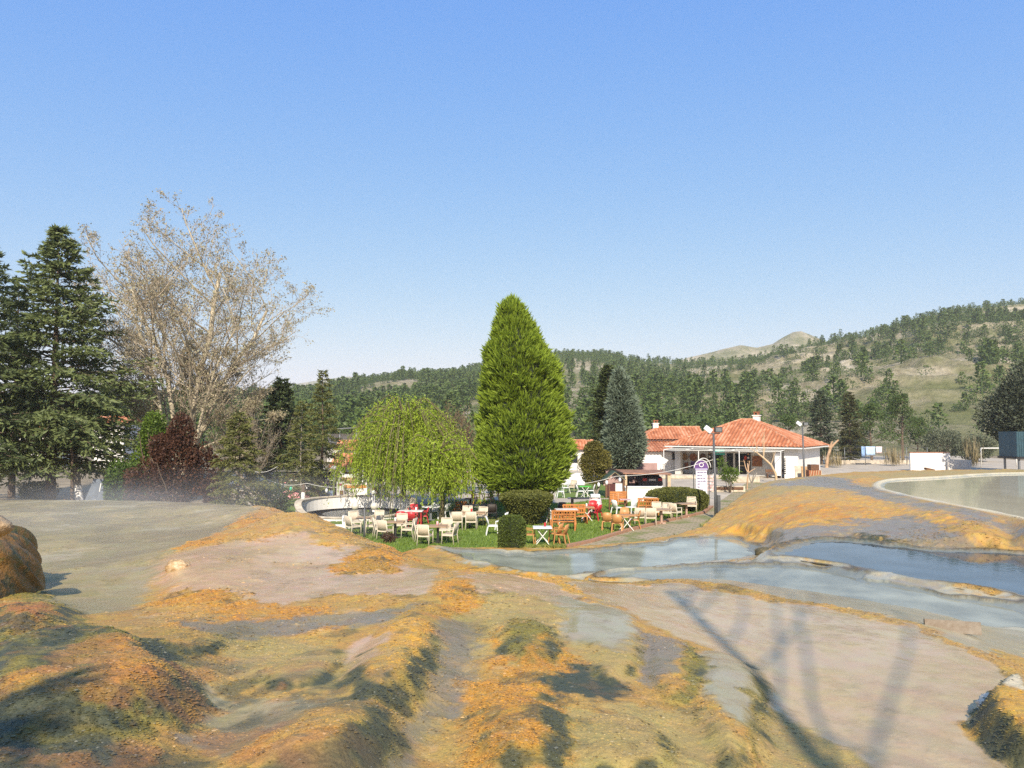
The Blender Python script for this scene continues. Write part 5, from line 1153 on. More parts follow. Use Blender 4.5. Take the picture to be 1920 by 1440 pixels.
# awning frame of thin white bars with a rolled cloth and a tall ornament banner
b = MB()
for px_, v in ((1244, -2.6), (1309, -2.2), (1385, -2.0), (1463, -1.5)): u = fu(px_, v); b.tube([(u, v, 0), (u, v, 2.62)], .035, 6)
u0, u1 = fu(1244, -2.6), fu(1463, -1.5); b.bar((u0, -2.6, 2.64), (u1, -1.5, 2.64), .06, .06); b.bar((u0, -1.2, 2.74), (u1, -.7, 2.74), .05, .05); b.bar((u0, .2, 2.5), (u1, .25, 2.5), .08, .12)
for k in range(6): q = k / 5; ua = u0 + (u1 - u0) * q; b.bar((ua, -2.6 + 1.1 * q, 2.66), (ua + .2, .1, 2.86), .04, .05)
b.build('awning_frame', M_frame, shop)
cl = MB(); V = []; n = 14
for k in range(n + 1):
    q = k / n; uu = u0 + (u1 - u0) * (.0 + .62 * q); 
    for v in (-2.4, -1.7, -.9, 0.0): V.append((uu, v + .8 * q, 2.60 + .10 * math.sin(q * 9 + v) - .10 * math.sin(q * PI) + (.16 if v > -.5 else 0)))
cl.add(V, [(i * 4 + j, i * 4 + j + 1, i * 4 + j + 5, i * 4 + j + 4) for i in range(n) for j in range(3)], True); o = cl.build('awning_cloth', simple('awning_cloth', (.20,.19,.17), .9, .2, 2), shop)
so = o.modifiers.new('thick', 'SOLIDIFY'); so.thickness = .02
ban = deco('banner', 1469, 1.35, .55, 2.2, M_letter, out=2.62 - .28)
sgn = MB(); u0, u1 = fu(1337.5, -.6), fu(1358, -.6); sgn.box(((u0 + u1) / 2, -.6, 2.42), (u1 - u0, .06, .52)); sg = sgn.build('sign_board', M_green, shop)
text_obj('lettering', 'C  BIBACI', .30, M_letter, sg, ((u0 + u1) / 2, -.645, 2.42), (PI / 2, 0, 0))
for k in range(9):
    b = MB(); uu = fu(1469, 0); b.box((uu, -.055, .5 + .2 * k), (.3, .03, .06 if k % 2 else .1)); b.build('banner_motif', M_black, shop) if k < 8 else None

# --- annexe and the older wing behind it
ann = thing('annexe_building', 'low white annexe with tiled lean-to roof beside the blue grey cypress', 'building', (12.6, 80.2, 0))
b = MB(); b.box((2.7, 3.2, 1.15), (5.4, 6.4, 2.3)); b.build('wall', M_wall, ann); b = MB(); b.box((5.2, 7.6, 1.75), (6.4, 5.4, 3.5)); b.build('wing_wall', M_wall, ann)
roof_obj('lean_to_roof', [((1.2, -.5, 2.28), (5.7, -.5, 2.28), (5.7, 4.9, 3.25), (1.2, 4.9, 3.25))], ann)
z0, z1 = 3.5, 4.95; roof_obj('wing_roof', [((1.6, 4.5, z0), (9.5, 4.5, z0), (9.5, 8.0, z1), (4.6, 8.0, z1)), ((1.6, 11, z0), (1.6, 4.5, z0), (4.6, 8.0, z1), (4.6, 8.0, z1)), ((9.5, 11, z0), (1.6, 11, z0), (4.6, 8.0, z1), (9.5, 8.0, z1))], ann, [((4.6, 8, z1), (9.5, 8, z1)), ((1.6, 4.5, z0), (4.6, 8, z1))])
chimney(ann, 4.3, 7.9, 4.3, 5.35, .6)
for x in (1.15, 4.75):
    b = MB(); b.box((x, -.02, 1.85), (.42, .06, .62)); o = b.build('window', M_glass, ann); f = MB(); f.box((x, -.03, 2.2), (.55, .09, .08)); f.box((x, -.03, 1.5), (.55, .09, .08)); f.build('frame', M_wood, o)
bn = thing('garden_bench', 'white slatted bench against the annexe wall', 'bench', (15.2, 78.6, 0)); b = MB()
for k in range(3): b.box((0, -.12 + .14 * k, .45), (1.7, .1, .04))
b.build('seat', M_wood, bn); b = MB()
for k in range(4): b.box((0, .24, .62 + .13 * k), (1.7, .04, .08))
b.build('backrest', M_frame, bn)
for sx in (-.75, .75): b = MB(); b.box((sx, -.1, .21), (.07, .07, .42)); b.box((sx, .24, .52), (.07, .07, 1.04)); b.build('leg', M_wood, bn)
for px_, y0, w_, lab in ((1085, 86, 3.4, 'small white house with an orange roof behind the olive yellow tree'), (652, 84, 2.2, 'little orange roofed house between deodar and willow'), (640, 62, 1.1, 'small tiled kiosk with a dark lattice behind the garden lamp')):
    x = (px_ - 960) / F * y0; ez = 2.3 if y0 > 70 else 1.55; hs = thing('small_house', lab, 'house', (x, y0, 0)); b = MB(); b.box((0, 1.6, ez / 2), (w_, 3.2, ez)); b.build('wall', M_walldirt, hs)
    roof_obj('roof', [((-w_ / 2 - .4, -.4, ez), (w_ / 2 + .4, -.4, ez), (w_ / 2 + .2, 1.6, ez + 1.1), (-w_ / 2 - .2, 1.6, ez + 1.1)), ((w_ / 2 + .4, 3.6, ez), (-w_ / 2 - .4, 3.6, ez), (-w_ / 2 - .2, 1.6, ez + 1.1), (w_ / 2 + .2, 1.6, ez + 1.1))], hs, [((-w_ / 2 - .2, 1.6, ez + 1.1), (w_ / 2 + .2, 1.6, ez + 1.1))])
    b = MB(); b.box((-.5, -.02, ez * .55), (.7, .06, .8)); b.build('window', M_glass, hs)
    b = MB(); b.box((.7, -.02, ez * .42), (.75, .06, ez * .82)); b.build('door', M_wood, hs)
sh = thing('open_shed', 'grey sheet metal canopy on thin posts far behind the willow', 'shed', ((643 - 960) / F * 105, 105, 0)); b = MB()
zt = CAMZ + (800 - 800) * 105 / F; b.bar((-2.6, 0, 4.55), (2.6, 0, 4.9), 4.0, .12); b.build('roof', M_metal, sh)
for x in (-2.3, 0, 2.3): b = MB(); b.tube([(x, -1.7, 0), (x, -1.7, 4.55 + .07 * (x + 2.3))], .08, 6); b.build('post', M_metal, sh)
b = MB(); b.box((0, 1.8, 2.0), (5, .15, 4)); b.build('back_wall', M_walldirt, sh)
# far white houses glimpsed under the cedars
for px_, y0, w_, h, lab in ((30, 92, 9.0, 3.9, 'long white house glimpsed under the dark cedars'), (205, 88, 3.6, 5.2, 'tall white house front glimpsed behind cedar and green shrub')):
    x = (px_ - 960) / F * y0; hs = thing('white_house', lab, 'house', (x, y0, 0)); b = MB(); b.box((0, 2, h / 2), (w_, 4, h)); b.build('wall', M_wall, hs)
    for k in range(int(w_ / 1.7)): 
        b = MB(); b.box((-w_ / 2 + 1.1 + 1.7 * k, -.02, h * .55), (.8, .06, 1.1)); o = b.build('window', M_glass, hs); f = MB(); f.box((-w_ / 2 + 1.1 + 1.7 * k, -.05, h * .55), (.05, .04, 1.1)); f.build('frame', M_frame, o)
    roof_obj('roof', [((-w_ / 2 - .4, -.4, h), (w_ / 2 + .4, -.4, h), (w_ / 2 + .2, 2, h + 1.0), (-w_ / 2 - .2, 2, h + 1.0)), ((w_ / 2 + .4, 4.4, h), (-w_ / 2 - .4, 4.4, h), (-w_ / 2 - .2, 2, h + 1.0), (w_ / 2 + .2, 2, h + 1.0))], hs)

# --- open car shelter with its wall, and the dark car
s0 = at_z(1200, 923); D3 = 58.0; xs = lambda px_, d=D3: (px_ - 960) / F * d
st = thing('car_shelter', 'flat roofed open shelter with a pink back wall over a dark car', 'shelter', (xs(1212), D3, 0))
b = MB(); b.bar((xs(1166) - xs(1212), 2.0, 1.42), (xs(1256) - xs(1212), 2.0, 1.36), 4.6, .10); b.build('roof', simple('rust_sheet', (.34,.18,.12), .8, .25, 2), st)
b = MB(); b.box((-.35, 6.0, .95), (4.6, .14, 1.9)); b.build('back_wall', M_pinkwall, st)
for x, wq in ((xs(1252) - xs(1212), .22), (xs(1247) - xs(1212), .08), (xs(1172) - xs(1212), .16)): b = MB(); b.box((x, -.1, .67), (wq, wq, 1.34)); b.build('post', M_palew if wq > .1 else M_black, st)
cw = thing('low_wall', 'bright white garden wall below the car and beside the long hedge', 'wall', (xs(1206, 50), 50.0, 0)); b = MB(); b.box((0, 0, .48), (2.5, .35, .96)); b.box((0, 0, 1.0), (2.6, .45, .07)); b.build('wall', M_wall, cw)
car = thing('parked_car', 'dark blue saloon car seen from behind under the shelter', 'car', (xs(1224, 60), 60.5, 0))
def loft(name, secs, mat, parent, sm=True):
    """secs: list of (y, [(x,z)...]) closed outlines"""
    n = len(secs[0][1]); V = [(x, y, z) for y, P in secs for x, z in P]; m = len(secs)
    Fs = [(i * n + k, i * n + (k + 1) % n, (i + 1) * n + (k + 1) % n, (i + 1) * n + k) for i in range(m - 1) for k in range(n)] + [tuple(range(n))[::-1], tuple(range((m - 1) * n, m * n))]
    b = MB(); b.add(V, Fs, False); return b.build(name, mat, parent, .03)
def sec(w_, z0, z1): return [(-w_ * .92, z0), (w_ * .92, z0), (w_, z0 + .18), (w_ * .97, z1 - .1), (w_ * .86, z1), (-w_ * .86, z1), (-w_ * .97, z1 - .1), (-w_, z0 + .18)]
M_carb = simple('car_paint', (.035,.04,.06), .25, .1, 4)
loft('body', [(0, sec(.78, .32, .78)), (.06, sec(.84, .26, .96)), (.9, sec(.86, .22, 1.0)), (3.0, sec(.86, .22, .95)), (4.0, sec(.80, .26, .78)), (4.15, sec(.7, .34, .62))], M_carb, car)
cb = loft('cabin', [(.55, [(-.70, .98), (.70, .98), (.66, 1.02), (-.66, 1.02)]), (1.0, [(-.74, .96), (.74, .96), (.58, 1.34), (-.58, 1.34)]), (2.2, [(-.74, .94), (.74, .94), (.58, 1.38), (-.58, 1.38)]), (3.0, [(-.72, .92), (.72, .92), (.66, .98), (-.66, .98)])], M_glass, car)
for sx in (-.62, .62): b = MB(); b.box((sx, .0, .74), (.32, .08, .22)); b.build('tail_light', simple('red_lens', (.55,.02,.03), .2), car)
b = MB(); b.box((0, -.01, .72), (.55, .05, .14)); b.build('number_plate', M_letter, car); b = MB(); b.box((0, -.06, .42), (1.62, .14, .2)); b.build('bumper', simple('bumper', (.05,.05,.06), .5), car)
for sx in (-.74, .74):
    for yy in (.8, 3.3): 
        b = MB(); b.tube([(sx - .1 * np.sign(sx), yy, .31), (sx + .12 * np.sign(sx), yy, .31)], .31, 16); o = b.build('wheel', M_black, car); b = MB(); b.tube([(sx + .1 * np.sign(sx), yy, .31), (sx + .13 * np.sign(sx), yy, .31)], .18, 12); b.build('rim', M_metal, o)
# --- gabled porch with carved panels, leaning wooden swing board
gp = thing('gabled_porch', 'small gabled wooden porch with dark carved panels beside the car shelter', 'porch', (xs(1152, 53), 53, 0)); b = MB()
zg = CAMZ - 72 * 53 / F - .0
for sx in (-1, 1): b.bar((sx * .72, 0, 1.25), (0, 0, 1.82), .14, .07); 
b.build('gable', M_palew, gp); b = MB(); b.add([(-.78, -.1, 1.27), (0, -.1, 1.87), (.78, -.1, 1.27), (-.78, 1.6, 1.27), (0, 1.6, 1.87), (.78, 1.6, 1.27)], [(0, 1, 4, 3), (1, 2, 5, 4)]); o = b.build('roof', simple('green_roof', (.05,.09,.07), .7), gp); so = o.modifiers.new('t', 'SOLIDIFY'); so.thickness = .05
for x in (-.62, .62): b = MB(); b.box((x, 0, .62), (.13, .13, 1.25)); b.build('post', M_wood, gp)
b = MB(); b.box((-.27, -.03, .55), (.55, .06, .85)); b.build('door', simple('dark_red_door', (.09,.02,.02), .5), gp); b = MB(); b.box((.33, .4, .5), (.5, .1, .95)); b.build('panel', M_wall, gp)

# --- right yard: white wall, towels on a line, goal, teal cabin
wl = thing('yard_wall', 'white yard wall with a thin brown coping beside the big pond', 'wall', (xs(1740, 85), 85, 0)); b = MB(); b.box((0, 0, 1.03), (4.5, .25, 2.06)); b.build('wall', M_wall, wl); b = MB(); b.box((0, 0, 2.09), (4.6, .34, .07)); b.build('coping', M_terra, wl)
wl2 = thing('low_wall', 'lower shaded stub of white wall next to the taller yard wall', 'wall', (xs(1799, 84), 84.4, 0)); b = MB(); b.box((0, 0, .62), (2.6, .25, 1.24)); b.build('wall', M_walldirt, wl2)
bx = thing('planter_box', 'small brown box lying at the foot of the white yard wall', 'box', (xs(1739, 82), 82, 0)); b = MB(); b.box((0, 0, .33), (.95, .5, .24), m=((.97,0,.22),(0,1,0),(-.22,0,.97))); b.build('box', M_wood, bx)
fn = thing('wire_fence', 'thin wire fence behind the paved yard', 'fence', (xs(1660, 98), 98, 0)); b = MB()
for k in range(5): b = MB(); b.tube([(-5.5 + 2.7 * k, 0, 0), (-5.5 + 2.7 * k, 0, 2.3)], .04, 5); b.build('post', M_metal, fn)
b = MB()
for z in (.5, 1.1, 1.7, 2.25): b.tube([(-5.5, 0, z), (5.3, 0, z)], .012, 4)
b.build('wire', M_metal, fn)
def cloth(name, lab, px_, d, z, w_, h, mat, grp=None):
    b = MB(); n = 8; V = []
    for k in range(n + 1):
        for j in range(5): V.append((w_ * (k / n - .5) * (1 - .05 * j / 4), .06 * math.sin(k * 1.7 + j * .5) * j / 4, z - h * j / 4))
    b.add(V, [(i * 5 + j, i * 5 + j + 1, i * 5 + j + 6, i * 5 + j + 5) for i in range(n) for j in range(4)], True); o = b.build(name, mat); o.location = (xs(px_, d), d, 0); so = o.modifiers.new('t', 'SOLIDIFY'); so.thickness = .02; return tag(o, lab, 'towel', grp)
cloth('towel', 'pale blue towel hanging on the yard fence', 1630, 97.7, 2.42, 1.25, 1.15, simple('blue_towel', (.46,.63,.85), .95, .08, 4))
cloth('towel', 'narrow blue towel edge with a dark stripe hanging beside the wide blue towel', 1616.5, 97.6, 2.42, .5, 1.3, simple('striped_towel', (.36,.54,.80), .95, .2, 3, col2=(.04,.08,.25)))
cloth('towel', 'small white towel with red print hanging on the yard fence', 1646, 97.7, 2.4, .8, .85, simple('white_towel', (.80,.76,.76), .95, .08, 9, col2=(.75,.50,.52)))
ws = thing('clothes_line', 'thin clothes line carrying the towels', 'clothes line', (xs(1630, 97.7), 97.7, 0)); b = MB(); b.tube([(-2.2, 0, 2.46), (0, 0, 2.42), (5.5, 0, 2.5)], .014, 4); b.build('wire', M_metal, ws)
gl = thing('goal_frame', 'white football goal frame half hidden by the big dark tree', 'goal', (xs(1836, 92), 92, 0)); b = MB(); b.tube([(0, 0, -.1), (0, 0, 2.35)], .07, 8); b.build('post', M_frame, gl); b = MB(); b.tube([(0, 0, 2.35), (5, 1.0, 2.35)], .07, 8); b.build('crossbar', M_frame, gl); b = MB(); b.tube([(5, 1, -.1), (5, 1, 2.35)], .07, 8); b.build('post', M_frame, gl)
cbn = thing('raised_cabin', 'dark teal ribbed cabin raised on legs under the big dark tree', 'cabin', (xs(1937, 66), 66, 0)); b = MB(); b.box((.2, 1.2, 3.45), (3.6, 2.4, 2.2)); 
for k in range(18): b.box((-1.55 + .2 * k, -.015, 3.45), (.06, .05, 2.1))
b.build('body', simple('teal_paint', (.035,.085,.11), .5, .15, 2), cbn); b = MB(); b.box((.2, 1.2, 2.25), (3.8, 2.6, .18)); b.build('floor', M_black, cbn)
for x in (-1.3, 1.6):
    for y in (.2, 2.1): b = MB(); b.box((x, y, 1.1), (.14, .14, 2.2)); b.build('leg', M_metal, cbn)
rw = thing('low_wall', 'long low pale kerb wall at the back of the paved yard', 'wall', (xs(1625, 101), 101, 0)); b = MB(); b.box((0, 0, .25), (11.5, .4, .5)); b.build('wall', M_stone, rw)
# pruned pale trunks
def pruned(label, px_, d, h, arms, mat, thick=.16):
    t = thing('pruned_tree', label, 'tree', (xs(px_, d), d, 0)); T = Tubes(8); p = curve((0, 0, -.2), (0.02, 0, 1.), h * .62, 6, wob=.06); T.add(p, np.linspace(thick, thick * .75, 6))
    for a, l in arms: q = curve(p[-1] - np.array((0, 0, .1)), unit(np.array((math.sin(a), .1, math.cos(a)))), l, 5, wob=.1); T.add(q, np.linspace(thick * .7, thick * .45, 5))
    T.build('trunk', mat, t); return t
M_peach = simple('peeled_bark', (.50,.33,.20), .9, .2, 3, .5)
pruned('heavily pruned pale trunk with stub arms behind the gable end', 1547, 92, 4.4, ((-.7, 1.5), (.8, 1.4), (.1, .9)), M_peach, .22)
pruned('small pruned shrub with forked pink stems before the shop door', 1398, 60, 2.6, ((-.5, 1.1), (.4, 1.0), (.0, .8), (.9, .7)), M_peach, .07)
pruned('low pruned forked trunk beside the lamp post base', 1404, 55, 1.9, ((-.6, .9), (.5, .9), (.1, .7)), M_barkgrey, .07)
bt = thing('bare_tree', 'curved bare tree leaning before the shop window', 'tree', (xs(1453, 67), 67, 0)); T = Tubes(7); p = np.array([(0, 0, -.2), (-.05, 0, .8), (-.45, 0, 1.6), (-1.1, 0, 2.2), (-1.6, 0, 2.6)]); T.add(p, np.linspace(.13, .07, 5))
for q0, dd_, l in ((3, (-.2, 0, 1), 2.3), (3, (.1, .1, 1), 2.6), (4, (-.8, 0, .6), 1.4), (4, (-.3, 0, 1), 1.6), (2, (.3, 0, 1), 1.2)):
    q = curve(p[q0], unit(np.array(dd_, float)), l, 5, wob=.08); T.add(q, np.linspace(.04, .01, 5))
    for _ in range(6): T.add(curve(q[RNG.integers(1, 4)], unit(RNG.normal(0, .6, 3) + np.array((0, 0, .8))), .7, 4, wob=.1), np.linspace(.012, .005, 4))
T.build('trunk', M_palew, bt)
shrub('young_tree', 'young bright green sapling in front of the shop beside the lamp post', 'tree', 1366, 57, 1.35, (.75, .6, .65), 520, M_lime, .26, .035, trunk_r=.035, extra=[((-.55, 0, 2.0), (.35, .3, .7), 160)], up=.6)
pl = thing('planter', 'low pale stone planter at the sapling foot', 'planter', (xs(1362, 58), 58, 0)); b = MB(); b.box((0, 0, .22), (2.6, .3, .44)); b.build('planter_wall', M_stone, pl); b = MB(); b.box((0, -.17, .26), (2.3, .06, .2)); b.build('slot', M_wood, pl)
tr_ = thing('terrace_wall', 'pale rough stone terrace wall before the shop door', 'wall', (xs(1395, 67), 67, 0)); b = MB(); b.box((0, 1.5, .28), (2.6, 3, .56)); b.build('wall', M_stone, tr_, .05)
tr_ = thing('terrace_wall', 'long low sand coloured terrace step below the shop windows', 'wall', (xs(1290, 72), 72, 0)); b = MB(); b.box((0, .8, .16), (6.4, 1.6, .32)); b.build('wall', M_stone, tr_, .05)
for k, (px_, d, r) in enumerate(((1436, 60, .28), (1443, 60.5, .24), (1449, 60, .26), (1457, 61, .22))):
    b = MB(); b.box((0, 0, .2), (.36, .36, .4)); o = b.build('planter_box', M_stone if k else simple('mint_block', (.45,.62,.52), .8), None, .04); o.location = (xs(px_, d), d, 0); tag(o, ('pale mint block first in the row on the travertine edge', 'white block next to the mint block', 'white block third from the mint block', 'white block farthest from the mint block in the row')[k], 'block', 'blocks at the terrace edge')
# potted heap by the gable
hp = thing('crate_stack', 'brown crates and pots heaped by the lamp post at the gable', 'crates', (xs(1522, 64), 64, 0)); b = MB(); b.box((0, 0, .65), (1.0, .7, 1.3)); b.build('lower_crate', M_terra, hp); b = MB(); b.box((.0, 0, 1.55), (.75, .6, .45), .15); b.build('upper_crate', M_wood, hp)
b = MB()
for k in range(5): b.bar((-.5 + .25 * k, -.4, .4), (-.3 + .2 * k, -.42, 1.3), .05, .04)
b.build('slats', M_palew, hp)
for px_, d, lab, m in ((1508, 66, 'ornate pale carved panel leaning on the gable wall', M_tan), (1496, 67.0, 'smaller pale carved panel leaning near the banner', M_stone)):
    o = MB().box((0, 0, .75), (.75, .08, 1.5), m=((1,0,0),(0,1,.12),(0,-.12,1))); o = o.build('carved_panel', m); o.location = (xs(px_, d), d, 0); tag(o, lab, 'panel')
# --- souvenir stalls on the far left of the lawn
def stall(lab, px0_, px1_, d, h, shelves, mats, front=None):
    x0, x1 = xs(px0_, d), xs(px1_, d); w_ = x1 - x0; t = thing('souvenir_stall', lab, 'stall', ((x0 + x1) / 2, d, 0))
    b = MB(); b.box((0, 1.0, h / 2), (w_, .08, h)); b.build('back_panel', M_blackgood, t)
    b = MB(); b.bar((-w_ / 2 - .1, .45, h + .16), (w_ / 2 + .1, .45, h + .16), 1.5, .07); b.build('roof', simple('stall_roof', (.16,.15,.12), .9, .2, 2), t)
    for x in (-w_ / 2, w_ / 2): b = MB(); b.box((x, 0, h / 2 + .06), (.07, .07, h + .12)); b.build('post', M_metal, t)
    for k in range(shelves):
        z = .62 + (h - .75) * k / shelves; b = MB(); b.box((0, .62, z), (w_ - .1, .5, .03)); s = b.build('shelf', M_frame if k % 2 else M_metal, t); n = int(w_ / .13)
        for m, q in ((M_letter, 0), (mats[k % len(mats)], 1), (M_blackgood, 2)):
            g = MB(); 
            for i in range(n):
                if RNG.integers(0, 3) == q: hh = RNG.uniform(.08, .2); g.box((-w_ / 2 + .12 + .125 * i, .45 + RNG.uniform(-.05, .05), z + .016 + hh / 2), (RNG.uniform(.06, .1), .09, hh))
            if g.v: g.build('souvenirs', m, s)['kind'] = 'stuff'
    if front is not None:
        for k, m in enumerate(front): q = w_ / len(front); b = MB(); b.box((-w_ / 2 + q * (k + .5), -.02, .3), (q - .04, .06, .5)); b.build('front_panel', m, t)
    return t
M_navyg = simple('navy_goods', (.06,.09,.16), .6, .4, 6, 0, col2=(.25,.32,.42))
stall('long dark souvenir stall with a pink front behind the whitewashed post', 531, 627, 52.5, 1.75, 5, [M_pinkgood, M_blackgood], [M_pinkgood, M_pinkgood, M_pinkgood, M_navyg])
wp = thing('whitewashed_trunk', 'thick white painted trunk stump before the pink fronted stall', 'tree trunk', (xs(571, 46), 46, 0)); T = Tubes(9); T.add([(0, 0, -.1), (0, 0, .8), (0, .02, 1.0)], [.15, .13, .12]); T.build('whitewash', M_white, wp); T = Tubes(9); T.add([(0, 0.02, .98), (.02, 0, 1.5)], [.12, .10]); T.build('trunk', M_bark, wp)
def cabinet(name, lab, cat, px_, d, w_, h, mat, z0=0.0, dep=.6, deco_=()):
    t = thing(name, lab, cat, (xs(px_, d), d, 0)); b = MB(); b.box((0, dep / 2, z0 + h / 2), (w_, dep, h)); b.build('body', mat, t, .02)
    for nm, x, z, ww, hh, m in deco_: b = MB(); b.box((x, -.02, z), (ww, .04, hh)); b.build(nm, m, t)
    return t
M_red = simple('red_panel', (.55,.03,.02), .4, .2, 4)
cabinet('drinks_cooler', 'red drinks cooler with white trim behind the fountain', 'cooler', 713.5, 50, .95, 1.0, M_red, .05, deco_=[('trim', 0, 1.02, .95, .05, M_frame), ('trim', 0, .09, .95, .05, M_frame), ('trim', .455, .55, .05, .9, M_frame), ('bottle_display', .12, .6, .4, .5, M_letter), ('glass_door', -.22, .58, .42, .75, M_rug)])
cabinet('menu_board', 'cream menu board covered with small pictures behind the willow', 'board', 736, 54, .78, .72, simple('cream_board', (.78,.70,.42), .7, .05), .95, .06, deco_=[('menu_picture', -.28 + .14 * (k % 5), 1.1 + .16 * (k // 5), .06, .07, (M_tan, M_letter, M_violet)[k % 3]) for k in range(20)] + [('post', -.36, .47, .05, .95, M_palew), ('post', .36, .47, .05, .95, M_palew)])
cabinet('kiosk', 'white ice cream kiosk with an orange band behind the fountain', 'kiosk', 664, 54, 2.0, 1.55, M_wall, 0, .9, deco_=[('band', 0, .72, 1.9, .22, simple('orange_band', (.75,.30,.06), .6)), ('window', -.3, 1.15, 1.1, .4, M_tan), ('sign_panel', .6, 1.15, .5, .3, M_letter)])
cabinet('sign_board', 'grey white notice panel with a brown cone print beside the dark stall', 'board', 640, 52, .52, 1.15, simple('grey_panel', (.52,.52,.50), .6, .05), .05, .1, deco_=[('plate', 0, 1.0, .3, .12, simple('maroon', (.22,.02,.05), .6)), ('print', .1, .45, .26, .28, M_wood)])
cabinet('souvenir_rack', 'white rack hung with pink and blue souvenirs behind the picnic table', 'rack', 888, 60, 1.8, .95, simple('souvenir_cloth', (.62,.30,.38), .9, .5, 7, 0, col2=(.72,.70,.74)), .75, .3, deco_=[('souvenirs', -.8 + .17 * (k % 10), .9 + .22 * (k // 10), .12, .13, (M_pinkgood, M_letter, M_navyg, M_frame)[int(RNG.integers(0, 4))]) for k in range(40)] + [('leg', -.8, .37, .06, .75, M_frame), ('leg', .8, .37, .06, .75, M_frame)])
for x_, w_, lab in ((843, 1.3, 'white garden wall piece seen through the willow strands'), (800, 2.2, 'pale low wall behind both willows')): cabinet('low_wall', lab, 'wall', x_, 62, w_, 1.3 if x_ == 843 else .7, M_wall, 0, .3)
# --- round white fountain
fc = at_z(668, 964); ft = thing('fountain', 'round white walled fountain basin under the weeping willow', 'fountain', (fc[0], fc[1], 0)); b = MB()
R0, R1, hf = 3.35, 3.1, .74; n = 56
pr = [(R0, -.1), (R0, hf), (R1, hf), (R1, -.02)]
def rimh(b):
    # the wall is high at the back and sinks to a low kerb at the front
    for V in b.v:
        a = np.arctan2(V[:, 1], V[:, 0]); k = sstep(-.75, .35, np.sin(a) + .35 * np.maximum(-np.cos(a), 0) - .05); V[:, 2] = np.where(V[:, 2] > .3, V[:, 2] - (1 - k) * .58, V[:, 2])
    return b
b.lathe(pr, n=n, smooth=False, caps=False); rimh(b).build('basin_wall', M_white, ft); b = MB(); b.lathe([(R0 + .07, hf), (R0 + .07, hf + .06), (R1 - .06, hf + .06), (R1 - .06, hf)], n=n, smooth=False, caps=False); rimh(b).build('coping', M_stone, ft)
b = MB(); b.lathe([(R1 + .02, .04), (.01, .04)], n=n); b.build('floor', simple('basin_floor', (.74,.72,.69), .8, .06, 1.2), ft)
b = MB(); b.lathe([(1.9, .06), (.01, .06)], n=n); b.build('water', water_mat('fountain_water', (.40,.42,.40), .05, .1, .6), ft)
b = MB(); b.box((1.1, -.6, .7), (.13, .13, 1.0)); b.lathe([(.16, 1.2), (.16, 1.3), (.02, 1.42)], (1.1, -.6, 0), 10); b.build('spout_post', M_white, ft)
po = thing('bollard', 'short white square post at the fountain edge behind the beige chairs', 'post', tuple(at_z(646, 993))); b = MB(); b.box((0, 0, .34), (.2, .2, .68)); b.build('post', M_white, po); b = MB(); b.box((0, -.105, .5), (.08, .02, .2)); b.build('plate', M_metal, po)
sb = thing('low_wall', 'low white slab step at the near side of the fountain', 'wall', tuple(at_z(640, 992))); b = MB(); b.box((-.2, .3, .08), (1.6, .5, .16)); b.build('wall', M_white, sb)
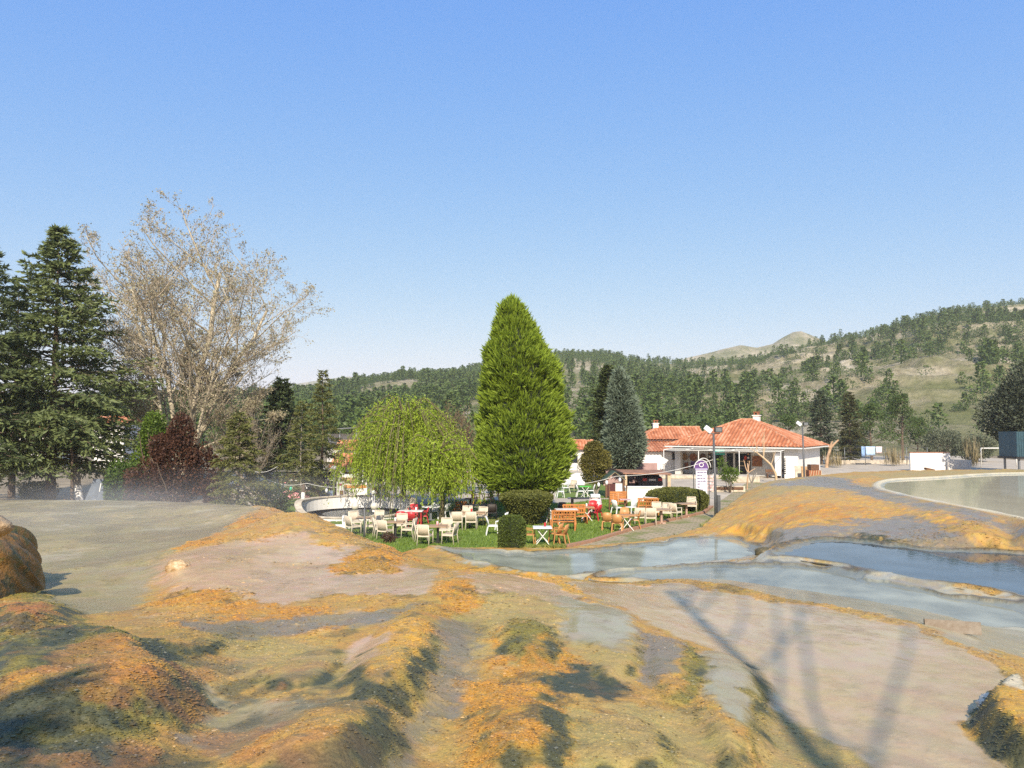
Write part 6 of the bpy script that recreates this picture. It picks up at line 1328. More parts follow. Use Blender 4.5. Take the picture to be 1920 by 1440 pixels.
# ------------------------------------------------------------------ garden furniture
M_beige = simple('beige_wicker', (.60,.50,.38), .7, .10, 30, .3)
M_beigef = simple('beige_plastic', (.68,.60,.47), .5, .06, 4)
M_redp = simple('red_plastic', (.50,.025,.03), .4, .08, 4)
M_whitep = simple('white_plastic', (.78,.78,.77), .45, .05, 4)
M_orangep = simple('caramel_plastic', (.52,.25,.085), .45, .10, 4)
M_brownp = simple('dark_rattan', (.045,.035,.032), .6, .2, 30, .3)
M_tabw = simple('tabletop_wood', (.42,.27,.16), .55, .2, 3, .15, stretch=(1,8,8))
M_pinkped = simple('pink_pedestal', (.50,.33,.25), .6, .12, 4)
def wicker_chair(label, fr=None, we=None, name='armchair'):
    fr = fr or M_beigef; we = we or M_beige; t = thing(name, label, 'chair')
    b = MB(); b.box((0, .02, .425), (.50, .48, .05)); b.build('seat', we, t)
    b = MB(); V = []; n = 7
    for k in range(n):
        x = -.235 + .47 * k / (n - 1); cv = -.03 * (1 - (x / .235) ** 2)
        for z, y in ((.46, -.21), (.66, -.25), (.87, -.31)): V += [(x, y + cv, z), (x, y + cv - .035, z)]
    Fs = []
    for k in range(n - 1):
        a, c = k * 6, k * 6 + 6
        for i in (0, 2): Fs += [(a + i, a + i + 2, c + i + 2, c + i), (a + i + 1, c + i + 1, c + i + 3, a + i + 3)]
        Fs += [(a + 4, a + 5, c + 5, c + 4), (a, c, c + 1, a + 1)]
    Fs += [(0, 1, 3, 2), (2, 3, 5, 4)]; q = (n - 1) * 6; Fs += [(q, q + 2, q + 3, q + 1), (q + 2, q + 4, q + 5, q + 3)]
    b.add(V, Fs, True); b.build('backrest', we, t)
    b = MB(); b.bar((-.25, -.32, .875), (.25, -.32, .875), .05, .035); b.build('top_rail', fr, t)
    for s in (-1, 1):
        b = MB(); b.tube([(s * .27, .25, 0), (s * .265, .24, .42), (s * .265, .22, .62)], [.019, .024, .021], 6); b.build('leg', fr, t)
        b = MB(); b.tube([(s * .26, -.30, 0), (s * .25, -.235, .42), (s * .245, -.325, .875)], [.019, .024, .018], 6); b.build('leg', fr, t)
        b = MB(); b.bar((s * .265, .25, .63), (s * .26, -.27, .655), .055, .03); b.build('armrest', fr, t)
    b = MB(); o_ = [(-.265, -.235), (.265, -.235), (.265, .265), (-.265, .265)]; i_ = [(-.235, -.205), (.235, -.205), (.235, .235), (-.235, .235)]
    b.add([(x, y, z) for z in (.365, .415) for P in (o_, i_) for x, y in P], [f for k in range(4) for f in ((k, (k + 1) % 4, 8 + (k + 1) % 4, 8 + k), (4 + (k + 1) % 4, 4 + k, 12 + k, 12 + (k + 1) % 4), (8 + k, 8 + (k + 1) % 4, 12 + (k + 1) % 4, 12 + k), ((k + 1) % 4, k, 4 + k, 4 + (k + 1) % 4))]); b.build('seat_frame', fr, t)
    return t
def monobloc(label, m, arms=True, h=.86, name='plastic_chair'):
    t = thing(name, label, 'chair'); b = MB(); b.box((0, .02, .43), (.46, .46, .035), taper=.96); b.build('seat', m, t)
    b = MB(); n = 9; V = []
    for k in range(n):
        x = -.22 + .44 * k / (n - 1); cv = .07 * (x / .22) ** 2; tp = h - .05 * (abs(x) / .22) ** 2.5
        for z, y in ((.43, -.20), (.64, -.245), (tp, -.31)): V += [(x, y + cv, z), (x, y + cv - .022, z)]
    Fs = []
    for k in range(n - 1):
        a, c = k * 6, k * 6 + 6
        for i in (0, 2): Fs += [(a + i, a + i + 2, c + i + 2, c + i), (a + i + 1, c + i + 1, c + i + 3, a + i + 3)]
        Fs += [(a + 4, a + 5, c + 5, c + 4), (a, c, c + 1, a + 1)]
    Fs += [(0, 1, 3, 2), (2, 3, 5, 4)]; q = (n - 1) * 6; Fs += [(q, q + 2, q + 3, q + 1), (q + 2, q + 4, q + 5, q + 3)]
    b.add(V, Fs, True); b.build('backrest', m, t)
    for s in (-1, 1):
        b = MB(); b.bar((s * .24, .26, 0), (s * .225, .21, .43), .055, .035); b.build('leg', m, t); b = MB(); b.bar((s * .24, -.29, 0), (s * .215, -.19, .44), .055, .035); b.build('leg', m, t)
        if arms: b = MB(); b.bar((s * .255, .20, .64), (s * .25, -.24, .66), .06, .025); b.bar((s * .235, .20, .43), (s * .255, .20, .64), .05, .03); b.build('armrest', m, t)
    return t
def table(label, top, w_=.8, d_=.8, h=.74, base='pedestal', mb=None, name='table', round_=False, cat='table'):
    t = thing(name, label, cat); mb = mb or M_black; b = MB()
    if round_: b.lathe([(.02, h - .03), (w_ / 2, h - .03), (w_ / 2, h), (.02, h)], n=24)
    else: b.box((0, 0, h - .018), (w_, d_, .036))
    b.build('tabletop', top, t, .006)
    if base == 'pedestal':
        b = MB(); b.box((0, 0, h / 2 - .02), (.10, .10, h - .06)); b.build('pedestal', mb, t); b = MB(); b.box((0, 0, .03), (.46, .10, .06)); b.box((0, 0, .032), (.10, .46, .058)); b.build('foot', mb, t)
    elif base == 'x':
        for s in (-1, 1): b = MB(); b.bar((-.30, s * .26, 0), (.26, s * .25, h - .04), .03, .03); b.bar((.30, s * .24, 0), (-.26, s * .23, h - .04), .03, .03); b.build('leg', mb, t)
    else:
        for sx in (-1, 1):
            for sy in (-1, 1): b = MB(); b.bar((sx * (w_ / 2 - .07), sy * (d_ / 2 - .07), 0), (sx * (w_ / 2 - .07), sy * (d_ / 2 - .07), h - .04), .055, .055); b.build('leg', mb, t)
    return t
PROTO = {}
def put(kind, label, px_, py_, deg=0.0, group=None, scale=1.0):
    """a thing of one kind at a photo column and ground row; the first of a kind is the original, the others are copies"""
    if kind not in PROTO:
        o = MAKE[kind](label); PROTO[kind] = o
        # later copies are made from this one
    else: o = dup(PROTO[kind])
    p = at_z(px_, py_, 0.0); o.location = (p[0], p[1], .004); o.rotation_euler = (0, 0, math.radians(deg)); o['label'] = label; o.scale = (scale,) * 3
    if group: o['group'] = group
    elif 'group' in o: del o['group']
    return o
def rustic_bench(label):
    t = thing('rustic_bench', label, 'bench'); b = MB()
    for k in range(3): b.box((0, -.12 + .14 * k, .42), (1.15, .12, .05))
    b.build('seat', M_orangew, t); b = MB()
    for z in (.56, .78, .95): b.bar((-.58, -.24 - (z - .5) * .15, z), (.58, -.24 - (z - .5) * .15, z), .05, .07)
    for k in range(9): b.bar((-.52 + .13 * k, -.25, .55), (-.46 + .13 * k, -.31, .96), .05, .04)
    for k in range(6): b.bar((-.5 + .2 * k, -.27, .56), (-.62 + .2 * k + .22, -.30, .95), .03, .03)
    b.build('backrest', M_orangew, t)
    for s in (-1, 1):
        b = MB(); n = 14; V = []; R = .25
        b.tube([(s * .6, .02 + R * math.cos(2 * PI * k / n), .25 + R * math.sin(2 * PI * k / n)) for k in range(n + 1)], .035, 6, False); o = b.build('wheel', M_orangew, t); b = MB()
        for k in range(6): a = PI * k / 3; b.bar((s * .6, .02, .25), (s * .6, .02 + R * math.cos(a), .25 + R * math.sin(a)), .035, .035)
        b.build('spokes', M_wood, o); b = MB(); b.bar((s * .55, -.30, 0), (s * .55, -.30, .97), .06, .07); b.build('leg', M_orangew, t)
    return t
def rustic_table(label):
    t = thing('rustic_table', label, 'table'); b = MB(); b.box((0, 0, .74), (1.2, .75, .06)); b.build('tabletop', M_orangew, t, .01)
    b = MB(); b.box((0, 0, .785), (1.12, .7, .025)); b.build('table_cover', simple('white_cover', (.72,.70,.68), .6, .12, 6, 0, col2=(.42,.40,.40)), t)
    for s in (-1, 1): b = MB(); b.bar((s * .45, -.28, 0), (s * .45, .28, .7), .07, .06); b.bar((s * .45, .28, 0), (s * .45, -.28, .7), .07, .058); b.build('leg', M_orangew, t)
    return t
MAKE = {
 'beige': lambda l: wicker_chair(l), 'dark': lambda l: wicker_chair(l, M_black, M_brownp),
 'red': lambda l: monobloc(l, M_redp), 'white': lambda l: monobloc(l, M_whitep, False, .88), 'whitearm': lambda l: monobloc(l, M_whitep, True, .86), 'caramel': lambda l: monobloc(l, M_orangep, True, .88), 'caramelplain': lambda l: monobloc(l, M_orangep, True, .9),
 'green': lambda l: monobloc(l, simple('dark_green_plastic', (.02,.12,.10), .4, .1, 4), True, .84),
 't_wood': lambda l: table(l, M_tabw), 't_long': lambda l: table(l, M_tabw, 1.5, .8), 't_pink': lambda l: table(l, M_tabw, 1.0, .8, mb=M_pinkped), 't_white': lambda l: table(l, M_whitep, .8, .8, base='x', mb=M_frame), 't_green': lambda l: table(l, simple('bright_green_top', (.07,.55,.06), .4, .05, 4), .8, .6, base='x', mb=M_frame),
 't_round': lambda l: table(l, M_whitep, 1.0, 1.0, base='pedestal', mb=M_metal, round_=True), 't_dark': lambda l: table(l, simple('black_cloth', (.05,.045,.06), .8, .2, 4), 1.4, .8, base='legs', mb=M_black), 't_red': lambda l: table(l, simple('maroon_top', (.15,.05,.05), .5, .2, 4), .7, .7, mb=M_wood), 't_whitewood': lambda l: table(l, simple('pale_cloth', (.70,.68,.62), .7, .08, 4), 1.25, .7, base='legs', mb=M_redp), 't_caramel': lambda l: table(l, M_orangep, .8, .8, base='x', mb=M_frame), 't_spot': lambda l: table(l, simple('white_red_top', (.72,.60,.58), .5, .2, 9, 0, col2=(.45,.10,.10)), .62, .6, mb=M_wood),
 'rbench': rustic_bench, 'rtable': rustic_table,
}
G1 = 'beige wicker armchairs on the lawn'
# by the globe lamp
put('t_wood', 'brown topped table right behind the globe lamp post', 684, 1000)
put('beige', 'beige armchair seen from behind beside the globe lamp post on its fountain side', 662, 1003, -42, G1)
put('beige', 'beige armchair facing the viewer across the globe lamp table, next to the white bollard', 666, 994, -150, G1)
put('beige', 'beige armchair in profile with its seat against the globe lamp post', 700, 1002, 70, G1)
put('beige', 'beige armchair facing the viewer between globe lamp and curved fountain rim', 706, 992, 165, G1)
put('t_wood', 'brown topped table with a white cup between globe lamp and red chairs', 741, 1009)
put('beige', 'beige armchair turned sideways behind the dry shrub, half hidden by the next chair', 712, 1007, -72, G1)
put('beige', 'beige armchair seen from behind directly over the dry brown shrub', 722, 1012, -22, G1)
put('beige', 'beige armchair facing the viewer below the first red chair', 752, 1000, 180, G1)
put('beige', 'beige armchair in profile with greyish back beside the cup table', 766, 1009, 78, G1)
# front table before the smaller willow
put('t_wood', 'brown topped table on a black pedestal nearest to the pool edge', 821, 1018)
put('beige', 'beige armchair seen from behind, the chair closest to the pool edge', 797, 1022, -12, G1)
put('beige', 'beige armchair in profile just behind the chair closest to the pool edge', 789, 1015, -75, G1)
put('beige', 'beige armchair facing the viewer beyond the table nearest the pool edge', 835, 1010, 172, G1)
put('beige', 'beige armchair turned towards the table nearest the pool edge on the box hedge side', 843, 1020, 72, G1)
put('t_long', 'long brown topped table between willow trunk and bowl hedge', 881, 989)
put('beige', 'beige armchair seen from behind at the long table, the one by the willow trunk', 857, 993, 2, G1)
put('beige', 'beige armchair seen from behind at the long table, the one towards the hedges', 884, 993, -3, G1)
put('beige', 'beige armchair facing the viewer at the long table, partly hidden by the table', 876, 982, 180, G1)
put('beige', 'beige armchair facing the viewer at the hedge end of the long table', 901, 984, 155, G1)
put('white', 'white plastic chair in profile standing alone beside the box hedge', 923, 1003, -88)
put('white', 'white plastic chair mostly hidden behind the box hedge', 941, 994, 70)
# shade of the big cypress
G2 = 'dark furniture in the cypress shade'
put('dark', 'black rattan armchair seen from behind against the bowl hedge', 922, 975, 4, G2)
put('dark', 'black rattan armchair in profile behind the long table', 874, 972, -80, G2)
put('t_dark', 'dark cloth covered table in the shade of the big cypress', 897, 972)
put('t_red', 'maroon topped pedestal table behind the dark cloth table', 882, 958)
bz = rustic_bench('rusty brown slatted bench beside the smaller willow trunk'); p = at_z(862, 966); bz.location = (p[0], p[1], 0); bz.rotation_euler = (0, 0, math.radians(20)); bz.scale = (.55, .8, .8)
put('t_whitewood', 'pale topped picnic table with red legs under the cypress boughs', 904, 944)
for px_, py_, dg, lab in ((891, 946, -60, 'caramel chair at the willow end of the pale picnic table'), (917, 945, 60, 'caramel chair at the hedge end of the pale picnic table'), (929, 942, 100, 'caramel chair half hidden under the lowest cypress boughs')): put('caramelplain', lab, px_, py_, dg, 'caramel chairs under the cypress')
# white set behind the smaller willow
put('t_round', 'round white table behind the smaller willow trunk', 808, 976)
put('whitearm', 'white plastic armchair facing the viewer at the round white table', 815, 973, 175)
put('whitearm', 'white plastic armchair just past the smaller willow trunk', 833, 973, 60)
# red set before the fountain
G3 = 'red plastic armchairs'
t_ = put('t_whitewood', 'white topped table with glasses among four red chairs by the fountain', 770, 985)
put('red', 'red armchair seen from behind nearest to the fountain rim', 751, 990, 10, G3)
put('red', 'red armchair seen from behind below the white glass table', 772, 991, -6, G3)
put('red', 'red armchair in profile at the willow end of the white glass table', 793, 983, 100, G3)
put('red', 'red armchair facing the viewer beyond the white glass table', 775, 976, 180, G3)
# white folding table in front
put('t_white', 'square white folding table beside the box hedge', 1017, 1021)
G4 = 'caramel plastic chairs'
put('caramel', 'caramel chair half hidden by the box hedge', 992, 1021, -100, G4)
put('caramel', 'inner one of two caramel chairs tilted against the white folding table', 1043, 1019, 62, G4)
put('caramel', 'outer one of two caramel chairs tilted against the white folding table', 1053, 1021, 66, G4)
# rustic wheel set
put('rtable', 'rustic wooden table with a whitish cover between the wagon wheel benches', 1062, 984, 4)
put('rbench', 'rustic lattice bench with wagon wheels, seen from behind in front of the covered table', 1055, 994, 4)
put('rbench', 'rustic lattice bench with wagon wheels facing the viewer beyond the covered table', 1078, 983, 182)
put('whitearm', 'white slatted chair back showing at the edge of the bowl hedge', 1037, 982, -70)
# red set on the right lawn
put('t_caramel', 'brown topped folding table among three red chairs on the open lawn', 1100, 977)
put('red', 'red armchair in profile at the rustic bench end of the folding table', 1083, 975, -78, G3)
put('red', 'red armchair facing the viewer beneath the draped white cloth', 1112, 968, 172, G3)
put('red', 'red armchair turned away at the open end of the folding table', 1118, 976, 52, G3)
put('t_spot', 'small white and red topped pedestal table behind the red chairs', 1074, 957)
put('t_dark', 'dark covered table with orange benches behind the red chairs', 1092, 957)
dr = thing('cloth_heap', 'white and pink cloth draped over a chair back beyond the red chairs', 'cloth', tuple(at_z(1116, 961))); b = MB(); V = []; n = 12
for k in range(n):
    a = 2 * PI * k / n
    for z, r in ((.35, .36), (.62, .33), (.86, .27), (1.02, .22), (1.06, .05)): V.append((r * 1.15 * math.cos(a) * (1 + .12 * math.sin(3 * a)), r * .7 * math.sin(a), z + .03 * math.sin(2 * a)))
b.add(V, [(k * 5 + i, ((k + 1) % n) * 5 + i, ((k + 1) % n) * 5 + i + 1, k * 5 + i + 1) for k in range(n) for i in range(4)], True); b.build('cloth', simple('pink_white_cloth', (.78,.70,.70), .9, .15, 3, .3, col2=(.72,.46,.48)), dr)
b = MB(); b.box((0, -.05, .97), (.56, .42, .2)); b.build('white_towel', simple('pale_blue_cloth', (.74,.78,.82), .9, .06, 5), dr, .05)
for sx in (-.2, .2): b = MB(); b.bar((sx, 0, 0), (sx, 0, .4), .04, .04); b.build('leg', M_frame, dr)
br_ = thing('barrel', 'dark brown wooden barrel standing by the bowl hedge', 'barrel', tuple(at_z(1054, 962))); b = MB(); b.lathe([(.20, 0), (.26, .2), (.27, .32), (.26, .44), (.20, .62)], n=16); b.build('staves', M_wood, br_); b = MB(); b.lathe([(.265, .14), (.272, .14), (.277, .2), (.265, .2)], n=16); b.lathe([(.265, .44), (.272, .44), (.266, .5), (.255, .5)], n=16); b.build('hoop', M_metal, br_)
# caramel group by the kerb
put('t_caramel', 'caramel topped folding table among four caramel chairs by the kerb', 1175, 994)
put('caramel', 'caramel chair seen from behind farthest from the kerb at the caramel table', 1139, 994, -12, G4)
put('caramel', 'caramel chair seen from behind in the middle of the caramel table group', 1158, 998, -16, G4)
put('caramel', 'caramel chair facing the viewer across the caramel table', 1172, 985, 176, G4)
put('caramel', 'caramel chair in profile next to the beige chairs', 1190, 991, 82, G4)
# beige group by the kerb
put('t_pink', 'brown topped table on a pink pedestal, nearer one beside the kerb', 1240, 982, 15)
put('t_pink', 'brown topped table on a pink pedestal under the long hedge, farther one beside the kerb', 1287, 969, 15)
for px_, py_, dg, lab in ((1199, 984, -4, 'beige armchair seen from behind right beside the caramel group'), (1220, 985, -6, 'beige armchair seen from behind second from the caramel group'), (1233, 973, 178, 'beige armchair facing the viewer before the rustic bench under the long hedge'),
    (1250, 975, 160, 'beige armchair facing the viewer in the middle of the two pink pedestal tables'), (1266, 974, -42, 'white beige armchair turned to the farther pink pedestal table'), (1280, 958, 180, 'beige armchair facing the viewer against the long hedge'), (1297, 961, 168, 'beige armchair at the path end of the long hedge')): put('beige', lab, px_, py_, dg, G1)
put('white', 'white plastic chair facing the swing board with its back to the red set', 1157, 966, -55)
put('white', 'white plastic chair before the bright white wall', 1184, 965, 125)
put('t_spot', 'small white topped table between the two white chairs by the swing board', 1172, 960)
put('rbench', 'rustic lattice bench with wheels seen from behind beneath the long hedge', 1215, 966, -8)
put('rtable', 'rustic wooden table under the front of the long hedge', 1226, 957, -8)
put('rbench', 'rustic lattice bench with wheels facing the viewer beneath the long hedge', 1242, 953, 172)
# orange swing board
sw = thing('swing_bench', 'wide orange planked bench back standing under the gabled porch', 'bench', tuple(at_z(1159, 957))); b = MB()
for k in range(5): b.box((0, .02 - .02 * k, .56 + .13 * k), (1.0, .04, .12))
b.build('backrest', M_orangew, sw); b = MB(); b.box((0, -.25, .42), (1.0, .5, .05)); b.build('seat', M_orangew, sw)
b = MB(); b.box((0, -.06, .8), (.03, .03, .75)); b.box((-.3, -.06, .8), (.02, .03, .7)); b.build('batten', M_palew, sw)
for sx in (-.52, .52): b = MB(); b.box((sx, .0, .75), (.07, .09, 1.5)); b.build('leg', M_wood, sw)
# far lawn
put('t_green', 'folding table with a bright green top on the far lawn', 1097, 931)
for px_, py_, dg, lab, k in ((1050, 933, -80, 'white plastic chair on the far lawn closest to the big cypress', 'white'), (1061, 925, 100, 'white plastic armchair behind the white chair by the big cypress', 'whitearm'), (1088, 932, -88, 'white plastic chair in profile on the cypress side of the green table', 'white'), (1108, 931, 85, 'white plastic chair between green table and pale tree stem', 'white')): put(k, lab, px_, py_, dg)
put('beige', 'beige armchair alone on the far lawn before a white cloth', 1073, 923, 150, G1)
ub = thing('cloth_screen', 'sloping white cloth screen behind the beige chair on the far lawn', 'screen', (xs(1075, 60), 60, 0)); b = MB(); b.add([(-1.2, 0, .35), (.9, 0, .35), (.9, .1, 1.25), (.2, .1, 1.3), (-1.2, 0, .6)], [(0, 1, 2, 3, 4)]); o = b.build('cloth', M_white, ub); so = o.modifiers.new('t', 'SOLIDIFY'); so.thickness = .03; b = MB(); b.tube([(.3, .15, 0), (.3, .15, 1.9)], .03, 6); b.build('post', M_metal, ub)
for sx in (-1.1, .85): b = MB(); b.tube([(sx, .02, 0), (sx, .02, .5)], .03, 6); b.build('post', M_metal, ub)
# green chairs, benches on the shop terrace
put('green', 'dark green plastic chair before the painting on the shop terrace, nearer the door', 1418, 882, 165)
put('green', 'dark green plastic chair before the painting on the shop terrace, nearer the banner', 1436, 883, 195)
put('dark', 'black chair by the shop door on the terrace', 1403, 883, 160, G2)
for px_, lab in ((1446, 'brown bench under the bare curved tree at the shop'), (1468, 'brown bench at the foot of the ornament banner')):
    t = thing('shop_bench', lab, 'bench', (xs(px_, 73), 73.2, 0)); b = MB(); b.box((0, 0, .42), (1.1, .4, .06)); b.build('seat', M_wood, t); b = MB(); b.box((0, .19, .68), (1.1, .05, .3)); b.build('backrest', M_wood, t)
    for sx in (-.45, .45): b = MB(); b.box((sx, 0, .2), (.07, .36, .4)); b.build('leg', M_wood, t)
# cups and jars on the tables
for px_, py_, h, m, lab in ((741, 1008.5, .74, M_whitep, 'white cup on the table between globe lamp and red chairs'), (820, 1017, .74, M_pinkgood, 'small pink tin on the table nearest the pool edge'), (1100, 976, .74, M_whitep, 'white jar on the brown folding table of the red set'), (1022, 1020, .74, M_redp, 'small red tin on the white folding table'), (884, 988, .74, M_redp, 'dark red tin on the long brown table'), (768, 984, .74, M_glass, 'dark bottle on the white glass table'), (780, 985, .74, M_whitep, 'white jug on the white glass table')):
    p = at_z(px_, py_); b = MB(); b.lathe([(.035, 0), (.05, .02), (.05, .13), (.04, .16), (.02, .165)], n=12); o = b.build('cup' if 'cup' in lab else 'jug' if 'jug' in lab else 'bottle' if 'bottle' in lab else 'tin' if 'tin' in lab else 'jar', m); o.location = (p[0], p[1], h + .006); tag(o, lab, o.name.split('.')[0])
# ------------------------------------------------------------------ lamps, sign, string lights
M_pole = simple('lamp_pole', (.11,.115,.12), .5, .15, 5, .1, metal=.3)
M_lens = simple('flood_glass', (.70,.72,.75), .15, .05, 4)
def flood(label, px_, d, h, white_first=True, box=True):
    t = thing('lamp_post', label, 'lamp post', (xs(px_, d), d, 0)); b = MB(); b.tube([(0, 0, -.1), (0, 0, 1.3), (-.06, 0, h - .25)], [.085, .075, .055], 10); b.build('pole', M_pole, t)
    if box: b = MB(); b.box((.17, .02, .62), (.17, .14, 1.3)); b.build('control_box', M_pole, t)
    b = MB(); b.bar((-.38, 0, h - .22), (.3, 0, h - .22), .06, .05); b.build('crossarm', M_pole, t)
    b = MB(); b.box((-.36, -.05, h), (.46, .10, .28), m=np.array(Matrix.Rotation(math.radians(38), 3, 'Y'))); o = b.build('floodlight', M_lens, t, .03)
    b = MB(); b.box((.19, -.05, h - .02), (.42, .18, .30)); o = b.build('floodlight', M_black, t, .02); b = MB(); b.box((.19, -.145, h - .02), (.32, .02, .2)); b.build('lens', simple('dim_glass', (.16,.18,.19), .1, .1, 4), o)
    return t
flood('tall grey lamp post with two floodlights at the path by the long hedge', 1339, 41, 4.85)
flood('tall grey lamp post with two floodlights at the gable end of the shop', 1505, 62.5, 5.25, box=False)
gl_ = thing('globe_lamp', 'low lamp post with two round globes in front of the fountain', 'lamp post', tuple(at_z(683, 1008))); b = MB(); b.tube([(0, 0, -.05), (0, 0, .35), (0, 0, 1.55)], [.06, .04, .035], 8); b.build('pole', M_pole, gl_)
for s in (-1, 1):
    b = MB(); b.tube([(0, 0, 1.42), (s * .15, 0, 1.52), (s * .38, 0, 1.42)], .018, 6); b.build('arm', M_pole, gl_); b = MB(); b.lathe([(.01, -.17), (.10, -.14), (.165, -.05), (.17, .03), (.13, .12), (.05, .165), (.005, .17)], (s * .43, 0, 1.40), 14); b.build('globe', simple('globe_glass', (.62,.58,.48), .2, .08, 4), gl_)
dl = thing('garden_lamp', 'dark garden lamp with a grey dome before the grey notice panel', 'lamp post', (xs(628.5, 49), 49, 0)); b = MB(); b.tube([(0, 0, 0), (0, 0, 2.15)], .05, 8); b.build('pole', M_pole, dl); b = MB(); b.lathe([(.10, 2.1), (.13, 2.2), (.24, 2.26), (.22, 2.36), (.08, 2.46), (.01, 2.48)], n=14); b.build('lamp_head', simple('lamp_dome', (.40,.40,.42), .4, .1, 4), dl)
sg = thing('menu_sign', 'tall white banner sign with violet lettering and a violet arched top beside the lamp post', 'sign', (xs(1313, 48), 48, 0), math.radians(4)); zb = .2
b = MB(); b.box((0, 0, 1.38), (.72, .05, 1.9)); bd = b.build('banner', simple('banner_cloth', (.74,.73,.78), .7, .04, 3), sg)
b = MB(); P = [(-.46, 2.32)] + [(.46 * math.cos(a) * -1, 2.32 + .52 * math.sin(a)) for a in np.linspace(.05, PI - .05, 15)] + [(.46, 2.32)]; n = len(P)
b.add([(x, -.03, z) for x, z in P] + [(x, .03, z) for x, z in P], [tuple(range(n)), tuple(range(2 * n - 1, n - 1, -1))] + [(k, n + k, n + (k + 1) % n, (k + 1) % n) for k in range(n)]); hd = b.build('arched_top', M_violet, sg)
b = MB(); b.tube([(.47 * math.cos(a) * -1, -.02, 2.32 + .55 * math.sin(a)) for a in np.linspace(0, PI, 16)], .028, 6); b.tube([(-.47 + .2, .12, 2.3)] + [(.2 + .47 * math.cos(a) * -1, .12, 2.36 + .62 * math.sin(a)) for a in np.linspace(0, PI, 14)], .024, 6); b.build('arch_rim', M_frame, sg)
text_obj('emblem', 'O', .42, M_letter, hd, (0, -.045, 2.55), (PI / 2, 0, 0)); b = MB(); b.box((0, -.04, 2.28), (.8, .03, .12)); b.build('title_strip', simple('lilac_strip', (.40,.36,.52), .6, .05), sg)
# nine rows of small violet lettering (too small to read in the photo): short word marks
for k in range(9):
    b = MB(); x = -.27; wds = (3, 2, 3, 3, 1, 1, 2, 1, 3)[k]; z = 2.08 - .185 * k
    for q in range(wds * 3):
        wq = RNG.uniform(.03, .06); b.box((x + wq / 2, -.03, z + RNG.uniform(-.008, .008)), (wq, .012, RNG.uniform(.05, .085))); x += wq + (.012 if q % 3 < 2 else .035)
    b.build('lettering', M_ink, bd)
for x in (-.5, .5): b = MB(); b.bar((x, 0, 0), (x, 0, 2.3), .05, .05); b.build('post', M_pole, sg)
sk = thing('sale_rack', 'rack of striped red and pale goods between the tall sign and the lamp post', 'rack', (xs(1328, 52), 52, 0)); b = MB()
for k in range(5): b.box((0, .02 * k, .65 + .22 * k), (.62, .1, .13))
b.build('goods', simple('striped_goods', (.62,.50,.48), .8, .4, 8, 0, col2=(.30,.10,.10)), sk)
for sx in (-.33, .33): b = MB(); b.bar((sx, 0, 0), (sx * .9, .1, 1.75), .05, .05); b.build('post', M_frame, sk)
def wire(label, pts, bulbs):
    pts = [np.array(p) for p in pts]; t = thing('light_string', label, 'string lights', tuple(pts[0])); o = pts[0]; L = []
    for a, c in zip(pts[:-1], pts[1:]):
        for k in range(8): q = k / 8; p = a + (c - a) * q; p = p - np.array((0, 0, .22 * math.sin(PI * q))); L.append(p - o)
    L.append(pts[-1] - o); b = MB(); b.tube(L, .013, 4); b.build('wire', M_frame, t)
    for q, m in bulbs:
        f = q * (len(L) - 1); i = min(int(f), len(L) - 2); p = L[i] + (L[i + 1] - L[i]) * (f - i); b = MB(); b.lathe([(.02, -.02), (.05, -.06), (.03, -.09)], p, 8); cp = b.build('bulb_socket', M_black, t); b = MB(); b.lathe([(.03, -.08), (.07, -.14), (.085, -.22), (.06, -.31), (.01, -.34)], p, 10); b.build('bulb', m, cp)
M_bulbg = simple('green_bulb', (.05,.45,.25), .2, .05); M_bulbw = simple('white_bulb', (.75,.76,.80), .2, .04)
wire('string of bulbs from the long hedge lamp post to the big cypress', [at_y(1337, 862, 41), at_y(1155, 893, 42), at_y(1028, 906, 41.5)], [(.57, M_bulbw), (.63, M_bulbw), (.48, M_bulbw), (.97, M_bulbw)])
wire('string of bulbs from the dark shrub across the souvenir stall to the willow', [at_y(500, 899, 44), at_y(575, 906, 45), at_y(668, 908, 45.5)], [(.30, M_bulbg), (.70, M_bulbw), (.03, M_bulbw)])
wire('thin upper string between the deodars above the souvenir stall', [at_y(470, 882, 46), at_y(520, 875, 46)], [])
# dry shrub before the globe lamp chairs, small dark A-frame under cedars
shrub('dry_shrub', 'small dry reddish brown shrub on the pool side of the cup table', 'shrub', 731, 32.6, .22, (.34, .28, .24), 420, M_copper, .09, .025, stem=False)
pn = thing('metal_screen', 'slate grey trapezoid metal panel leaning under the cedars', 'panel', (xs(181, 46), 46, 0)); b = MB(); V = [(-.75, 0, 0), (.62, 0, 0), (.28, .55, 1.75), (-.33, .55, 1.75)]
b.add(V + [(x, y + .06, z) for x, y, z in V], [(0, 1, 2, 3), (7, 6, 5, 4), (0, 4, 5, 1), (1, 5, 6, 2), (2, 6, 7, 3), (3, 7, 4, 0)]); b.build('panel', simple('slate_sheet', (.10,.125,.16), .5, .2, 2), pn); b = MB(); b.bar((-.1, -.03, .12), (.05, .10, .55), .06, .02); b.bar((.18, .30, 1.0), (.2, .42, 1.5), .05, .02); b.build('light_strip', M_frame, pn)
dp = thing('tap_post', 'small dark tap post between the two cedar trunks', 'post', (xs(128, 46.5), 46.5, 0)); b = MB(); b.tube([(0, 0, 0), (0, 0, .42)], .05, 6); b.box((.02, 0, .45), (.17, .1, .18)); b.build('post', M_wood, dp)
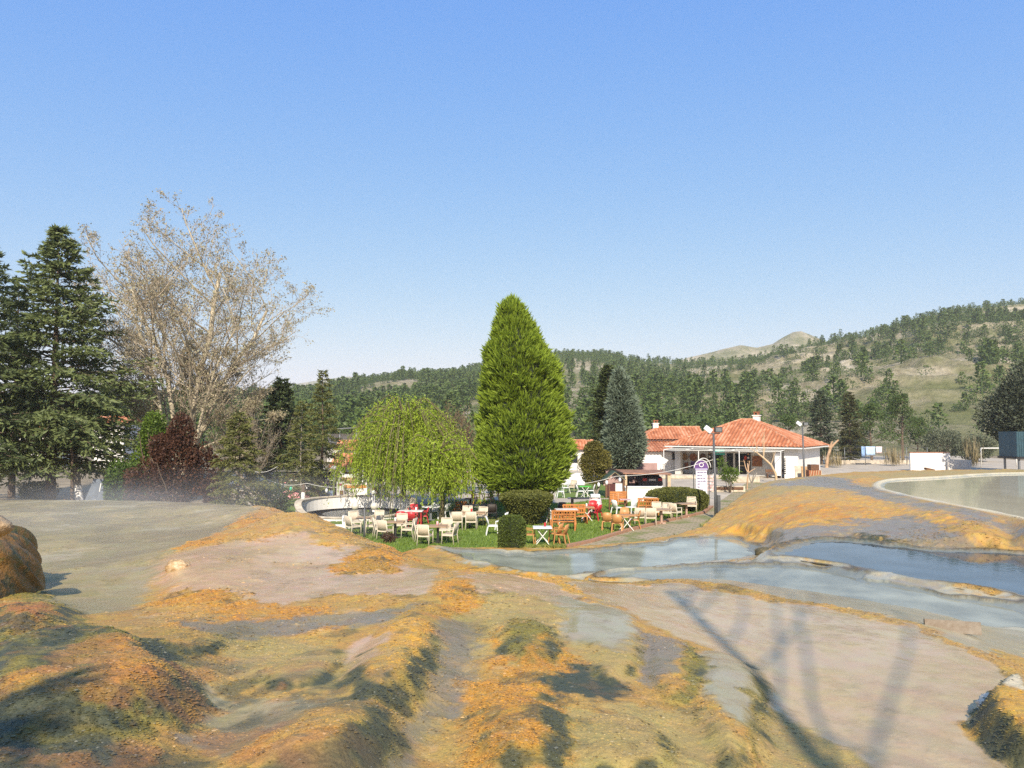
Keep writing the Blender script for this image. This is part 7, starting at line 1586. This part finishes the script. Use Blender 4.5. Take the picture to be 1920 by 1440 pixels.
# ------------------------------------------------------------------ rocks and litter on the travertine, the tree behind the viewer
def ground_z(x, y):
    j = int(np.clip(np.interp(math.log(y + 6), _t, np.arange(NV)), 0, NV - 1)); i = int(np.clip(np.interp(x / (y + 6), _s, np.arange(NU)), 0, NU - 1)); return float(TZ[j, i])
def rock(name, label, cat, loc, R, seed, mat, sub=40, amp=.22, flat=None, kind=None):
    u, v = np.meshgrid(np.linspace(0, 2 * PI, sub * 2, endpoint=False), np.linspace(0.02, PI - .02, sub), indexing='xy'); D = np.stack([np.cos(u) * np.sin(v), np.sin(u) * np.sin(v), np.cos(v)], -1)
    r = 1 + amp * fbm(D[..., 0] * 1.6 + seed, D[..., 1] * 1.6 + D[..., 2] * 1.3, 4, seed) + amp * .35 * fbm(D[..., 0] * 6, D[..., 1] * 6 + D[..., 2] * 5, 4, seed + 5)
    P = D * r[..., None] * np.array(R); i = np.arange(u.size).reshape(u.shape); j = np.roll(i, -1, 1); Fq = np.stack([i[1:], j[1:], j[:-1], i[:-1]], -1).reshape(-1, 4)
    o = npmesh(name, P.reshape(-1, 3), Fq, mat, smooth=True); o.location = tuple(map(float, loc)); return tag(o, label, cat, None, kind)
def rock_mat(name, cols, scale=1.6):
    m, t, b = mat_new(name); N = t.nodes; L = t.links; tc = N.new('ShaderNodeTexCoord'); n = N.new('ShaderNodeTexNoise'); n.inputs['Scale'].default_value = scale; n.inputs['Detail'].default_value = 9; n.inputs['Roughness'].default_value = .7; L.new(tc.outputs['Object'], n.inputs['Vector'])
    cr = N.new('ShaderNodeValToRGB'); e = cr.color_ramp.elements; e[0].position = .3; e[0].color = (*cols[0], 1); e[1].position = .7; e[1].color = (*cols[-1], 1)
    for k, c in enumerate(cols[1:-1]): q = e.new(.3 + .4 * (k + 1) / (len(cols) - 1)); q.color = (*c, 1)
    L.new(n.outputs['Fac'], cr.inputs[0]); L.new(cr.outputs[0], b.inputs['Base Color']); b.inputs['Roughness'].default_value = .5
    n2 = N.new('ShaderNodeTexNoise'); n2.inputs['Scale'].default_value = 22; n2.inputs['Detail'].default_value = 8; L.new(tc.outputs['Object'], n2.inputs['Vector']); bp = N.new('ShaderNodeBump'); bp.inputs['Strength'].default_value = .8; bp.inputs['Distance'].default_value = .03; L.new(n2.outputs['Fac'], bp.inputs['Height']); L.new(bp.outputs[0], b.inputs['Normal']); return m
M_bould = rock_mat('boulder_crust', [(.025,.035,.015), (.10,.09,.025), (.23,.115,.03), (.06,.065,.025), (.26,.18,.09)], 2.4)
c = at_y(-32, 1012, 12.6); rock('boulder', 'big rounded mossy ochre boulder at the frame edge of the hot pool', 'boulder', (-9.40, 12.8, 2.30), (1.12, 1.6, 1.22), 3, M_bould, 110, .27)
c = at_y(5, 985, 11.6); rock('rock', 'smaller tan stone lodged on the mossy boulder', 'rock', (c[0] - .1, c[1] - .15, c[2]), (.32, .3, .18), 8, rock_mat('tan_stone', [(.25,.17,.09), (.42,.30,.17), (.36,.20,.09)]), 30, .2)
h = hit(333, 1066); rock('rock', 'small pale topped rock in the salmon coloured flow', 'rock', (h[0], h[1], h[2] + .03), (.22, .16, .15), 12, rock_mat('pale_rock', [(.20,.12,.05), (.45,.30,.15), (.60,.52,.38)], 4), 26, .3)
h = hit(1884, 1340); rock('rock', 'white crusted rock at the near edge of the mauve sheet', 'rock', (h[0], h[1], h[2] + .02), (.26, .34, .17), 15, rock_mat('white_crust', [(.50,.40,.25), (.74,.70,.62), (.62,.56,.46)], 4), 30, .25)
h = hit(1440, 1038); rock('rock', 'dark wet rock at the corner of the deep blue pool', 'rock', (h[0], h[1], h[2]), (.42, .3, .22), 19, rock_mat('dark_rock', [(.05,.045,.03), (.12,.10,.05), (.20,.15,.07)], 3), 26, .25)
h = hit(1787, 1184); pt = MB(); pt.box((0, 0, .1), (.86, .05, .2)); pt = pt.build('metal_plate', simple('rusty_plate', (.22,.19,.15), .45, .2, 3, .2, col2=(.14,.09,.05)), None, .004); pt.location = (h[0], h[1], h[2] - .03); pt.rotation_euler = (math.radians(-14), math.radians(2), math.radians(-7)); tag(pt, 'rusty rectangular metal plate standing in the mauve flow', 'plate')
for k, (px_, py_) in enumerate(()): pass
# the leafless tree behind the viewer whose shadow lies on the mauve sheet
def shadow_tree():
    t = thing('bare_tree', 'leafless tree behind the viewer that shades the mauve sheet', 'tree', (2.75, -7.5, 1.8)); T = Tubes(7)
    def grow(p, d, L, r, lev):
        pts = curve(p, d, L, 6, (0, 0, .12), .07); T.add(pts, np.linspace(r, r * .55, 6))
        if lev > 3: return
        for k in range((10, 7, 6, 4)[lev]):
            q = (.6 + .4 * (k + RNG.random()) / (10, 7, 6, 4)[lev]) * 5; i = min(int(q), 4); pp = pts[i] + (pts[i + 1] - pts[i]) * (q - i); ax = unit(pts[i + 1] - pts[i]); pr = unit(np.cross(ax, RNG.normal(size=3))); an = RNG.uniform(.5, 1.0)
            dd = unit(ax * math.cos(an) + pr * math.sin(an)); dd[0] = abs(dd[0]) * .9 if lev == 0 else dd[0]
            grow(pp, unit(dd), L * RNG.uniform(.35, .55), r * .21, lev + 1)
    grow(np.array((0, 0, -.4)), unit(np.array((.03, 0, 1.))), 17.5, .18, 0); T.build('trunk', M_bark, t)
reseed(5); shadow_tree(); reseed(6)
conifer('cedar_tree', 'unseen evergreen added behind the viewer to shade the near corner of the travertine', 'tree', 960, -1, 8.8, 2.9, M_spruce, nb=30, z0=.3, zbase=2.5, twig=8, per=10).location = (-3.7, -5.2, 2.5)  # tree out of view, added only to cast shade on the near corner
# ------------------------------------------------------------------ the air: one even volume round the whole scene
def haze(density):
    m = bpy.data.materials.new('haze'); m.use_nodes = True; t = m.node_tree; t.nodes.clear(); o = t.nodes.new('ShaderNodeOutputMaterial'); v = t.nodes.new('ShaderNodeVolumePrincipled')
    v.inputs['Color'].default_value = (.93, .96, 1.0, 1); v.inputs['Density'].default_value = density; v.inputs['Anisotropy'].default_value = .0; t.links.new(v.outputs[0], o.inputs['Volume'])
    b = MB(); b.box((0, 1250, 124), (5200, 4300, 252)); h = b.build('haze', m); tag(h, 'thin pale spring haze in the valley air', None, None, 'stuff')
haze(.00022)

def steam(label, loc, R, dens, seed):
    m = bpy.data.materials.new('steam'); m.use_nodes = True; t = m.node_tree; t.nodes.clear(); N = t.nodes; L = t.links; o = N.new('ShaderNodeOutputMaterial'); v = N.new('ShaderNodeVolumePrincipled')
    v.inputs['Color'].default_value = (.95, .96, 1.0, 1); L.new(v.outputs[0], o.inputs['Volume']); tc = N.new('ShaderNodeTexCoord')
    ln = N.new('ShaderNodeVectorMath'); ln.operation = 'LENGTH'; L.new(tc.outputs['Object'], ln.inputs[0])
    mr = N.new('ShaderNodeMapRange'); mr.interpolation_type = 'SMOOTHSTEP'; mr.inputs[1].default_value = 1.0; mr.inputs[2].default_value = .1; mr.inputs[3].default_value = 0; mr.inputs[4].default_value = 1; L.new(ln.outputs['Value'], mr.inputs[0])
    no = N.new('ShaderNodeTexNoise'); no.noise_dimensions = '4D'; no.inputs['W'].default_value = seed; no.inputs['Scale'].default_value = 2.2; no.inputs['Detail'].default_value = 4; L.new(tc.outputs['Object'], no.inputs['Vector'])
    m2 = N.new('ShaderNodeMapRange'); m2.inputs[1].default_value = .38; m2.inputs[2].default_value = .68; m2.inputs[3].default_value = .15; m2.inputs[4].default_value = 1; L.new(no.outputs['Fac'], m2.inputs[0])
    mu = N.new('ShaderNodeMath'); mu.operation = 'MULTIPLY'; L.new(mr.outputs[0], mu.inputs[0]); L.new(m2.outputs[0], mu.inputs[1]); m3 = N.new('ShaderNodeMath'); m3.operation = 'MULTIPLY'; m3.inputs[1].default_value = dens; L.new(mu.outputs[0], m3.inputs[0]); L.new(m3.outputs[0], v.inputs['Density'])
    b = MB(); b.lathe([(max(math.sin(PI * k / 12), .002), -math.cos(PI * k / 12)) for k in range(13)], n=20); h = b.build('steam', m); h.location = loc; h.scale = R; tag(h, label, None, None, 'stuff')
steam('thin steam drifting over the hot grey pool', (-10.0, 20.5, 2.7), (9.5, 9.0, 1.4), .055, 1.3)
